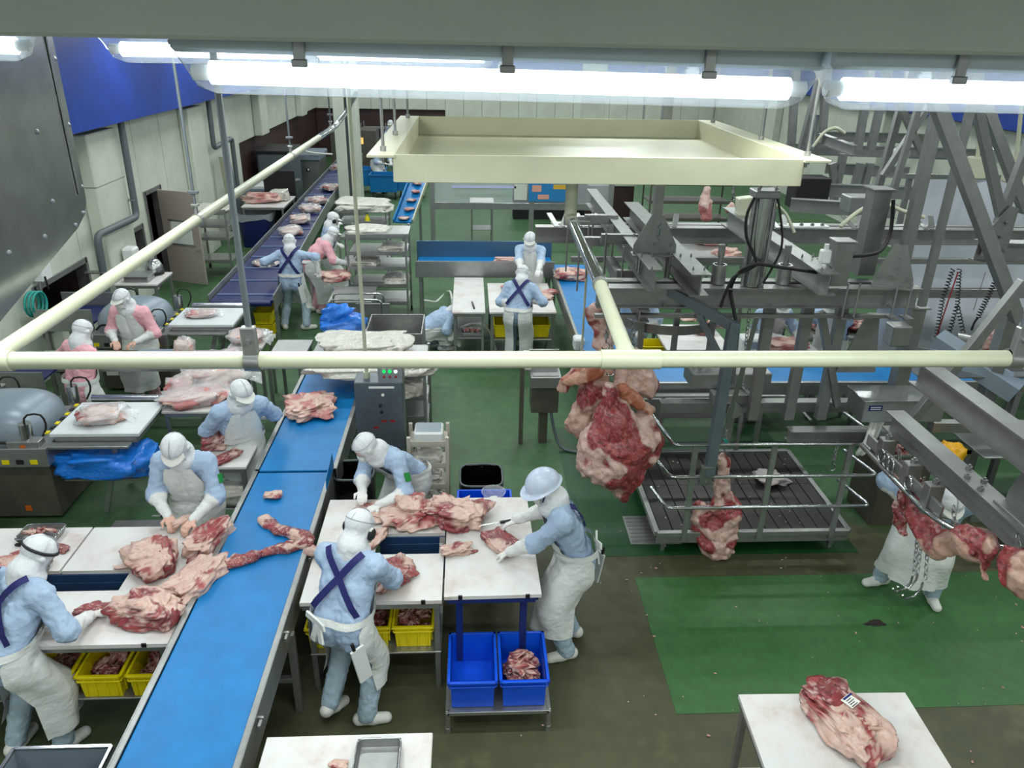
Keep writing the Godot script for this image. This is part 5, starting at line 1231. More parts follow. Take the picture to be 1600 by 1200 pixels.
func right_side() -> void:
	var st := S(); var hA := 2.57
	# ---- front rail frame
	var fr := thing("rail_structure", "grey steel rail frame of crossed beams carrying the big hanging carcasses", "rail", Vector3(2.2, hA, -6.0))
	var a0 := Vector3(1.03, hA, -6.02); var a1 := Vector3(3.75, hA, -6.02); var b0 := Vector3(0.7, hA, -8.2); var b1 := Vector3(7.2, hA, -8.2)
	mem(fr, "cross_beam", "I", a0, a1, 0.13, 0.17, M.galv)
	mem(fr, "cross_beam", "I", a0 + Vector3(0.1, 0, -0.22), a1 + Vector3(-0.3, 0, -0.22), 0.1, 0.15, M.galv)
	mem(fr, "cross_beam", "I", b0, b1, 0.13, 0.17, M.galv)
	mem(fr, "cross_beam", "I", b0 + Vector3(0.2, -0.02, -0.3), b1 + Vector3(0, -0.02, -0.3), 0.11, 0.15, M.galv)
	mem(fr, "lower_rail", "box", a0 + Vector3(0, -0.17, 0.0), a1 + Vector3(-0.2, -0.17, 0.0), 0.05, 0.03, M.galv)
	mem(fr, "lower_rail", "box", b0 + Vector3(0.4, -0.28, 0.0), b1 + Vector3(0, -0.28, 0.0), 0.06, 0.06, M.galv)
	mem(fr, "lower_rail", "box", b0 + Vector3(3.0, -0.62, 0.1), b1 + Vector3(0, -0.62, 0.1), 0.07, 0.1, M.galv)
	for q in [[1.47, -9.4, -5.85, 0.12], [1.8, -8.6, -5.72, 0.16], [2.84, -8.35, -5.75, 0.15]]:
		mem(fr, "long_beam", "I", Vector3(q[0], hA + 0.18, q[1]), Vector3(q[0], hA + 0.18, q[2]), q[3], 0.18, M.galv)
		for zz in [-5.82, -6.22]: bolts(fr, [Vector3(q[0] - 0.045, hA + 0.275, zz), Vector3(q[0] + 0.045, hA + 0.275, zz)], Vector3.UP, 0.009)
	for q in [[1.22, -7.9, -6.0], [1.42, -7.6, -5.9]]:
		mem(fr, "track_rail", "C", Vector3(q[0], hA - 0.14, q[1]), Vector3(q[0], hA - 0.14, q[2]), 0.09, 0.1, M.galv)
	for q in [[1.12, -8.0, 0.05], [1.15, -7.3, 0.0], [1.35, -7.0, 0.1], [1.42, -6.5, -0.1], [1.3, -7.75, 0.12]]:
		mem(fr, "clamp_plate", "box", Vector3(q[0] - 0.14, hA + 0.14 + q[2], q[1]), Vector3(q[0] + 0.2, hA + 0.14 + q[2], q[1]), 0.05, 0.09, M.galv)
		for s in [-0.1, 0.16]: mem(fr, "threaded_rod", "rod", Vector3(q[0] + s, hA + 0.3, q[1] + 0.04), Vector3(q[0] + s, hA - 0.35, q[1] + 0.04), 0.009, 0, M.galv)
	for x in [1.6, 2.1, 2.5, 3.1, 3.5]: bolts(fr, [Vector3(x, hA - 0.085, -5.98)], Vector3.UP, 0.012)
	for x in [0.95, 1.25, 2.15, 3.35, 4.2, 5.0]:   # V brackets on the rear beam
		for s in [-1, 1]: mem(fr, "v_bracket", "box", Vector3(x + s * 0.03, hA + 0.1, -8.1), Vector3(x + s * 0.1, hA + 0.2, -8.3), 0.06, 0.012, M.steel)
	# hanger with triangular plate
	var h1 := Zp(1022, 396, -6.4); gusset(fr, h1, 0.37, 0.33, Vector3.RIGHT, M.galv)
	mem(fr, "hanger_post", "box", h1 + Vector3(0, 0.1, -0.03), Vector3(h1.x, 5.3, h1.z - 0.03), 0.075, 0.075, M.galv)
	for s in [-1, 1]:
		for t in [-1, 1]: mem(fr, "threaded_rod", "rod", h1 + Vector3(s * 0.13, 0.02, t * 0.05), h1 + Vector3(s * 0.13, -0.24, t * 0.05), 0.012, 0, M.steel)
	mem(fr, "paint_mark", "box", h1 + Vector3(0.03, 0.12, 0.012), h1 + Vector3(0.03, 0.26, 0.012), 0.012, 0.004, M.teal)
	var h2 := Vector3(G(1395, 440, 2.7).x, hA + 0.1, -6.02); gusset(fr, h2, 0.3, 0.34, Vector3(0.9, 0, 0.43).normalized(), M.galv)
	mem(fr, "hanger_post", "box", h2 + Vector3(0.06, 0.1, -0.02), h2 + Vector3(0.06, 2.63, -0.02), 0.07, 0.09, M.galv)
	for s in [-0.42, -0.32, 0.0, 0.12]: mem(fr, "threaded_rod", "rod", h2 + Vector3(s, 0.04, 0.09), h2 + Vector3(s, -0.26, 0.09), 0.009, 0, M.steel); mem(fr, "clamp_plate", "box", h2 + Vector3(s - 0.03, -0.25, 0.1), h2 + Vector3(s + 0.05, -0.25, 0.1), 0.1, 0.012, M.galv)
	mem(fr, "hanger_post", "box", h2 + Vector3(0.33, -0.2, -0.05), h2 + Vector3(0.33, 2.63, -0.05), 0.05, 0.06, M.galv)
	mem(fr, "box_post", "box", h2 + Vector3(-0.09, 0.0, -0.35), h2 + Vector3(-0.09, 0.72, -0.35), 0.15, 0.15, M.galv)
	st = S(); bx(st, h2 + Vector3(-0.09, 0.73, -0.35), Vector3(0.19, 0.014, 0.19)); part(fr, "cap_plate", st, M.galv, true)
	# suspended lower frame
	for q in [[1207, 480], [1268, 476], [1322, 476]]:
		var p := Zp(q[0], q[1], -6.1); mem(fr, "drop_leg", "box", Vector3(p.x, hA - 0.08, -6.15), Vector3(p.x, 1.36, -6.15), 0.07, 0.09, M.galv)
	mem(fr, "lower_beam", "box", Vector3(1.75, 1.4, -6.35), Vector3(3.6, 1.4, -6.35), 0.1, 0.1, M.galv)
	mem(fr, "lower_beam", "I", Vector3(2.85, 1.27, -6.0), Vector3(3.85, 1.27, -6.0), 0.12, 0.12, M.galv)
	mem(fr, "brace", "box", Vector3(3.0, 2.4, -6.12), Vector3(3.32, 1.5, -6.12), 0.06, 0.06, M.galv)
	st = S(); prism(st, PackedVector2Array([Vector2(-0.2, 0), Vector2(0.16, 0), Vector2(0.08, 0.55), Vector2(-0.02, 0.55)]), Transform3D(Basis(), Vector3(3.42, 1.85, -6.1)), 0.02); part(fr, "gusset_plate", st, M.galv, true)
	# slant arm with post hanging in front
	var ar := thing("guide_post", "blue grey square post hanging from a slanted arm beside the carcasses", "post", Vector3(2.1, 1.0, -5.8))
	var pt := Vector3(2.16, 2.36, -5.86)
	mem(ar, "slant_arm", "box", Vector3(1.62, 2.62, -6.05), pt, 0.07, 0.08, M.pipe_grey); mem(ar, "post", "box", pt + Vector3(0, 0.04, 0), Vector3(2.13, 0.95, -5.86), 0.085, 0.085, mat("post_paint", Color(0.40, 0.45, 0.48), 0.45, 0.3, 0.12, 9.0))
	mem(ar, "brace", "box", Vector3(1.85, 2.5, -5.96), Vector3(2.15, 1.98, -5.86), 0.05, 0.05, M.pipe_grey)
	mem(ar, "end_plate", "box", Vector3(2.1, 0.86, -5.86), Vector3(2.1, 1.05, -5.84), 0.11, 0.05, M.galv); bolts(ar, [Vector3(2.09, 0.92, -5.8)], Vector3(0, 0, 1), 0.014)
	# round guard
	var gd := thing("curved_guard", "curved steel band guard behind the drain pipe", "guard", Vector3(1.95, 1.7, -7.0))
	for y in [2.0, 1.72]:
		var q := []
		for i in 15:
			var an := PI * (1.08 + 0.84 * i / 14.0); q.append(Vector3(1.95 + cos(an) * 0.5, y, -7.15 - sin(an) * 0.42))
		st = S()
		for i in 14: bar(st, q[i], q[i + 1], 0.012, 0.09, 0.001)
		part(gd, "guard_band", st, M.galv, true)
	for x in [1.62, 1.95, 2.3]: mem(gd, "upright", "box", Vector3(x, 2.45, -6.8), Vector3(x, 1.6, -6.8), 0.05, 0.05, M.galv)
	# pneumatic parts
	var cy := thing("air_cylinder", "tall silver air cylinder standing on the rail frame with black hoses", "cylinder", Vector3(2.25, hA + 0.1, -6.05))
	var c0 := Vector3(G(1168, 440, 2.66).x, hA + 0.09, -6.05)
	mem(cy, "barrel", "rod", c0, c0 + Vector3(0, 0.72, 0), 0.072, 0, M.polished); mem(cy, "tie_rod", "rod", c0 + Vector3(-0.085, 0, 0.02), c0 + Vector3(-0.085, 0.72, 0.02), 0.014, 0, M.steel); mem(cy, "tie_rod", "rod", c0 + Vector3(0.085, 0, 0.02), c0 + Vector3(0.085, 0.72, 0.02), 0.014, 0, M.steel)
	st = S(); bx(st, c0 + Vector3(0, 0.75, 0), Vector3(0.2, 0.06, 0.18), 0.01); part(cy, "end_cap", st, M.galv, true); bolts(cy, [c0 + Vector3(-0.07, 0.78, 0.05), c0 + Vector3(0.07, 0.78, 0.05)])
	hose(cy, "black_hose", [c0 + Vector3(-0.05, 0.8, 0.02), c0 + Vector3(-0.14, 0.6, 0.06), c0 + Vector3(-0.12, 0.4, 0.08), c0 + Vector3(-0.02, 0.2, 0.1), c0 + Vector3(-0.2, 0.1, 0.12), c0 + Vector3(-0.28, -0.15, 0.14)], 0.012, M.rubber)
	hose(cy, "black_hose", [G(1302, 430, 2.75), G(1265, 424, 2.8), G(1215, 417, 2.85), G(1180, 413, 2.88), G(1155, 425, 2.8), G(1142, 450, 2.65), Vector3(2.2, 2.36, -5.9)], 0.014, M.rubber)
	hose(cy, "black_hose", [c0 + Vector3(0.08, 0.78, 0.02), c0 + Vector3(0.14, 0.5, 0.1), c0 + Vector3(0.15, 0.3, 0.12), c0 + Vector3(0.05, 0.05, 0.12)], 0.01, M.rubber)
	for q in [[1117, 438, 0.05], [1217, 438, 0.05]]:
		var p := Vector3(G(q[0], q[1], 2.66).x, hA + 0.09, -6.1); var sc := thing("damper", ["short steel damper on the rail frame under the hung pink meat", "short steel damper on the rail frame between cylinder and long beam"][0 if q[0] < 1150 else 1], "damper", p)
		st = S(); lathe(st, [Vector2(0.06, 0), Vector2(0.06, 0.16), Vector2(0.045, 0.16), Vector2(0.045, 0.12), Vector2(0, 0.12)], Transform3D(), 20); part(sc, "sleeve", st, M.steel)
		st = S(); rod(st, Vector3(0, 0.1, 0), Vector3(0, 0.26, 0), 0.024, 12); bx(st, Vector3(0, 0.28, 0), Vector3(0.05, 0.09, 0.04), 0.004); part(sc, "plunger", st, M.galv)
	var vb := thing("valve_box", "grey steel valve box with a clear bowled air filter", "box", Vector3(3.05, hA + 0.1, -5.98))
	st = S(); bx(st, Vector3(3.0, hA + 0.3, -5.98), Vector3(0.15, 0.36, 0.14), 0.005); part(vb, "case", st, M.galv, true)
	st = S(); bx(st, Vector3(3.0, hA + 0.485, -5.98), Vector3(0.17, 0.012, 0.16), 0.003); part(vb, "case_lid", st, M.steel, true)
	st = S(); lathe(st, [Vector2(0, 0), Vector2(0.03, 0.005), Vector2(0.035, 0.09), Vector2(0.035, 0.09)], Transform3D(Basis(), Vector3(2.86, hA + 0.22, -5.95)), 14); part(vb, "filter_bowl", st, M.clear, true)
	st = S(); bx(st, Vector3(2.86, hA + 0.36, -5.95), Vector3(0.08, 0.11, 0.07), 0.01); rod(st, Vector3(2.86, hA + 0.4, -5.95), Vector3(2.86, hA + 0.46, -5.95), 0.02); part(vb, "filter_head", st, M.white_plastic, true)
	hose(vb, "black_hose", [Vector3(3.08, hA + 0.36, -5.96), Vector3(3.35, hA + 0.37, -6.05), Vector3(3.5, hA + 0.5, -6.2), Vector3(3.52, hA + 0.75, -6.3)], 0.016, M.rubber)
	var jb := thing("junction_box", "cream junction box with curved cream conduit on the rear beam", "box", Vector3(2.85, hA + 0.1, -8.1))
	st = S(); bx(st, Vector3(2.9, hA + 0.34, -8.0), Vector3(0.2, 0.22, 0.14), 0.01, Basis(Vector3(0, 0, 1), 0.1)); part(jb, "cream_case", st, M.cream, true)
	st = S(); bx(st, Vector3(3.12, hA + 0.22, -8.0), Vector3(0.18, 0.2, 0.14), 0.006); part(jb, "grey_case", st, M.pipe_grey, true)
	st = S(); lathe(st, [Vector2(0, 0.1), Vector2(0.06, 0.08), Vector2(0.075, 0)], Transform3D(Basis(), Vector3(2.92, hA + 0.1, -7.95)), 14); part(jb, "motor", st, M.pipe_grey, true)
	hose(jb, "cream_conduit", [Vector3(2.98, hA + 0.42, -8.0), Vector3(3.15, hA + 0.4, -7.95), Vector3(3.3, hA + 0.3, -7.95), Vector3(3.42, hA + 0.1, -7.9)], 0.016, M.cream)
	hose(jb, "cream_conduit", [Vector3(4.0, hA + 0.12, -8.1), Vector3(4.2, hA + 0.28, -8.15), Vector3(4.45, hA + 0.36, -8.2), Vector3(4.7, hA + 0.28, -8.2), Vector3(5.0, hA + 0.2, -8.25)], 0.022, M.cream)
	st = S(); bx(st, Vector3(3.62, hA + 0.12, -8.15), Vector3(0.5, 0.02, 0.16), 0.003); part(jb, "valve_bank", st, M.white_plastic, true)
	bolts(jb, [Vector3(3.45, hA + 0.13, -8.1), Vector3(3.57, hA + 0.13, -8.1), Vector3(3.69, hA + 0.13, -8.1), Vector3(3.8, hA + 0.13, -8.1)], Vector3.UP, 0.02)
	# ---- control box over the platform
	var bxp := thing("control_box", "long brushed steel control box with a small dark name plate", "box", Vector3(3.7, 1.5, -6.05))
	st = S(); bx(st, Vector3(3.72, 1.62, -5.9), Vector3(0.72, 0.2, 0.3), 0.008); part(bxp, "case", st, M.steel, true)
	st = S(); bx(st, Vector3(3.72, 1.725, -5.9), Vector3(0.75, 0.012, 0.33), 0.004); part(bxp, "lid", st, M.polished, true)
	st = S(); bx(st, Vector3(3.46, 1.66, -5.748), Vector3(0.12, 0.05, 0.004), 0.001); part(bxp, "name_plate", st, M.navy_strap, true)
	st = S()
	for i in 2: bx(st, Vector3(3.46, 1.668 - i * 0.018, -5.7455), Vector3(0.09, 0.006, 0.001), 0.0)
	part(bxp, "plate_print", st, M.label_white, true)
	for s in [0.0, 0.035]: hose(bxp, "white_hose", [Vector3(3.52 + s, 1.52, -5.85), Vector3(3.47 + s, 1.3, -5.8), Vector3(3.45 + s, 1.15, -5.85), Vector3(3.55 + s, 1.2, -5.9), Vector3(3.62 + s, 1.5, -5.9)], 0.018, M.cloth_white)
	# ---- pusher block
	var pb := thing("pusher_unit", "heavy steel pusher block with a hanging arm above the platform rail", "machine", Vector3(2.3, 1.45, -6.6))
	st = S(); bx(st, Vector3(2.42, 1.62, -6.55), Vector3(0.75, 0.16, 0.3), 0.01); part(pb, "block", st, M.steel, true)
	for x in [2.12, 2.42, 2.7]:
		st = S(); lathe(st, [Vector2(0.05, 0), Vector2(0.05, 0.02), Vector2(0.025, 0.02), Vector2(0.025, 0.1), Vector2(0, 0.1)], Transform3D(Basis(), Vector3(x, 1.7, -6.55)), 14); part(pb, "spindle", st, M.steel, true)
	st = S(); bx(st, Vector3(2.4, 1.5, -6.33), Vector3(0.36, 0.1, 0.14), 0.008); part(pb, "slide", st, M.steel, true)
	for x in [2.28, 2.52]: mem(pb, "slide_pin", "rod", Vector3(x, 1.57, -6.38), Vector3(x + 0.03, 1.54, -6.24), 0.014, 0, M.polished)
	mem(pb, "arm", "box", Vector3(2.42, 1.46, -6.28), Vector3(2.4, 1.0, -6.28), 0.05, 0.06, M.galv); st = S(); lathe(st, [Vector2(0, 0.03), Vector2(0.07, 0.03), Vector2(0.07, -0.03), Vector2(0, -0.03)], Transform3D(Basis(Vector3.RIGHT, Vector3(0, 0, 1), Vector3.UP), Vector3(2.42, 1.4, -6.25)), 18); part(pb, "wheel", st, M.steel, true)
	# ---- carcasses
	var Zc := -6.0
	var P := func(x: float, y: float, dz := 0.0) -> Vector3: return Zp(x, y, Zc + dz)
	carcass("huge pale carcass quarter hanging lowest in the cluster, red cut in its middle", [[P.call(952, 605), P.call(962, 655), 0.05, 0.11], [P.call(960, 655), P.call(958, 715), 0.17, 0.27], [P.call(985, 690, -0.02), P.call(970, 745), 0.25, 0.17], [P.call(930, 690), P.call(925, 720, 0.02), 0.16, 0.15], [P.call(1008, 668, -0.04), P.call(1012, 705, -0.04), 0.12, 0.13], [P.call(968, 745), P.call(972, 772), 0.13, 0.07]], "hung", 0.014, 0.05)
	carcass("dark red carcass part with an orange shank hanging behind the big quarter", [[P.call(945, 560, -0.3), P.call(925, 620, -0.3), 0.08, 0.12], [P.call(925, 620, -0.3), P.call(905, 665, -0.28), 0.14, 0.11], [P.call(905, 585, -0.25), P.call(880, 600, -0.22), 0.075, 0.06], [P.call(945, 575, -0.3), P.call(905, 585, -0.25), 0.07, 0.08]], "crust", 0.015, 0.06)
	carcass("pale brown carcass side with a sawn leg behind the big quarter", [[P.call(985, 565, -0.35), P.call(1005, 600, -0.35), 0.13, 0.14], [P.call(975, 585, -0.3), P.call(960, 640, -0.2), 0.09, 0.08], [P.call(985, 620, -0.2), P.call(1012, 642, -0.16), 0.065, 0.055]], "hung", 0.015, 0.05)
	carcass("small hanging meat below the chain hooks by the blue belt", [[P.call(935, 505, -0.5), P.call(945, 545, -0.45), 0.06, 0.09], [P.call(928, 485, -0.5), P.call(938, 500, -0.5), 0.07, 0.05]], "hung", 0.014, 0.05)
	for q in [[[P.call(925, 578, -0.2), P.call(884, 597, -0.14), 0.1, 0.045], "hanging_carcass_x", 1], [[P.call(975, 614, -0.12), P.call(1014, 640, -0.06), 0.09, 0.04], "", 2]]:
		var fs := Field.new(); fs.k = 0.02; fs.noise = noise_a; fs.amp = 0.035; fs.add(q[0][0], q[0][1], q[0][2], q[0][3], FATC)
		var ns := Net.new(); ns.polygonise(fs, 0.012, func(p: Vector3) -> Color: return meat_tint(p, "shank"))
		part(get_node("hanging_carcass_00%d" % q[2]), "sawn_shank", ns.mesh(), M.meat, true)
	hook("hook chain holding the huge pale quarter", Vector3(P.call(952, 600).x, hA - 0.18, Zc), P.call(952, 605))
	hook("hook chain holding the dark red part", Vector3(P.call(945, 560, -0.3).x, hA - 0.1, Zc - 0.3), P.call(945, 560, -0.3))
	hook("hook chain holding the pale brown side", Vector3(P.call(985, 560, -0.35).x, hA - 0.1, Zc - 0.35), P.call(985, 560, -0.35))
	hook("hook chain with the small meat near the blue belt", Vector3(1.2, hA - 0.2, Zc - 0.5), P.call(930, 490, -0.5))
	Zc = -5.7
	carcass("ragged bony carcass hanging in front of the platform, teal tag above", [[P.call(1130, 715), P.call(1128, 760), 0.05, 0.06], [P.call(1128, 760), P.call(1134, 820), 0.075, 0.13], [P.call(1134, 800), P.call(1120, 850), 0.13, 0.16], [P.call(1095, 790), P.call(1098, 835), 0.06, 0.12], [P.call(1118, 855), P.call(1115, 878), 0.13, 0.05]], "hung", 0.013, 0.06)
	var tg := hook("hook with a teal tag above the ragged carcass", P.call(1136, 668), P.call(1131, 712)); mem(tg, "teal_tag", "box", P.call(1133, 686), P.call(1136, 694), 0.05, 0.03, M.teal)
	var tb := thing("hanging_bar", "flat steel bar dropping from the rail frame to the tagged hook", "bar", P.call(1136, 668)); mem(tb, "flat_bar", "box", Vector3(P.call(1136, 668).x, hA - 0.08, -5.72), P.call(1136, 668), 0.04, 0.012, M.galv)
	# ---- rail line running towards the viewer
	var rl := thing("rail_line", "long inclined-looking steel rail beam with trolley wheels and hooks", "rail", Vector3(2.94, 2.1, -4.5))
	mem(rl, "upper_beam", "I", Vector3(2.87, 2.6, -4.38), Vector3(2.87, 2.6, -2.4), 0.12, 0.16, M.galv)
	mem(rl, "lower_beam", "I", Vector3(2.94, 2.12, -4.65), Vector3(2.94, 2.12, -2.4), 0.13, 0.13, M.galv)
	mem(rl, "track", "box", Vector3(2.78, 1.98, -4.62), Vector3(2.78, 1.98, -3.7), 0.02, 0.08, M.steel)
	st = S(); tube(st, bend([Vector3(2.74, 1.93, -4.62), Vector3(2.74, 1.93, -3.75), Vector3(2.9, 1.92, -3.45), Vector3(3.4, 1.92, -3.35)], 0.2), 0.018, 8); part(rl, "round_rail", st, M.polished, true)
	for z in [-4.42, -4.1, -3.85]:
		st = S(); bx(st, Vector3(2.8, 1.99, z), Vector3(0.1, 0.2, 0.07), 0.006); part(rl, "track_bracket", st, M.galv, true); bolts(rl, [Vector3(2.8, 2.09, z)], Vector3.UP, 0.02)
	for z in [-4.34, -4.28, -4.22, -4.0]:
		var q := []
		for k in 13: q.append(Vector3(2.73, 2.0 + 0.045 * sin(TAU * k / 12), z + 0.04 * cos(TAU * k / 12)))
		st = S(); tube(st, q, 0.008, 6, -1, false); part(rl, "trolley_wheel", st, M.polished, true)
	gusset(rl, Vector3(2.98, 2.2, -3.35), 0.3, 0.34, Vector3(0, 0, -1), M.galv); mem(rl, "hanger_post", "box", Vector3(2.98, 2.3, -3.35), Vector3(2.98, 5.3, -3.35), 0.08, 0.08, M.galv)
	bolts(rl, [Vector3(2.91, 2.185, -3.62), Vector3(2.98, 2.185, -3.7), Vector3(2.91, 2.185, -3.75), Vector3(2.98, 2.185, -3.85)], Vector3.UP, 0.018)
	mem(rl, "brace", "box", Zp(1600, 440, -4.9), Zp(1414, 670, -4.9), 0.06, 0.07, M.galv)
	for z in [-3.2, -3.05]: mem(rl, "threaded_rod", "rod", Vector3(2.94, 2.2, z), Vector3(2.94, 1.85, z), 0.01, 0, M.steel)
	var X := 2.9
	var Q := func(x: float, y: float, dx := 0.0) -> Vector3: return Xp(x, y, X + dx)
	carcass("dangling red and white carcass shred on the trolley rail", [[Q.call(1408, 735), Q.call(1415, 770), 0.035, 0.06], [Q.call(1418, 770), Q.call(1412, 800), 0.05, 0.035], [Q.call(1405, 795), Q.call(1412, 830), 0.045, 0.05]], "lean", 0.011, 0.05)
	carcass("brown backed carcass piece in front of the standing worker's apron", [[Q.call(1432, 755), Q.call(1440, 800), 0.06, 0.09], [Q.call(1440, 805), Q.call(1462, 855), 0.085, 0.08]], "crust", 0.012, 0.03)
	carcass("long red carcass joint with a ragged tail stretching along the trolley rail", [[Q.call(1482, 848), Q.call(1520, 845), 0.075, 0.085], [Q.call(1520, 845), Q.call(1548, 855), 0.08, 0.045], [Q.call(1540, 868), Q.call(1536, 900), 0.035, 0.012]], "crust", 0.011, 0.05)
	carcass("lumpy red carcass end hung beyond the ragged tailed joint", [[Q.call(1590, 880), Q.call(1612, 905), 0.09, 0.1], [Q.call(1598, 915), Q.call(1602, 930), 0.05, 0.02]], "crust", 0.012, 0.05)
	hook("hook on the trolley rail above the red and white shred", Q.call(1404, 700), Q.call(1408, 738))
	hook("hook on the trolley rail above the brown backed piece", Q.call(1445, 745), Q.call(1432, 770))
	hook("hook on the trolley rail holding the long red joint", Q.call(1490, 790), Q.call(1492, 835))
	hook("hook on the trolley rail holding the end piece", Q.call(1590, 835), Q.call(1594, 870))
	for i in 3:
		var ch := thing("hanging_chain", ["steel chain ending in an open hook before the apron, longest", "steel chain doubled beside another before the apron", "single steel chain hanging beside the doubled chains"][i], "chain", Q.call(1440 + i * 8, 830))
		chain(ch, "links", Q.call(1437 + i * 8, 800), Q.call([1428, 1434, 1446][i], [898, 895, 905][i]), M.steel, 0.04)
		st = S(); var e: Vector3 = Q.call([1426, 1434, 1442][i], [900, 897, 910][i]); tube(st, [e, e + Vector3(0, -0.05, 0), e + Vector3(-0.03, -0.11, 0), e + Vector3(-0.09, -0.13, 0.0), e + Vector3(-0.11, -0.1, 0)], 0.007, 6); part(ch, "open_hook", st, M.polished, true)
	# ---- working platform
	var pf := thing("work_platform", "railed steel platform with dark slatted floor under the carcasses", "platform", Vector3(2.7, 0, -6.7))
	var x0 := 1.75; var x1 := 3.6; var zf := -5.95; var zb := -7.5; var py := 0.27
	var dm := mat("slat_dark", Color(0.17, 0.15, 0.15), 0.4, 0.1, 0.25, 9.0)
	for i in 14:
		var w := (x1 - x0 - 0.06) / 14; var xx := x0 + 0.03 + w * (i + 0.5)
		for k in 2:
			st = S(); bx(st, Vector3(xx, py - 0.012, lerpf(zf, zb, 0.27 if k == 0 else 0.75)), Vector3(w - 0.008, 0.024, 0.82 if k == 0 else 0.66), 0.003); part(pf, "floor_slat", st, dm, true)
	rails(pf, x0, x1, zf, zb, py - 0.02, M.steel, 0.05, "frame_rail"); st = S(); bx(st, Vector3((x0 + x1) / 2, py - 0.05, (zf + zb) / 2), Vector3(x1 - x0 - 0.05, 0.01, zf - zb - 0.05)); part(pf, "under_tray", st, M.steel, true)
	mem(pf, "front_skirt", "box", Vector3(x0, py - 0.07, zf), Vector3(x1, py - 0.07, zf), 0.02, 0.1, M.steel); legs(pf, x0 + 0.1, x1 - 0.1, zf - 0.1, zb + 0.1, 0.2, M.steel, 0.05)
	for x in [2.0, 2.72, 3.42]: mem(pf, "rail_post", "box", Vector3(x, py - 0.08, zf + 0.03), Vector3(x, 1.23, zf + 0.03), 0.03, 0.05, M.steel)
	for y in [1.23, 0.9, 0.57]:
		st = S(); tube(st, bend([Vector3(x0 - 0.03, y + 0.02, zf - 0.5 if y > 1 else zf - 0.28), Vector3(x0 + 0.05, y, zf + 0.05), Vector3(x1 + 0.12, y, zf + 0.05), Vector3(x1 + 0.02, y + 0.0, zf - 0.6 if y > 1 else zf - 0.42)], 0.06), 0.017, 10); part(pf, "hand_rail", st, M.polished, true)
	st = S(); tube(st, bend([Vector3(x0, 1.0, zb + 0.4), Vector3(x0 + 0.05, 0.95, zb), Vector3(x1 - 0.1, 0.95, zb), Vector3(x1, 0.85, zb + 0.4)], 0.06), 0.015, 10); part(pf, "hand_rail", st, M.steel, true)
	for x in [2.1, 3.0]: mem(pf, "rail_post", "box", Vector3(x, py - 0.08, zb), Vector3(x, 0.95, zb), 0.03, 0.04, M.steel)
	var rg := thing("crumpled_cloth", "crumpled grey cloth dropped on the dark slatted platform", "cloth", Vector3(G(1205, 750, 0.28).x, 0.275, G(1205, 750, 0.28).z)); part(rg, "cloth", blob_mesh(Vector3(0.3, 0.08, 0.26), 51.0, "pale", 30, 16, 0.8, 0.6), mat("rag", Color(0.66, 0.62, 0.62), 0.8))
	hook("loose hook hung over the top platform hand rail", Vector3(3.28, 1.25, -5.9), Vector3(3.26, 1.0, -5.88))
	# floor drain plate
	var dp := thing("drain_plate", "square perforated steel floor plate beside the platform", "plate", Vector3(1.8, 0, -6.4)); st = S(); var d0 := G(975, 808); var d1 := G(1062, 850)
	bx(st, Vector3((d0.x + d1.x) / 2, 0.006, (d0.z + d1.z) / 2), Vector3(0.5, 0.008, 0.48), 0.002); part(dp, "plate", st, M.steel, true)
	for i in 7: mem(dp, "groove_bar", "box", Vector3((d0.x + d1.x) / 2 - 0.23, 0.012, d1.z - 0.05 - i * 0.065), Vector3((d0.x + d1.x) / 2 + 0.23, 0.012, d1.z - 0.05 - i * 0.065), 0.03, 0.004, M.galv)
	# scrap bin
	var sb := thing("scrap_bin", "tall steel bin full of red scraps beside the platform", "bin", Vector3(4.3, 0, -6.7)); var s0 := Vector3(4.32, 0, -6.65)
	for q in [[Vector3(-0.25, 0.4, 0), Vector3(0.012, 0.8, 0.5)], [Vector3(0.25, 0.4, 0), Vector3(0.012, 0.8, 0.5)], [Vector3(0, 0.4, 0.25), Vector3(0.5, 0.8, 0.012)], [Vector3(0, 0.4, -0.25), Vector3(0.5, 0.8, 0.012)]]:
		st = S(); bx(st, s0 + q[0], q[1], 0.003); part(sb, "side", st, M.machine_dark, true)
	st = S(); bx(st, s0 + Vector3(0, 0.55, 0), Vector3(0.49, 0.01, 0.49)); part(sb, "false_floor", st, M.steel, true); rails(sb, s0.x - 0.25, s0.x + 0.25, s0.z - 0.25, s0.z + 0.25, 0.81, M.polished, 0.022, "rim")
	heap("red scraps filling the tall steel bin", s0 + Vector3(0, 0.57, 0), 0.36, 0.36, 0.2, "lean", 60, 31, 0.09)
	# ---- blue belt line and tables behind the platform
	var bl := thing("belt_conveyor", "blue belt conveyor running crossways behind the carcass platform", "conveyor", Vector3(4.2, 0, -8.2))
	st = S(); bx(st, Vector3(4.4, 0.89, -8.2), Vector3(5.4, 0.02, 0.5), 0.005); part(bl, "belt", st, M.belt_blue, true)
	for z in [-7.92, -8.48]: mem(bl, "side_rail", "box", Vector3(1.7, 0.85, z), Vector3(7.1, 0.85, z), 0.04, 0.16, M.steel)
	for x in [1.9, 3.4, 4.9, 6.4]:
		for z in [-7.95, -8.45]: mem(bl, "leg", "box", Vector3(x, 0.8, z), Vector3(x, 0.0, z), 0.05, 0.05, M.steel)
	st = S(); rod(st, Vector3(2.0, 0.62, -7.85), Vector3(2.3, 0.62, -7.85), 0.08, 16); part(bl, "drive_motor", st, M.white_plastic, true)
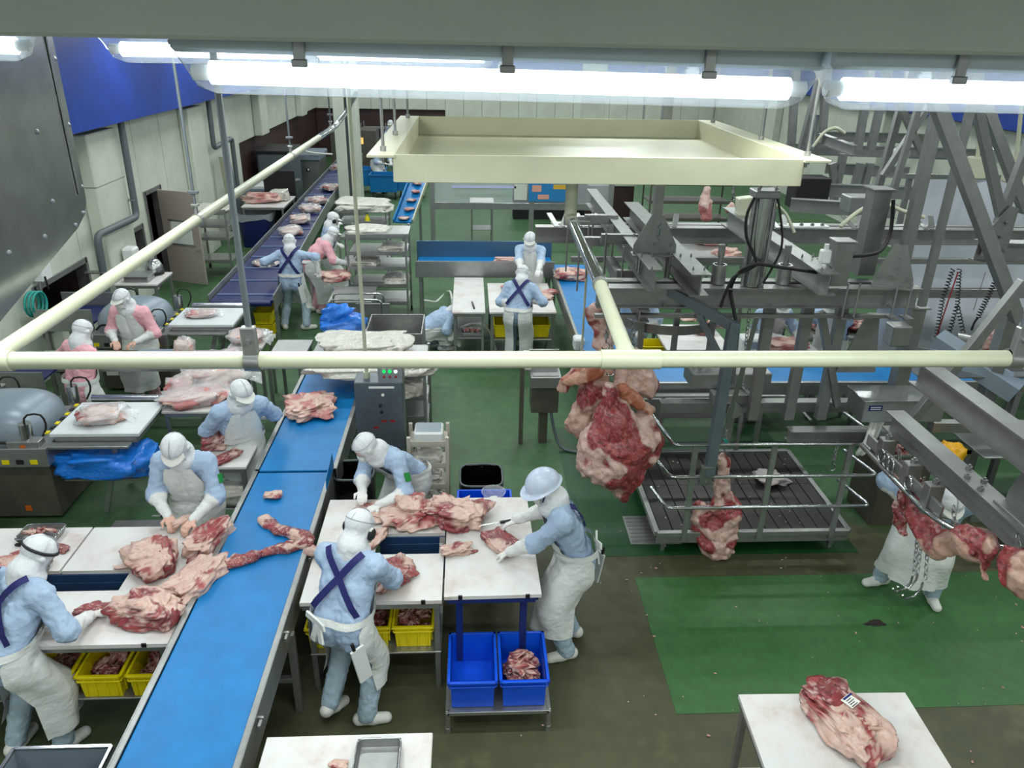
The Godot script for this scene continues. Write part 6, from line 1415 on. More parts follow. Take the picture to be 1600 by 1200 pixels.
	var gtray := thing("steel_trough", "dark steel trough under the rail frame behind the platform", "trough", Vector3(2.4, 0, -7.72)); st = S(); bx(st, Vector3(2.3, 0.72, -7.75), Vector3(1.2, 0.25, 0.16), 0.01); part(gtray, "trough_front", st, M.steel, true); legs(gtray, 1.8, 2.85, -7.7, -7.8, 0.6, M.steel)
	var jw := G(1228, 545, 0.9); table("work_table", "white topped table where the stooping worker cuts a red joint", jw.x - 0.45, jw.x + 0.4, jw.z + 0.28, jw.z - 0.3, 0.9, M.board, M.steel)
	meat("wide red joint being cut under the rail frame", G(1228, 545, 0.9), Vector3(0.62, 0.14, 0.4), 0, "rose", 41.0, {"nu": 50})
	table("work_table", "white topped table beside the dark bracket under the rails", G(1270, 550, 0.9).x, G(1335, 550, 0.9).x, -8.56, -8.9, 0.9, M.board, M.steel)
	meat("red and orange joint at the half hidden worker's sleeves", G(1288, 512, 0.91), Vector3(0.5, 0.28, 0.4), 10, "rose", 42.0, {"nu": 44})
	meat("red joint with white rim near the plastic curtain", G(1348, 515, 0.91), Vector3(0.45, 0.16, 0.35), -20, "lean", 43.0, {"nu": 44})
	var jx := G(1318, 514, 0.9); table("work_table", "low table behind the half hidden worker carrying two red joints", jx.x - 0.75, jx.x + 0.75, jx.z + 0.32, jx.z - 0.35, 0.9, M.steel, M.steel)
	var sca := thing("weighing_scale", "white weighing scale with a grey display beside the hanging chain", "scale", Vector3(3.5, 0.0, -8.75))
	st = S(); bx(st, Vector3(3.55, 0.45, -8.85), Vector3(0.3, 0.9, 0.3), 0.01); part(sca, "stand", st, M.steel, true); st = S(); bx(st, Vector3(3.55, 1.02, -8.85), Vector3(0.36, 0.24, 0.24), 0.02); part(sca, "case", st, M.white_plastic, true)
	st = S(); bx(st, Vector3(3.58, 1.06, -8.727), Vector3(0.2, 0.09, 0.006), 0.001); part(sca, "display", st, M.machine_grey, true); st = S(); bx(st, Vector3(3.58, 0.96, -8.727), Vector3(0.16, 0.05, 0.006), 0.001); part(sca, "keypad", st, M.ink, true)
	var hc := thing("hanging_chain", "long oily chain loop hanging from the front rail beam", "chain", Vector3(2.5, hA, -6.3)); chain(hc, "links", Zp(1172, 470, -6.3), Zp(1160, 600, -6.3), M.steel, 0.05); mem(hc, "guide_strip", "box", Zp(1157, 472, -6.3), Zp(1145, 600, -6.3), 0.03, 0.03, M.galv)
	# table of red cuts left of the frame with crate, seen through the guard
	table("work_table", "white topped table behind the curved guard with red cuts", 2.5, 3.35, -9.0, -9.95, 0.9, M.board, M.steel)
	crate("yellow", "empty yellow crate beside the drain pipe tee", Vector3(G(1030, 552, 0.75).x, 0.66, G(1030, 552, 0.75).z - 0.1), PI / 2)
	var cs := thing("crate_stand", "dark steel stand under the empty yellow crate", "stand", Vector3(G(1030, 552, 0.75).x, 0, G(1030, 552, 0.75).z - 0.1)); var cz := G(1030, 552, 0.75)
	rails(cs, cz.x - 0.22, cz.x + 0.22, cz.z + 0.05, cz.z - 0.25, 0.64, M.steel, 0.03); legs(cs, cz.x - 0.22, cz.x + 0.22, cz.z + 0.05, cz.z - 0.25, 0.64, M.steel, 0.03)
	for q in [[1075, 500, "red cut at the table end behind the guard"], [1100, 520, "small red cut on the table behind the slanted arm"], [1118, 510, "orange red cut near the slanted arm brace"]]: meat(q[2], G(q[0], q[1], 0.91), Vector3(0.25, 0.1, 0.2), 0, "rose", q[0] * 0.1)
	# ---- plastic curtain, cables, far racks
	var cu := thing("plastic_curtain", "large white plastic sheet curtain behind the coiled cables", "curtain", Vector3(7.0, 0.4, -9.7)); st = S()
	var fc := func(u: float, v: float) -> Vector3: return Vector3(lerpf(5.65, 10.1, u) + 0.45 * v * (1 - u) * 0.0, lerpf(0.45, 2.95, v), -9.7 + 0.05 * sin(u * 26.0) + 0.03 * sin(u * 61.0))
	var cm := mat("curtain", Color(0.80, 0.82, 0.86), 0.35); grid(st, fc, 60, 6); part(cu, "sheet", st, cm, true)
	mem(cu, "curtain_rail", "box", Vector3(5.5, 2.98, -9.7), Vector3(10.2, 2.98, -9.7), 0.04, 0.06, M.galv)
	for x in [5.6, 7.8, 10.1]: mem(cu, "curtain_post", "box", Vector3(x, 3.0, -9.75), Vector3(x, 0, -9.75), 0.06, 0.06, M.galv)
	var lp := thing("leaning_sheet", "white folded sheet leaning beside the curtain next to red meat", "sheet", Vector3(5.1, 0.3, -8.9)); st = S()
	var fl := func(u: float, v: float) -> Vector3: return Zp(lerpf(lerpf(1340, 1440, u), lerpf(1372, 1425, u), v), lerpf(672, 472, v), -8.85) + Vector3(0, 0, 0.05 * sin(u * 9.0))
	grid(st, fl, 16, 6); part(lp, "sheet", st, cm, true)
	var cc := thing("coiled_cable", "black coiled air cables with a red line in front of the curtain", "cable", Zp(1495, 420, -8.3))
	for q in [[1487, 420, 1470, 470], [1497, 420, 1494, 475], [1470, 470, 1458, 545], [1494, 475, 1475, 540], [1494, 478, 1503, 520], [1503, 520, 1480, 546]]: coil(cc, "coil", Zp(q[0] + 2, q[1], -7.9), Zp(q[2] + 2, q[3], -7.9), 0.022, int(Vector2(q[0] - q[2], q[1] - q[3]).length() / 5.0), M.ink)
	hose(cc, "red_line", [Zp(1497, 425, -7.88), Zp(1480, 475, -7.88), Zp(1462, 530, -7.88)], 0.007, M.red_paint)
	var c2 := thing("coiled_cable", "single black coiled cable slanting to the steel motor", "cable", Zp(1555, 430, -7.9)); coil(c2, "coil", Zp(1560, 430, -7.9), Zp(1528, 496, -7.9), 0.026, 16, M.ink); hose(c2, "hook_cord", [Zp(1528, 496, -7.9), Zp(1522, 505, -7.9), Zp(1518, 516, -7.9)], 0.012, M.ink); hose(c2, "thin_wire", [Zp(1540, 425, -7.88), Zp(1521, 485, -7.88)], 0.004, M.galv)
	var ch := thing("steel_chute", "blue grey steel chute with a motor drum and pink meat behind it", "chute", Vector3(5.0, 0.9, -7.0)); var k0 := Zp(1462, 530, -7.2); var k1 := Zp(1590, 612, -6.6)
	mem(ch, "trough", "C", k0, k1, 0.3, 0.16, M.machine_grey, 0.012); mem(ch, "motor_drum", "rod", Zp(1490, 528, -7.4), Zp(1530, 534, -7.4), 0.075, 0, M.steel); mem(ch, "support", "box", k0, Vector3(k0.x, 0, k0.z), 0.06, 0.06, M.galv); mem(ch, "support", "box", k1, Vector3(k1.x, 0, k1.z), 0.06, 0.06, M.galv)
	var pm := Zp(1558, 556, -9.0); table("steel_table", "steel table behind the chute with a big pink slab on it", pm.x - 0.4, pm.x + 0.9, pm.z + 0.3, pm.z - 0.5, pm.y, M.steel, M.galv)
	meat("big pink skinned slab behind the steel chute", pm + Vector3(0.05, 0.01, 0), Vector3(0.5, 0.32, 0.4), 0, "fat", 44.0)
	var lb := thing("control_pedestal", "dark steel pedestal with a motor housing standing before the white sheet", "pedestal", Zp(1420, 560, -6.6)); var lq := Zp(1432, 480, -6.6)
	mem(lb, "column", "box", lq, Vector3(lq.x, 0.0, lq.z), 0.13, 0.13, M.galv); st = S(); bx(st, Vector3(lq.x, lq.y + 0.01, lq.z), Vector3(0.18, 0.015, 0.18)); part(lb, "cap_plate", st, M.galv, true); st = S(); bx(st, Zp(1402, 522, -6.55), Vector3(0.18, 0.2, 0.16), 0.01); part(lb, "motor_housing", st, M.steel, true); mem(lb, "foot_bracket", "L", Zp(1425, 548, -6.5), Zp(1475, 556, -6.3), 0.12, 0.12, M.galv)
	# machinery on the floor to the right
	var fm := thing("frame_stand", "heavy steel frame stand behind the trolley rail with a post and brace", "frame", Vector3(4.6, 0, -6.0))
	var fx := Zp(1528, 660, -6.75).x; mem(fm, "post", "box", Vector3(fx, 2.25, -6.75), Vector3(fx, 0.0, -6.75), 0.13, 0.13, M.galv)
	for q in [[Vector3(4.3, 1.25, -6.2), Vector3(7.0, 1.2, -6.2)], [Vector3(4.8, 0.9, -6.4), Vector3(7.0, 0.9, -6.4)], [Vector3(4.7, 0.45, -5.9), Vector3(7.0, 0.4, -5.9)], [Vector3(4.85, 0.9, -6.4), Vector3(4.85, 0.0, -6.4)], [Vector3(5.6, 0.9, -6.4), Vector3(5.6, 0.0, -6.4)], [Vector3(6.8, 0.9, -6.4), Vector3(6.8, 0.0, -6.4)], [Vector3(4.75, 0.75, -6.1), Vector3(5.5, 0.05, -5.6)], [Vector3(4.6, 1.5, -6.9), Vector3(7.0, 1.5, -6.9)]]: mem(fm, "frame_bar", "box", q[0], q[1], 0.09, 0.1, M.galv)
	st = S(); bx(st, Vector3(5.8, 0.98, -6.35), Vector3(2.0, 0.02, 0.6)); part(fm, "deck_plate", st, M.steel, true)
	st = S(); bx(st, Vector3(5.6, 1.52, -6.95), Vector3(2.4, 0.02, 0.5)); part(fm, "top_plate", st, M.polished, true)
	var yb := thing("yellow_bag", "shiny yellow bag stuffed behind the trolley rail", "bag", G(1484, 722, 1.0)); part(yb, "bag", blob_mesh(Vector3(0.2, 0.22, 0.18), 61.0, "pale", 24, 16, 0.9, 0.35), mat("yellow_film", Color(0.85, 0.62, 0.03), 0.25))
	# ---- tall braces at the right
	var tr := thing("brace_tower", "tall light steel tower of diagonal braces rising beside the curtain", "frame", Zp(1500, 400, -5.6))
	for q in [[1465, 165, 1590, 500, -5.2, 0.085], [1529, 180, 1566, 345, -6.4, 0.07], [1612, 215, 1560, 350, -6.4, 0.07], [1540, 165, 1602, 330, -7.2, 0.09], [1408, 168, 1440, 240, -9.5, 0.07], [1450, 168, 1380, 275, -9.5, 0.07], [1436, 165, 1395, 300, -9.2, 0.07], [1408, 165, 1365, 320, -9.8, 0.08]]:
		mem(tr, "brace_bar", "box", to_ceiling(Zp(q[0], q[1], q[4]), Zp(q[2], q[3], q[4])), Zp(q[2], q[3], q[4]), q[5], q[5], M.galv)
	st = S(); var gp := Zp(1562, 365, -6.35); prism(st, PackedVector2Array([Vector2(-0.12, -0.2), Vector2(0.1, -0.22), Vector2(0.1, 0.22), Vector2(0.02, 0.24), Vector2(-0.1, 0.05)]), Transform3D(Basis(), gp), 0.012); part(tr, "gusset_plate", st, M.galv, true); bolts(tr, [gp + Vector3(0.02, 0.1, 0.012), gp + Vector3(0.0, -0.02, 0.012), gp + Vector3(-0.02, -0.14, 0.012), gp + Vector3(0.06, -0.14, 0.012)], Vector3(0, 0, 1), 0.016)
	mem(tr, "end_beam", "I", Zp(1525, 392, -6.4), Zp(1700, 396, -6.4), 0.14, 0.18, M.galv)
	# ---- rear rail frame far behind
	var rf := thing("rail_structure", "grey rail frame with many posts along the side wall", "rail", Vector3(7, 2.5, -14))
	for q in [[1228, 232, 1640, 246, 2.6], [1255, 212, 1640, 222, 2.6], [1292, 297, 1480, 303, 2.3], [1235, 320, 1400, 330, 2.2], [1290, 262, 1420, 270, 2.3]]: mem(rf, "cross_beam", "I", G(q[0], q[1], q[4]), G(q[2], q[3], q[4]), 0.14, 0.2, M.galv)
	for q in [[1270, 165, 1248, 250], [1318, 240, 1300, 325], [1375, 168, 1360, 235], [1352, 160, 1340, 235], [1345, 255, 1335, 292], [1360, 255, 1350, 292], [1300, 255, 1305, 292], [1288, 170, 1283, 232], [1240, 170, 1236, 230]]:
		var pz := -14.2; mem(rf, "hanger_post", "box", to_ceiling(Zp(q[0], q[1], pz), Zp(q[2], q[3], pz)) if q[1] < 200 else Zp(q[0], q[1], pz), Zp(q[2], q[3], pz), 0.12, 0.12, M.galv)
	for q in [[1272, 180, 1265, 232]]: mem(rf, "air_cylinder", "rod", Zp(q[0], q[1], -13.9), Zp(q[2], q[3], -13.9), 0.09, 0, M.polished)
	st = S(); bx(st, Zp(1262, 300, -12.5), Vector3(0.55, 0.5, 0.4), 0.01); part(rf, "dark_cabinet", st, M.ink, true)
	st = S(); bx(st, Zp(1350, 318, -10.5), Vector3(0.55, 0.22, 0.3), 0.01); part(rf, "control_box", st, M.steel, true)
	for q in [[1330, 213, "long"]]: mem(rf, "slant_beam", "I", Zp(1280, 215, -13.6), Zp(1335, 235, -13.0), 0.14, 0.16, M.galv)
	hose(rf, "cream_conduit", [Zp(1270, 230, -13.5), Zp(1290, 205, -13.5), Zp(1305, 200, -13.5), Zp(1320, 208, -13.5)], 0.03, M.cream)
	for q in [[1408, 240, -11.0], [1555, 242, -11.0]]: st = S(); lathe(st, [Vector2(0, 0.05), Vector2(0.11, 0.05), Vector2(0.11, -0.05), Vector2(0, -0.05)], Transform3D(Basis(Vector3.RIGHT, Vector3(0, 0, 1), Vector3.UP), Zp(q[0], q[1], q[2])), 16); part(rf, "pulley", st, M.steel, true)
	for q in [[1525, 262, 0.24, 0.24, "cream wall box behind the light brace"], [1585, 268, 0.26, 0.24, "cream box with conduit beyond the brace tower"]]:
		var cb := thing("junction_box", q[4], "box", Zp(q[0], q[1], -8.6)); st = S(); bx(st, Zp(q[0], q[1], -8.6), Vector3(0.2, q[3], 0.14), 0.015); part(cb, "case", st, M.cream, true); hose(cb, "conduit", [Zp(q[0] + 2, q[1] - 14, -8.6), Zp(q[0] + 6, q[1] - 50, -8.6), Zp(q[0] + 12, q[1] - 110, -8.6)], 0.022, M.cream)
	var fr2 := thing("far_hanging_rail", "thin steel rail holding two pink pieces", "rail", Vector3(3.2, 3.0, -11.6)); mem(fr2, "rail_bar", "box", Vector3(2.4, 2.75, -11.6), Vector3(4.4, 2.75, -11.6), 0.05, 0.08, M.galv)
	for x in [2.5, 4.3]: mem(fr2, "hanger", "rod", Vector3(x, 2.78, -11.6), Vector3(x, 5.3, -11.6), 0.012, 0, M.galv)
	# far hanging meat
	for q in [[1103, 318, 0.09, 0.42, "long pink piece hanging on a hook before the dark shelves"], [1142, 325, 0.05, 0.12, "small pink piece hanging on a thin hook beside a longer one"]]:
		var pz2 := -11.6; var p := Zp(q[0], q[1], pz2); carcass(q[4], [[p + Vector3(0.0, q[3] * 0.5, 0), p + Vector3(-0.03, -q[3] * 0.1, 0), q[2] * 0.5, q[2]], [p + Vector3(0.04, 0, 0), p + Vector3(0.03, -q[3] * 0.5, 0), q[2] * 0.7, q[2] * 0.9]], "rose", 0.018, 0.04); hook("thin hook above the " + ("long" if q[3] > 0.3 else "small") + " pink piece", Vector3(p.x, 2.72, p.z), p + Vector3(0, q[3] * 0.5, 0))
	table("work_table", "steel table with pink cuts behind the rear beam", 3.2, 4.9, -13.2, -15.2, 0.9, M.steel, M.steel)
	for q in [[1108, 380, "pink cuts lying behind the rear beam"], [1135, 402, "pink cuts on the low shelf behind the dampers"], [1145, 378, "reddish cut at the end of the pink cuts table"]]: meat(q[2], G(q[0], q[1], 0.91), Vector3(0.5, 0.18, 0.35), 0, "rose", q[0] * 0.13)
# ---------- packing machines, racks and the middle of the hall
func wbox(par: Node3D, called: String, c: Vector3, s: Vector3, m: Material, ch := 0.006) -> MeshInstance3D:
	var st := S(); bx(st, c, s, ch); return part(par, called, st, m, true)
func rack(called: String, label: String, x0: float, x1: float, z0: float, z1: float, hgt: float, shelves: Array, m: Material, ms: Material) -> Node3D:
	var t := thing(called, label, "rack", Vector3((x0 + x1) / 2, 0, (z0 + z1) / 2))
	for x in [x0, x1]:
		for z in [z0, z1]:
			mem(t, "upright", "box", Vector3(x, 0.08, z), Vector3(x, hgt, z), 0.035, 0.035, m)
			var st := S(); rod(st, Vector3(x - 0.015, 0.045, z), Vector3(x + 0.015, 0.045, z), 0.045, 12); part(t, "caster", st, M.rubber, true)
	for y in shelves:
		wbox(t, "shelf", Vector3((x0 + x1) / 2, y, (z0 + z1) / 2), Vector3(x1 - x0, 0.02, absf(z1 - z0)), ms)
		mem(t, "shelf_lip", "box", Vector3(x0, y + 0.03, maxf(z0, z1)), Vector3(x1, y + 0.03, maxf(z0, z1)), 0.01, 0.05, m)
	return t
func film_stack(label: String, c: Vector3, s: Vector3, sd: float) -> void:
	var t := thing("film_stack", label, "plastic film", c); part(t, "film", blob_mesh(s, sd, "pale", 48, 20, 0.5, 0.22), M.film_white)
func vac_machine(o: Vector3, label: String) -> void:
	# o: front left corner of the white belt at floor level
	var t := thing("vacuum_packer", label, "machine", o + Vector3(-0.6, 0, -0.3)); var st := S()
	wbox(t, "base_cabinet", o + Vector3(-0.5, 0.34, -0.35), Vector3(0.9, 0.6, 0.75), M.machine_dark); wbox(t, "bed", o + Vector3(-0.48, 0.76, -0.35), Vector3(0.98, 0.2, 0.95), M.steel)
	wbox(t, "warning_plate", o + Vector3(-0.82, 0.3, 0.03), Vector3(0.16, 0.12, 0.006), M.label_white); wbox(t, "orange_sign", o + Vector3(-0.35, 0.14, 0.03), Vector3(0.06, 0.06, 0.006), mat("orange", Color(0.75, 0.36, 0.08), 0.5)); wbox(t, "dark_sign", o + Vector3(-0.82, 0.42, 0.03), Vector3(0.16, 0.04, 0.006), M.red_paint)
	var f := func(u: float, v: float) -> Vector3:
		var a := TAU * u; var b := v * PI * 0.5; var e := 0.6
		var cx := signf(cos(a)) * pow(absf(cos(a)), e); var cz := signf(sin(a)) * pow(absf(sin(a)), e)
		return o + Vector3(-0.54 + cx * 0.44 * pow(sin(b), 0.8), 0.86 + 0.34 * pow(maxf(cos(b), 0), 0.75), -0.36 - cz * 0.42 * pow(sin(b), 0.8))
	grid(st, f, 40, 12); part(t, "domed_lid", st, M.machine_grey, true)
	for q in [Vector3(-0.18, 0.9, 0.02), Vector3(-0.12, 0.92, -0.8), Vector3(-0.88, 0.9, -0.86)]:
		st = S(); rod(st, o + q, o + q + Vector3(0, 0.18, 0), 0.055, 16); part(t, "lift_cylinder", st, M.polished, true); hose(t, "black_hose", [o + q + Vector3(0, 0.18, 0), o + q + Vector3(0.03, 0.26, 0), o + q + Vector3(0.14, 0.25, -0.04), o + q + Vector3(0.16, 0.12, -0.06), o + q + Vector3(0.1, 0.0, -0.05)], 0.01, M.rubber)
	wbox(t, "valve_block", o + Vector3(-0.2, 0.86, 0.04), Vector3(0.3, 0.12, 0.12), M.steel); wbox(t, "orange_sign", o + Vector3(-0.2, 0.87, 0.103), Vector3(0.05, 0.04, 0.004), M.orange)
	hose(t, "black_hose", [o + Vector3(-0.9, 0.9, 0.05), o + Vector3(-0.8, 0.98, 0.08), o + Vector3(-0.5, 0.92, 0.09), o + Vector3(-0.3, 0.9, 0.08)], 0.014, M.rubber)
	for i in 7:
		wbox(t, "warning_stripe", o + Vector3(-0.03, 0.945, -0.05 - i * 0.1), Vector3(0.035, 0.012, 0.05), M.yellow if i % 2 == 0 else M.ink, 0.001)
		wbox(t, "warning_stripe", o + Vector3(-0.9 + i * 0.13, 0.72, 0.128), Vector3(0.07, 0.05, 0.004), M.yellow if i % 2 == 0 else M.ink, 0.001)
	wbox(t, "outfeed_belt", o + Vector3(0.42, 0.93, -0.36), Vector3(0.84, 0.04, 0.7), M.belt_white, 0.018); wbox(t, "belt_frame", o + Vector3(0.42, 0.87, -0.36), Vector3(0.78, 0.07, 0.66), M.steel)
	wbox(t, "catch_tray", o + Vector3(0.36, 0.84, 0.03), Vector3(0.8, 0.03, 0.1), M.steel); st = S(); rod(st, o + Vector3(0.08, 0.96, -0.78), o + Vector3(0.86, 0.96, -0.78), 0.04, 16); part(t, "film_roller", st, M.polished, true)
	for z in [-0.05, -0.65]: mem(t, "belt_leg", "box", o + Vector3(0.6, 0.84, z), o + Vector3(0.35, 0.04, z), 0.04, 0.05, M.steel)
func trash(label: String, c: Vector3, w: float, h: float, liner: Material, body: Material) -> void:
	var t := thing("waste_bin", label, "bin", c); var st := S()
	var f := func(u: float, v: float) -> Vector3:
		var a := TAU * u; var e := 0.45; return Vector3(signf(cos(a)) * pow(absf(cos(a)), e) * w * (0.42 + 0.08 * v), h * v, signf(sin(a)) * pow(absf(sin(a)), e) * w * (0.42 + 0.08 * v))
	grid(st, f, 32, 4); bx(st, Vector3(0, 0.006, 0), Vector3(w * 0.7, 0.012, w * 0.7)); part(t, "bucket", st, body)
	st = S(); var r := []
	for i in 33: r.append(f.call(i / 32.0, 1.0))
	tube(st, r, 0.012, 6, -1, false); part(t, "rim", st, M.pipe_grey)
	st = S(); var g := func(u: float, v: float) -> Vector3:
		var q: Vector3 = f.call(u, 1.0 - v * 0.55) if v >= 0.0 else Vector3.ZERO; return Vector3(q.x * 0.95, q.y + 0.01 * sin(u * 60.0), q.z * 0.95)
	grid(st, g, 48, 5); part(t, "liner", st, liner)
	st = S(); var k := func(u: float, v: float) -> Vector3:
		var q: Vector3 = f.call(u, 1.0); return Vector3(q.x * (1.03 + 0.01 * sin(u * 70.0)), h + 0.008 - v * 0.13 * (1.0 + 0.3 * sin(u * 25.0)), q.z * (1.03 + 0.01 * sin(u * 70.0)))
	grid(st, k, 64, 3); part(t, "liner_fold", st, liner)
func left_side() -> void:
	var st := S()
	vac_machine(Vector3(-4.04, 0, -6.72), "domed vacuum packer with a white outfeed belt beside the blue film bundle")
	vac_machine(Vector3(-3.99, 0, -9.78), "domed vacuum packer behind the pink clad workers' steel table")
	meat("bagged pale joint on the white belt over the blue film bundle", G(160, 655, 0.955), Vector3(0.4, 0.13, 0.34), 10, "fat", 51.0, {"bag": true, "called": "bagged_meat"})
	meat("bagged pink slices on the white belt of the packer behind the steel table", G(316, 493, 0.955), Vector3(0.36, 0.07, 0.24), 5, "rose", 52.0, {"bag": true, "called": "bagged_meat"})
	var bb := thing("film_bundle", "bundle of shiny blue plastic film under the white outfeed belt", "plastic film", Vector3(-3.62, 0.2, -6.85)); var bm := part(bb, "film", blob_mesh(Vector3(0.85, 0.3, 0.5), 71.0, "pale", 44, 26, 0.6, 0.3), M.blue_film); bm.position = Vector3(-0.0, 0.28, 0)
	wbox(bb, "carrier_shelf", Vector3(-3.62, 0.46, -6.88), Vector3(0.7, 0.02, 0.4), M.steel)
	trash("waste bin with a clear sack beside the vacuum packer", Vector3(-4.75, 0, -6.15), 0.5, 0.5, M.film, M.rubber)
	# wrapped meat table
	table("work_table", "white topped table heaped with bagged meat behind the conveyor", -3.2, -2.6, -7.3, -8.75, 0.9, M.board, M.steel)
	for q in [[-2.92, -7.55, 0.6, 0.14, 0.42, "dark edged bagged meat at the near end of the heaped table", "rose"], [-2.85, -8.0, 0.62, 0.24, 0.5, "large bagged pink meat in the middle of the heaped table", "fat"], [-3.12, -7.75, 0.3, 0.2, 0.3, "puffed clear bag with a pink piece on the heaped table side", "rose"], [-2.85, -8.45, 0.5, 0.2, 0.42, "bagged pink meat at the back end of the heaped table", "rose"]]:
		meat(q[5], Vector3(q[0], 0.9, q[1]), Vector3(q[2], q[3], q[4]), 15, q[6], q[2] * 70 + q[1], {"bag": true, "called": "bagged_meat", "nu": 44})
	table("work_table", "small white table with a bagged piece beside the second packer belt", -3.05, -2.62, -9.15, -9.75, 0.88, M.board, M.steel)
	meat("bagged pink piece on the small white table by the pipe clamp", Vector3(-2.85, 0.88, -9.4), Vector3(0.4, 0.14, 0.4), 0, "rose", 57.0, {"bag": true, "called": "bagged_meat"})
	table("steel_table", "bare steel table between the heaped table and the belt end", -2.5, -2.05, -8.75, -9.5, 0.85, M.steel, M.steel)
	# small board beside the conveyor
	table("work_table", "narrow white board stand with a red cut against the conveyor", -2.52, -2.04, -6.16, -6.6, 0.9, M.board, M.steel, 0.42)
	meat("large red cut hanging over the narrow board stand", G(346, 694, 0.91), Vector3(0.36, 0.16, 0.32), 10, "lean", 58.0, {"nu": 50}); meat("dark red strip on the front edge of the narrow board", G(352, 718, 0.905), Vector3(0.12, 0.06, 0.3), -35, "lean", 59.0)
	film_stack("crumpled clear bag on the shelf of the narrow board stand", Vector3(-2.26, 0.43, -6.35), Vector3(0.4, 0.2, 0.3), 60.0)
	# pink workers' steel table and navy infeed belts
	table("steel_table", "long steel table in front of the pink clad workers", -5.2, -3.2, -8.5, -9.02, 0.9, M.steel, M.steel, 0.3)
	meat("small bagged piece standing up on the long steel table", Vector3(-3.45, 0.9, -8.8), Vector3(0.2, 0.24, 0.2), 0, "fat", 61.0, {"bag": true, "called": "bagged_meat"})
	wbox(thing("sealing_frame", "grey sealing frame lying on the long steel table", "tray", Vector3(-3.8, 0.9, -8.78)), "frame", Vector3(-3.8, 0.915, -8.78), Vector3(0.5, 0.03, 0.4), M.machine_grey)
	var nv := thing("belt_conveyor", "navy belt conveyor with dark steel sides along the pillared wall", "conveyor", Vector3(-5.1, 0, -10.3)); wbox(nv, "belt", Vector3(-5.35, 0.93, -10.25), Vector3(0.72, 0.03, 0.7), M.belt_navy)
	for z in [-9.87, -10.63]: mem(nv, "side_plate", "box", Vector3(-5.72, 0.98, z), Vector3(-4.98, 0.98, z), 0.02, 0.3, M.steel)
	legs(nv, -5.65, -5.05, -9.95, -10.55, 0.85, M.steel, 0.05)
	var n2 := thing("belt_conveyor", "short navy belt conveyor end beside the near vacuum packer", "conveyor", Vector3(-5.1, 0, -8.4)); wbox(n2, "belt", Vector3(-5.25, 0.88, -8.35), Vector3(0.9, 0.03, 0.5), M.belt_navy)
	for z in [-8.08, -8.62]: mem(n2, "side_plate", "box", Vector3(-5.7, 0.88, z), Vector3(-4.75, 0.88, z), 0.02, 0.26, M.galv)
	legs(n2, -5.6, -4.85, -8.12, -8.58, 0.8, M.steel, 0.05)
	table("work_table", "small white table with a weighing scale by the pillared wall", -5.5, -4.85, -11.75, -12.45, 0.9, M.board, M.steel)
	var sc := thing("weighing_scale", "flat steel weighing scale on the small white wall table", "scale", Vector3(-5.2, 0.9, -12.0)); wbox(sc, "plate", Vector3(-5.2, 0.99, -12.0), Vector3(0.42, 0.02, 0.36), M.steel); wbox(sc, "body", Vector3(-5.2, 0.94, -12.0), Vector3(0.36, 0.08, 0.3), M.steel)
	var lm := thing("round_cover", "round shiny helmet shaped cover beside the weighing scale", "cover", Vector3(-5.1, 0.9, -12.3)); st = S(); lathe(st, [Vector2(0, 0.24), Vector2(0.09, 0.21), Vector2(0.14, 0.12), Vector2(0.14, 0.0)], Transform3D(Basis(), Vector3(-5.08, 0.92, -12.32)), 18); part(lm, "shell", st, M.polished, true); st = S(); lathe(st, [Vector2(0.15, 0.0), Vector2(0.15, 0.03), Vector2(0.14, 0.03)], Transform3D(Basis(), Vector3(-5.08, 0.92, -12.32)), 18); part(lm, "rim", st, M.ink, true)
	var hr := thing("hose_reel", "coil of teal hose hung on the pillared wall", "hose", Vector3(-5.8, 0.9, -10.1))
	for i in 3:
		var q := []; var c := Xp(50, 475, -5.8)
		for k in 21: q.append(c + Vector3(0.05 * i, 0.16 * sin(TAU * k / 20), 0.17 * cos(TAU * k / 20)))
		st = S(); tube(st, q, 0.018, 6, -1, false); part(hr, "hose_loop", st, M.teal, true)
	var wh := thing("wall_box", "white control box with a dark lever fixed to the pillared wall", "box", Xp(66, 425, -5.85)); wbox(wh, "case", Xp(66, 425, -5.8), Vector3(0.12, 0.2, 0.26), M.white_plastic); mem(wh, "lever", "box", Xp(70, 432, -5.72), Xp(76, 452, -5.72), 0.02, 0.02, M.ink); mem(wh, "conduit", "rod", Xp(60, 425, -5.82), Xp(68, 480, -5.82), 0.02, 0, M.galv)
	var w2 := thing("wall_box", "white rounded dispenser on the wall pillar above the scale table", "box", Xp(205, 405, -5.6)); wbox(w2, "case", Xp(205, 400, -5.55), Vector3(0.2, 0.3, 0.24), M.white_plastic, 0.04); wbox(w2, "tray", Xp(200, 432, -5.5), Vector3(0.2, 0.05, 0.2), M.white_plastic, 0.02)
	# ---- navy incline conveyor down the hall
	var nc := thing("belt_conveyor", "long navy cleated belt conveyor carrying bagged meat down the hall", "conveyor", Vector3(-3.4, 0, -17)); var ZA := -11.4; var ZB := -27.0
	var bx0 := func(z: float) -> float: return lerpf(-3.95, -4.2, (z + 11.4) / -14.0)
	var bw := func(z: float) -> float: return lerpf(0.93, 0.6, clampf((z + 11.4) / -9.0, 0, 1))
	board_poly(nc, "belt", [Vector2(bx0.call(ZA), ZA), Vector2(bx0.call(ZA) + bw.call(ZA), ZA), Vector2(bx0.call(-19.0) + bw.call(-19.0), -19.0), Vector2(bx0.call(ZB) + bw.call(ZB), ZB), Vector2(bx0.call(ZB), ZB)], 0.75, 0.03, M.belt_navy)
	var i := 0; var z := ZA - 0.3
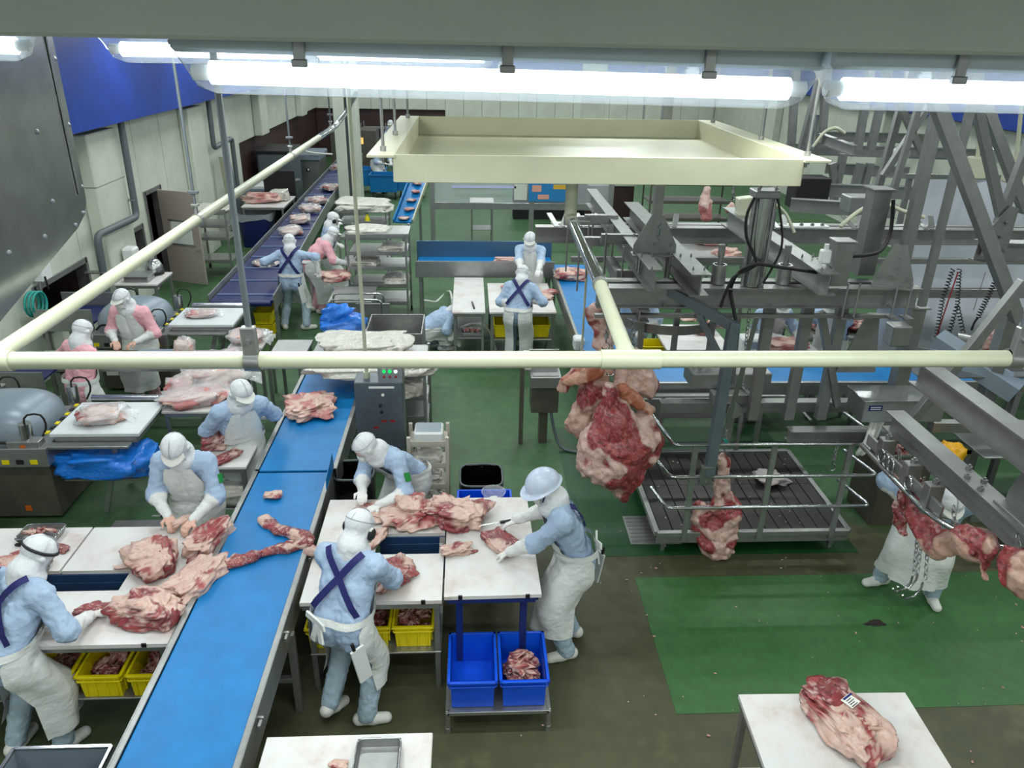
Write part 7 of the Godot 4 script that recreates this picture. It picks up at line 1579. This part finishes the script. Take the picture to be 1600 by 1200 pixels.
	while z > ZB + 0.2:
		mem(nc, "cleat", "box", Vector3(bx0.call(z) + 0.02, 0.76, z), Vector3(bx0.call(z) + bw.call(z) - 0.02, 0.76, z), 0.02, 0.02, mat("cleat", Color(0.45, 0.52, 0.66), 0.4)); z -= 0.75
	for s in [0.0, 1.0]:
		for q in [[-11.4, -15.0], [-15.0, -19.0], [-19.0, -27.0]]:
			mem(nc, "side_plate", "box", Vector3(bx0.call(q[0]) + s * bw.call(q[0]) + (s - 0.5) * 0.05, 0.71, q[0]), Vector3(bx0.call(q[1]) + s * bw.call(q[1]) + (s - 0.5) * 0.05, 0.71, q[1]), 0.02, 0.26, M.steel)
	for zz in [-11.6, -14.5, -18.0, -22.0, -26.0]:
		for s in [0.0, 1.0]: mem(nc, "leg", "box", Vector3(bx0.call(zz) + s * bw.call(zz), 0.6, zz), Vector3(bx0.call(zz) + s * bw.call(zz), 0, zz), 0.05, 0.05, M.steel)
	st = S(); rod(st, Vector3(-3.93, 0.72, -11.38), Vector3(-3.04, 0.72, -11.38), 0.05, 16); part(nc, "end_roller", st, M.belt_navy, true)
	for q in [[455, 366, "near the strapped worker's head"], [468, 347, "second, close behind a rounder one"], [484, 331, "lying flat between two round ones"], [496, 318, "with a red spot, beyond the flat one"], [517, 297, "last one before the column, shiny and red"], [418, 412, "in the hand of the strapped worker"], [530, 265, "half hidden by the white column"]]:
		meat("bagged meat on the navy belt " + q[2], G(q[0], q[1], 0.77), Vector3(0.42, 0.16 if q[0] != 418 else 0.06, 0.4), q[0], "rose" if q[0] % 2 else "fat", q[0] * 0.3, {"bag": true, "called": "bagged_meat", "nu": 26, "nv": 16})
	crate("yellow", "faded yellow crate, lower one under the navy conveyor end", Vector3(-3.3, 0.02, -12.0), 0); crate("yellow", "faded yellow crate stacked on another under the navy conveyor end", Vector3(-3.3, 0.23, -12.0), 0)
	# ---- far left equipment
	table("work_table", "white table with raw pink meat near the dark waste bin", -5.15, -4.2, -17.7, -19.0, 0.9, M.board, M.steel); meat("raw pink slab on the raw meat table", G(410, 314, 0.91), Vector3(0.9, 0.2, 0.6), 0, "rose", 81.0); film_stack("crumpled clear film on the raw meat table", G(438, 312, 0.91), Vector3(0.4, 0.25, 0.4), 82.0)
	trash("dark waste bin with a clear sack under the raw meat table", Vector3(G(406, 382, 0).x, 0, G(406, 382, 0).z), 0.75, 0.75, M.film, M.belt_navy)
	var bs := thing("black_board", "black upright panel beside the navy conveyor", "panel", Vector3(-4.6, 0, -19.3)); wbox(bs, "panel", Vector3(-4.62, 0.75, -19.3), Vector3(0.75, 1.4, 0.06), M.ink)
	var wm := thing("wrapping_machine", "white topped wrapping machine with rollers behind the raw meat", "machine", Vector3(-5.0, 0, -20.3)); wbox(wm, "body", Vector3(-5.15, 0.45, -20.3), Vector3(1.1, 0.9, 0.9), M.machine_grey); wbox(wm, "white_top", Vector3(-5.2, 0.93, -20.3), Vector3(1.1, 0.06, 0.8), M.belt_white)
	for k in 4: st = S(); rod(st, Vector3(-4.75, 1.0 + 0.03 * k, -20.6 + 0.18 * k), Vector3(-4.4, 1.0 + 0.03 * k, -20.6 + 0.18 * k), 0.05, 10); part(wm, "roller", st, M.steel, true)
	var dk := thing("dark_curtain_booth", "dark tarpaulin covered booth along the pillared wall", "booth", Vector3(-5.2, 0, -22.5)); wbox(dk, "cover", Vector3(-5.35, 0.75, -22.6), Vector3(0.9, 1.5, 1.4), M.pipe_grey, 0.05); wbox(dk, "roof", Vector3(-5.35, 1.53, -22.6), Vector3(1.0, 0.06, 1.5), M.ink)
	var gm := thing("large_machine", "large grey covered machine behind the navy conveyor", "machine", Vector3(-4.9, 0, -24.5)); wbox(gm, "body", Vector3(-5.2, 0.5, -24.8), Vector3(1.3, 1.0, 1.2), M.steel); wbox(gm, "grey_cover", Vector3(-5.2, 1.08, -24.8), Vector3(1.4, 0.2, 1.4), M.machine_grey, 0.04); hose(gm, "white_hose", [Vector3(-5.6, 1.2, -24.0), Vector3(-5.2, 1.32, -24.0), Vector3(-4.6, 1.22, -24.0), Vector3(-4.1, 1.2, -24.0)], 0.03, M.cloth_white)
	for k in 3: st = S(); lathe(st, [Vector2(0, 0.05), Vector2(0.05, 0.04), Vector2(0.07, 0)], Transform3D(Basis(Vector3.RIGHT, Vector3(0, 0, 1), Vector3.UP), Vector3(-5.5 + k * 0.3, 0.7, -24.19)), 12); part(gm, "knob", st, M.polished, true)
	var ov := thing("oven_unit", "dark unit with a warm lit window", "machine", Vector3(-3.9, 0, -29)); wbox(ov, "body", Vector3(-4.1, 0.7, -29.0), Vector3(1.6, 1.4, 1.0), M.machine_dark); var om := StandardMaterial3D.new(); om.albedo_color = Color(1, 0.8, 0.5); om.emission_enabled = true; om.emission = Color(1, 0.75, 0.4); om.emission_energy_multiplier = 0.8; wbox(ov, "lit_window", Vector3(-4.2, 1.05, -28.49), Vector3(0.9, 0.22, 0.01), om)
	rack("rack_trolley", "steel rack trolley with stacked trays beside the open door leaf", -5.4, -4.75, -15.2, -15.9, 1.35, [0.3, 0.75, 1.0, 1.25], M.steel, M.steel)
	film_stack("white sheet over the rack trolley by the door", Vector3(-5.08, 1.26, -15.55), Vector3(0.7, 0.1, 0.75), 83.0)
	var wp := thing("leaning_boards", "cream boards leaning at the wall by the grey pipe", "board", Vector3(-5.6, 0, -18.3)); mem(wp, "board", "box", Vector3(-5.45, 0, -18.2), Vector3(-5.6, 1.9, -18.3), 0.05, 0.2, M.cream); mem(wp, "board", "box", Vector3(-5.4, 0, -18.5), Vector3(-5.6, 1.9, -18.6), 0.05, 0.15, M.pipe_grey)
	# ---- racks in the middle
	rack("rack_trolley", "tall steel rack trolley loaded with trays of film", -2.0, -1.05, -12.45, -13.2, 1.55, [0.35, 0.65, 0.95, 1.2, 1.48], M.steel, M.steel)
	for q in [[-1.7, 1.49, 0.7, "white film on top of the tall rack trolley"], [-1.3, 1.21, 0.4, "crumpled film on the upper shelf of the tall rack"], [-1.75, 0.96, 0.45, "white film on the middle shelf of the tall rack"], [-1.25, 0.66, 0.4, "white film on a lower shelf of the tall rack"]]: film_stack(q[3], Vector3(q[0], q[1], -12.75), Vector3(q[2], 0.12, 0.5), q[0] * 30)
	wbox(thing("steel_tray", "shallow steel tray on top of the tall rack trolley", "tray", Vector3(-1.3, 1.49, -12.8)), "tray", Vector3(-1.35, 1.52, -12.75), Vector3(0.7, 0.06, 0.6), M.steel)
	rack("rack_trolley", "rack trolley draped in white cloth before the column", -2.5, -1.6, -14.7, -15.4, 1.45, [0.4, 0.9, 1.2, 1.42], M.steel, M.steel); film_stack("white cloth draped over the rack before the column", Vector3(-2.05, 1.43, -15.05), Vector3(1.05, 0.16, 0.85), 84.0)
	var spb := func(at: Vector3, label: String) -> void:
		var t := thing("spray_bottle", label, "bottle", at); var s := S(); lathe(s, [Vector2(0, 0), Vector2(0.045, 0.0), Vector2(0.05, 0.08), Vector2(0.03, 0.14), Vector2(0.014, 0.17), Vector2(0, 0.17)], Transform3D(), 16); part(t, "bottle", s, M.yellow); s = S(); rod(s, Vector3(0, 0.16, 0), Vector3(0, 0.22, 0), 0.013); bar(s, Vector3(0.02, 0.225, 0), Vector3(-0.06, 0.23, 0), 0.02, 0.025); bar(s, Vector3(-0.03, 0.22, 0), Vector3(-0.045, 0.17, 0), 0.012, 0.012); part(t, "trigger_head", s, M.ink)
	spb.call(Vector3(-1.95, 1.21, -14.75), "yellow spray bottle on the rack before the column")
	# cart with meat under the bending pink worker
	table("steel_table", "low steel cart of meat below the bending pink worker", -2.15, -1.5, -11.2, -12.0, 0.8, M.steel, M.steel, 0.35); meat("red and white meat on the low steel cart", G(523, 437, 0.81), Vector3(0.5, 0.14, 0.5), 20, "mixed", 85.0); film_stack("crumpled clear bag on the lower cart shelf", Vector3(-1.9, 0.36, -11.5), Vector3(0.35, 0.25, 0.4), 86.0)
	var hc := thing("hand_cart", "steel hand cart with bent tube handles before the tall rack", "cart", Vector3(-1.6, 0, -11)); for zz in [-10.85, -11.15]: st = S(); tube(st, bend([Vector3(-2.05, 0.1, zz), Vector3(-2.05, 0.95, zz), Vector3(-1.3, 0.95, zz), Vector3(-1.3, 0.1, zz)], 0.08), 0.016, 8); part(hc, "tube_frame", st, M.polished, true)
	wbox(hc, "deck", Vector3(-1.68, 0.12, -11.0), Vector3(0.8, 0.03, 0.4), M.steel); wbox(hc, "side_panel", Vector3(-1.45, 0.6, -11.0), Vector3(0.5, 0.5, 0.02), M.steel)
	# blue bag, hopper, film stacks, cabinet
	var hp := thing("steel_hopper", "open steel hopper cart behind the film stack", "cart", Vector3(-0.95, 0, -9.4))
	for q in [[Vector3(-1.32, 0.72, -9.5), Vector3(0.015, 0.7, 0.75)], [Vector3(-0.62, 0.72, -9.5), Vector3(0.015, 0.7, 0.75)], [Vector3(-0.97, 0.72, -9.13), Vector3(0.7, 0.7, 0.015)], [Vector3(-0.97, 0.72, -9.87), Vector3(0.7, 0.7, 0.015)], [Vector3(-0.97, 0.4, -9.5), Vector3(0.7, 0.015, 0.75)]]: wbox(hp, "panel", q[0], q[1], M.steel, 0.003)
	legs(hp, -1.3, -0.64, -9.17, -9.83, 0.4, M.steel); film_stack("grey sack inside the steel hopper", Vector3(-0.9, 0.41, -9.4), Vector3(0.45, 0.45, 0.45), 87.0)
	var bg := thing("blue_bag", "knotted bright blue plastic bag on the steel cart", "bag", Vector3(-1.62, 0.92, -9.5)); part(bg, "bag", blob_mesh(Vector3(0.56, 0.3, 0.42), 88.0, "pale", 40, 24, 0.8, 0.35), M.blue_film); var kn := part(bg, "knot", blob_mesh(Vector3(0.3, 0.2, 0.24), 89.0, "pale", 24, 14, 0.8, 0.6), M.blue_film); kn.position = Vector3(-0.12, 0.2, 0)
	table("steel_table", "steel cart carrying the blue bag and a film stack", -1.95, -1.36, -8.75, -9.9, 0.9, M.steel, M.steel, 0.4)
	rack("film_rack", "steel shelf frame with white film covers behind the control cabinet", -1.19, -0.5, -7.65, -8.6, 1.15, [0.35, 0.6, 0.85, 1.12], M.steel, M.steel)
	film_stack("bulging stack of white film covers over the shelf frame", Vector3(-1.25, 1.14, -8.45), Vector3(1.0, 0.16, 0.55), 90.0); film_stack("flat white film covers at the front of the shelf frame", Vector3(-1.1, 1.14, -7.85), Vector3(1.3, 0.12, 0.6), 91.0)
	film_stack("clear film hanging on the shelf behind the control cabinet", Vector3(-0.72, 0.87, -7.75), Vector3(0.36, 0.2, 0.3), 92.0)
	spb.call(Vector3(-1.12, 0.87, -7.7), "yellow spray bottle on the film shelf beside the blue belt")
	var cb := thing("control_cabinet", "grey control cabinet with three green lit buttons", "cabinet", Vector3(-0.85, 0, -6.75))
	var zc := -6.72; wbox(cb, "case", Vector3(-0.88, 1.12, zc - 0.12), Vector3(0.46, 0.72, 0.24), mat("cabinet", Color(0.40, 0.43, 0.46), 0.4, 0.5, 0.1, 8.0), 0.008); wbox(cb, "upper_case", Vector3(-0.76, 1.58, zc - 0.1), Vector3(0.24, 0.26, 0.18), M.steel, 0.008)
	for k in 3:
		st = S(); lathe(st, [Vector2(0, 0.016), Vector2(0.014, 0.014), Vector2(0.018, 0)], Transform3D(Basis(Vector3.RIGHT, Vector3(0, 0, 1), Vector3.UP), Vector3(-0.82 + k * 0.055, 1.59, zc - 0.01)), 14); part(cb, "green_lamp_button", st, M.lamp_green if k < 2 else M.lamp_white, true)
		st = S(); lathe(st, [Vector2(0, 0.012), Vector2(0.01, 0.011), Vector2(0.013, 0)], Transform3D(Basis(Vector3.RIGHT, Vector3(0, 0, 1), Vector3.UP), Vector3(-0.82 + k * 0.055, 1.535, zc - 0.01)), 12); part(cb, "red_button", st, M.red_paint, true)
		wbox(cb, "button_label", Vector3(-0.82 + k * 0.055, 1.622, zc - 0.008), Vector3(0.035, 0.01, 0.004), M.red_paint if k == 2 else M.label_white, 0.0)
	wbox(cb, "title_strip", Vector3(-0.85, 1.43, zc + 0.002), Vector3(0.24, 0.022, 0.004), M.label_white, 0.001)
	for q in [[-0.84, 1.35], [-0.87, 1.24], [-0.86, 1.17]]: st = S(); lathe(st, [Vector2(0, 0.02), Vector2(0.012, 0.018), Vector2(0.016, 0)], Transform3D(Basis(Vector3.RIGHT, Vector3(0, 0, 1), Vector3.UP), Vector3(q[0], q[1], zc)), 12); part(cb, "pilot_switch", st, M.label_white if q[1] > 1.3 else M.ink, true)
	for q in [[-0.84, 1.07], [-0.76, 1.07], [-0.92, 1.0]]: wbox(cb, "red_marking", Vector3(q[0], q[1], zc + 0.001), Vector3(0.05, 0.02, 0.003), M.red_paint, 0.0)
	for x in [-1.05, -0.7]: mem(cb, "leg", "box", Vector3(x, 0.78, zc - 0.12), Vector3(x, 0.0, zc - 0.12), 0.04, 0.04, M.steel)
	hose(cb, "white_conduit", [Vector3(-0.8, 0.78, zc - 0.08), Vector3(-0.78, 0.5, zc - 0.02), Vector3(-0.85, 0.2, zc - 0.05), Vector3(-0.95, 0.02, zc - 0.1)], 0.02, M.cloth_white)
	var pp := thing("conduit_pole", "thin cream conduit pole dropping to the control cabinet", "pole", Vector3(-1.0, 1.48, zc - 0.1)); st = S(); rod(st, Vector3(-1.0, 1.48, zc - 0.12), Vector3(-1.0, 5.3, zc - 0.12), 0.017, 12); part(pp, "pole", st, M.cream, true); st = S(); rod(st, Vector3(-1.0, 1.48, zc - 0.12), Vector3(-1.0, 1.54, zc - 0.12), 0.032, 12); part(pp, "foot_socket", st, M.cream, true)
	# white tray rack, bins behind the right tables
	var rk := rack("tray_rack", "pale plastic tray rack with folded gloves beside the control cabinet", -0.6, -0.23, -6.55, -6.85, 0.98, [0.15, 0.4, 0.64, 0.88], mat("rack_beige", Color(0.74, 0.71, 0.66), 0.4), M.rack_beige)
	var gk := ["white gloves piled on the upper tray rack shelf", "white gloves lined up on the middle tray rack shelf", "white caps on the lower tray rack shelf"]
	for k in 3: film_stack(gk[k], Vector3(-0.43, 0.65 - 0.245 * k, -6.68), Vector3(0.3, 0.12, 0.24), 93.0 + k)
	wbox(rk, "white_basket", Vector3(-0.41, 0.95, -6.7), Vector3(0.28, 0.12, 0.24), M.white_plastic, 0.02); wbox(rk, "basket_inside", Vector3(-0.41, 1.008, -6.7), Vector3(0.24, 0.006, 0.2), M.machine_grey, 0.0)
	trash("square grey waste bin with a black liner behind the helmeted worker", Vector3(0.1, 0, -6.55), 0.42, 0.55, M.black_film, M.rubber)
	trash("black bagged waste bin between the belt and the bending worker", Vector3(-1.08, 0, -6.25), 0.36, 0.8, M.black_film, M.rubber)
	crate("blue", "low blue tub behind the blue legged table", Vector3(0.12, 0.45, -5.88), PI / 2); var ts := thing("tub_stand", "steel stand under the low blue tub", "stand", Vector3(0.12, 0, -5.98)); rails(ts, -0.1, 0.34, -5.76, -6.0, 0.43, M.steel, 0.03); legs(ts, -0.1, 0.34, -5.76, -6.0, 0.43, M.steel, 0.03)
	var bo := thing("clear_bowl", "clear plastic bowl resting on the blue tub", "bowl", Vector3(0.2, 0.69, -5.86)); st = S(); lathe(st, [Vector2(0.06, 0.0), Vector2(0.085, 0.04), Vector2(0.105, 0.11), Vector2(0.11, 0.11)], Transform3D(), 20); part(bo, "bowl", st, M.film)
	part(bo, "white_contents", blob_mesh(Vector3(0.1, 0.04, 0.1), 3.0, "pale", 14, 8), M.cloth_white)
	# ---- middle cutting tables and trough
	table("work_table", "narrow long white table with a knife, over the crouching worker", -0.27, 0.22, -10.8, -12.6, 0.78, M.board, M.steel, 0.35); knife("dark handled knife lying on the narrow long table", G(741, 482, 0.79), G(737, 470, 0.79))
	pan("steel pan of pink scraps under the narrow long table", Vector3(0.02, 0.36, -11.05), 0.3, 0.26, 0.05); heap("pink scraps in the pan under the narrow table", Vector3(0.02, 0.375, -11.05), 0.2, 0.16, 0.04, "fat", 12, 41, 0.07)
	table("work_table", "white table with thin slices where the two workers face each other", 0.28, 1.28, -10.8, -12.28, 0.78, M.board, M.steel)
	crate("yellow", "yellow crate under the thin slice table, beside the worker's apron", Vector3(0.5, 0.35, -11.1), 0); crate("yellow", "yellow crate under the thin slice table at the blue belt side", Vector3(1.05, 0.35, -11.1), 0); var cs := thing("crate_shelf", "dark shelf holding yellow crates under the thin slice table", "shelf", Vector3(0.78, 0, -10.8)); wbox(cs, "board", Vector3(0.78, 0.33, -11.1), Vector3(0.9, 0.02, 0.55), M.steel); legs(cs, 0.36, 1.2, -10.87, -11.33, 0.33, M.steel, 0.03)
	for q in [[845, 465, 0.3, "pink slices on the thin slice table"], [857, 458, 0.22, "folded slice at the table edge by the blue belt"], [793, 450, 0.16, "small pink scrap beside the back turned worker"]]: meat(q[3], G(q[0], q[1], 0.785), Vector3(q[2] * 1.3, 0.05, q[2]), 20, "rose", q[0] * 0.2)
	var br := thing("belt_conveyor", "blue belt conveyor beside the thin slice table", "conveyor", Vector3(1.7, 0, -11)); belt_section(br, 1.43, 1.98, -8.95, -13.0, 0.9, M.belt_blue); legs(br, 1.45, 1.95, -9.1, -12.8, 0.75, M.steel, 0.05)
	meat("round red cut riding on the blue belt by the trough", G(893, 434, 0.91), Vector3(0.5, 0.16, 0.46), 0, "mixed", 96.0, {"nu": 44})
	var wg := thing("white_guard_box", "small white box on the side of the blue belt", "box", Vector3(1.4, 0.8, -9.2)); wbox(wg, "case", Vector3(1.4, 0.9, -9.25), Vector3(0.14, 0.16, 0.2), M.white_plastic, 0.03)
	var tr := thing("steel_trough", "long steel trough with a blue belt crossing behind the two workers", "trough", Vector3(0.4, 0, -12.7)); wbox(tr, "belt", Vector3(0.25, 0.96, -12.95), Vector3(2.3, 0.03, 0.5), M.belt_blue); wbox(tr, "front_plate", Vector3(0.25, 0.9, -12.66), Vector3(2.35, 0.28, 0.02), M.steel); wbox(tr, "back_plate", Vector3(0.25, 1.05, -13.22), Vector3(2.35, 0.4, 0.02), mat("trough_blue", Color(0.26, 0.40, 0.52), 0.35, 0.3)); legs(tr, -0.85, 1.35, -12.75, -13.15, 0.8, M.steel, 0.05)
	meat("pink scraps in the crossing trough", Vector3(0.62, 0.98, -12.9), Vector3(0.4, 0.08, 0.2), 0, "fat", 97.0)
	var h1 := thing("floor_hose", "white hose looping out under the crossing trough", "hose", Vector3(-0.5, 0, -12)); hose(h1, "hose", [Vector3(-0.85, 0.02, -12.6), G(660, 470), G(680, 472), G(702, 455), Vector3(-0.3, 0.3, -12.4)], 0.022, M.cloth_white)
	var h2 := thing("floor_hose", "white hose arching beside the narrow long table", "hose", Vector3(0.2, 0, -10.2)); hose(h2, "hose", [G(718, 513, 0.35), G(738, 505, 0.5), G(755, 507, 0.5), G(768, 525, 0.25), G(775, 549, 0.02)], 0.02, M.cloth_white)
	# ---- partition frame and far middle
	var pz := -17.0; var pt := thing("glass_partition", "steel framed clear partition with posters above the passage", "partition", Vector3(0.8, 0, pz))
	for x in [-0.82, 1.35, 3.1]: mem(pt, "post", "box", Vector3(x, 0, pz), Vector3(x, 2.5, pz), 0.1, 0.1, M.steel)
	for y in [1.1, 2.45]: mem(pt, "cross_rail", "box", Vector3(-0.85, y, pz), Vector3(3.15, y, pz), 0.06, 0.14, M.steel)
	wbox(pt, "clear_pane", Vector3(0.26, 1.78, pz), Vector3(2.1, 1.2, 0.01), M.clear); wbox(pt, "clear_pane", Vector3(2.2, 1.78, pz), Vector3(1.7, 1.2, 0.01), M.clear)
	wbox(pt, "poster", Vector3(1.75, 1.42, pz + 0.06), Vector3(0.95, 0.4, 0.006), mat("poster_blue", Color(0.12, 0.45, 0.68), 0.5), 0.001)
	for q in [[1.45, 1.5, 0.2, 0.14], [1.6, 1.32, 0.24, 0.1]]: wbox(pt, "poster_picture", Vector3(q[0], q[1], pz + 0.065), Vector3(q[2], q[3], 0.004), mat("poster_pink", Color(0.80, 0.58, 0.52), 0.5), 0.002)
	wbox(pt, "poster_picture", Vector3(1.98, 1.54, pz + 0.065), Vector3(0.34, 0.1, 0.004), mat("poster_yellow", Color(0.78, 0.62, 0.2), 0.5), 0.002); wbox(pt, "poster_strip", Vector3(0.3, 1.52, pz + 0.06), Vector3(1.4, 0.05, 0.004), mat("strip_lilac", Color(0.72, 0.72, 0.88), 0.5), 0.0); wbox(pt, "white_notice", Vector3(1.1, 1.42, pz + 0.06), Vector3(0.28, 0.34, 0.004), M.wall_white, 0.0)
	table("stool_table", "small white topped stand seen through the partition opening", 0.0, 0.55, -17.9, -18.5, 1.0, M.board, M.steel, 0.35)
	var fb := thing("belt_conveyor", "narrow blue inclined belt with scraps beyond the racks", "conveyor", Vector3(-1.3, 0, -18)); var f0 := G(630, 348, 0.75); var f1 := G(655, 280, 1.45); mem(fb, "belt", "box", f0, f1, 0.36, 0.04, M.belt_blue)
	for s in [-0.21, 0.21]: mem(fb, "side_rail", "box", f0 + Vector3(s, 0.03, 0), f1 + Vector3(s, 0.03, 0), 0.03, 0.1, M.cream if s > 0 else M.belt_blue)
	for q in [f0, f1]: mem(fb, "leg", "box", q - Vector3(0, 0.05, 0), Vector3(q.x, 0, q.z), 0.06, 0.06, M.steel)
	for k in 5: meat("pale scrap, number %s up the narrow inclined belt" % ["one", "two", "three", "four", "five"][k], f0.lerp(f1, 0.05 + 0.2 * k) + Vector3(0.04 * (k % 2), 0.03, 0), Vector3(0.22, 0.06, 0.2), 30 * k, "rose", 98.0 + k, {"nu": 16, "nv": 10})
	for q in [[-2.55, -23.6, "blue wheeled tub next to the white column"], [-1.75, -23.9, "blue wheeled tub next to the inclined belt"], [-3.0, -24.6, "steel sided blue tub behind the other wheeled tubs"]]:
		var wt := thing("wheeled_tub", q[2], "tub", Vector3(q[0], 0, q[1])); for s in crate_shape(0.85, 0.5, 0.7, M.belt_blue, 0.03, false).get_children(): var d := s.duplicate(); wt.add_child(d, true); d.position.y = 0.22
		for x in [-0.33, 0.33]: st = S(); rod(st, Vector3(x - 0.02, 0.1, 0.25), Vector3(x + 0.02, 0.1, 0.25), 0.1, 12); part(wt, "wheel", st, M.rubber)
	rack("rack_trolley", "steel rack behind the blue wheeled tubs", -2.7, -1.7, -27.0, -27.8, 1.5, [0.4, 0.9, 1.3], M.steel, M.steel); rack("rack_trolley", "steel rack at the brown wall behind the column", -4.0, -3.1, -30.0, -30.8, 1.5, [0.4, 0.9, 1.3], M.steel, M.steel)
	table("work_table", "white table with red cuts by the blue tubs", -2.3, -1.2, -26.0, -26.6, 0.9, M.board, M.steel); meat("red cut on the table by the blue tubs", Vector3(-1.7, 0.9, -26.3), Vector3(0.5, 0.2, 0.4), 0, "lean", 104.0, {"nu": 18, "nv": 12})
	# far right middle: dark shelving and white unit
	rack("dark_shelving", "dark shelving behind the hanging pink piece", 4.1, 6.0, -17.5, -18.3, 2.3, [0.3, 0.7, 1.1, 1.5, 1.9, 2.25], M.machine_dark, M.machine_dark); var wu := thing("white_unit", "white box unit on a brown base behind the triangular hanger plate", "cabinet", Vector3(3.6, 0, -20)); wbox(wu, "base", Vector3(3.5, 0.6, -19.5), Vector3(1.1, 1.2, 0.8), M.wall_brown); wbox(wu, "white_top", Vector3(3.5, 1.75, -19.5), Vector3(1.2, 1.1, 0.9), M.wall_white)
	var dkc := thing("dark_cabinet", "black tall cabinet row behind the rear rail beam", "cabinet", Vector3(2.4, 0, -21)); for k in 4: wbox(dkc, "cabinet_door", Vector3(1.4 + k * 0.5, 0.9, -21.0), Vector3(0.48, 1.8, 0.5), M.ink)
	var tp := thing("thin_pole", "thin pale pole standing before the blue belt and the round cut", "pole", Vector3(1.25, 0, -8.65)); mem(tp, "pole", "rod", Vector3(1.36, 0.0, -8.7), Vector3(1.36, 2.4, -8.7), 0.014, 0, M.cream); wbox(tp, "foot", Vector3(1.36, 0.01, -8.7), Vector3(0.12, 0.02, 0.12), M.steel)
	# ---- sink stand left of the carcasses
	var sk := thing("hand_sink", "steel hand sink stand with a white cloth and hose beside the carcasses", "sink", Vector3(0.85, 0, -8.3)); wbox(sk, "basin_back", Vector3(0.87, 1.02, -8.45), Vector3(0.36, 0.22, 0.02), M.steel); wbox(sk, "basin", Vector3(0.87, 0.86, -8.25), Vector3(0.36, 0.14, 0.36), M.steel); wbox(sk, "basin_inside", Vector3(0.87, 0.935, -8.25), Vector3(0.3, 0.006, 0.3), M.steel); wbox(sk, "cabinet", Vector3(0.87, 0.62, -8.27), Vector3(0.32, 0.34, 0.3), M.machine_dark); wbox(sk, "white_cloth", Vector3(0.66, 1.05, -8.3), Vector3(0.1, 0.18, 0.2), M.cloth_white, 0.02); mem(sk, "tall_leg", "box", Vector3(0.6, 1.1, -8.2), Vector3(0.6, 0, -8.2), 0.05, 0.05, M.machine_dark); mem(sk, "stem", "box", Vector3(0.87, 0.45, -8.27), Vector3(0.87, 0.0, -8.27), 0.14, 0.1, M.machine_dark)
	hose(sk, "hose", [Vector3(0.95, 0.45, -8.15), Vector3(1.0, 0.2, -8.1), Vector3(1.1, 0.03, -8.0), Vector3(1.4, 0.02, -7.9)], 0.018, M.pipe_grey)
	# ---- foreground bin, floor plate, scraps
	var fbn := thing("steel_bin", "open steel bin in front of the pan table", "bin", Vector3(-2.5, 0, -2.9)); var e0 := G(22, 1172, 0.75); var e1 := G(168, 1182, 0.75); var cx := (e0.x + e1.x) / 2; var w := e1.x - e0.x
	for q in [[Vector3(cx, 0.45, e0.z), Vector3(w, 0.6, 0.012)], [Vector3(cx, 0.45, e0.z + 0.55), Vector3(w, 0.6, 0.012)], [Vector3(cx - w / 2, 0.45, e0.z + 0.275), Vector3(0.012, 0.6, 0.55)], [Vector3(cx + w / 2, 0.45, e0.z + 0.275), Vector3(0.012, 0.6, 0.55)], [Vector3(cx, 0.16, e0.z + 0.275), Vector3(w, 0.012, 0.55)]]: wbox(fbn, "panel", q[0], q[1], M.machine_grey, 0.003)
	rails(fbn, cx - w / 2, cx + w / 2, e0.z, e0.z + 0.55, 0.76, M.polished, 0.02, "rim"); legs(fbn, cx - w / 2 + 0.05, cx + w / 2 - 0.05, e0.z + 0.05, e0.z + 0.5, 0.16, M.steel)
	var fp := thing("floor_plate", "flat grey steel plate on the floor behind the pan table", "plate", Vector3(-3.3, 0, -6.5)); wbox(fp, "plate", Vector3(-3.3, 0.006, -6.5), Vector3(0.52, 0.008, 0.3), M.steel)
	var fs := thing("floor_scraps", "tiny pale and red scraps scattered over the green floor", "scraps", Vector3(3, 0, -5)); fs.set_meta("kind", "stuff"); var r := RandomNumberGenerator.new(); r.seed = 77; var tool := SurfaceTool.new(); tool.begin(Mesh.PRIMITIVE_TRIANGLES); var bl := [blob_mesh(Vector3(1, 0.4, 0.5), 1.2, "pale", 8, 5), blob_mesh(Vector3(1, 0.4, 0.7), 2.2, "rose", 8, 5)]
	for k in 130:
		var p := Vector3(r.randf_range(1.0, 5.6), 0.003, r.randf_range(-5.9, -3.2)); if k < 30: p = Vector3(r.randf_range(1.8, 3.55), 0.275, r.randf_range(-7.4, -6.05))
		if k > 110: p = Vector3(r.randf_range(-1.0, 1.6), 0.003, r.randf_range(-6.5, -3.2))
		tool.append_from(bl[k % 8 / 7], 0, Transform3D(Basis(Vector3.UP, r.randf() * TAU).scaled(Vector3.ONE * r.randf_range(0.008, 0.028)), p))
	part(fs, "scraps", tool.commit(), M.meat, true)
	var sm := thing("blood_smear", "dark dried smear on the green floor before the standing worker", "smear", G(1370, 975)); part(sm, "smear", blob_mesh(Vector3(0.14, 0.008, 0.07), 7.0, "crust", 16, 8, 0.9, 0.8), mat("smear", Color(0.11, 0.05, 0.04), 0.6))
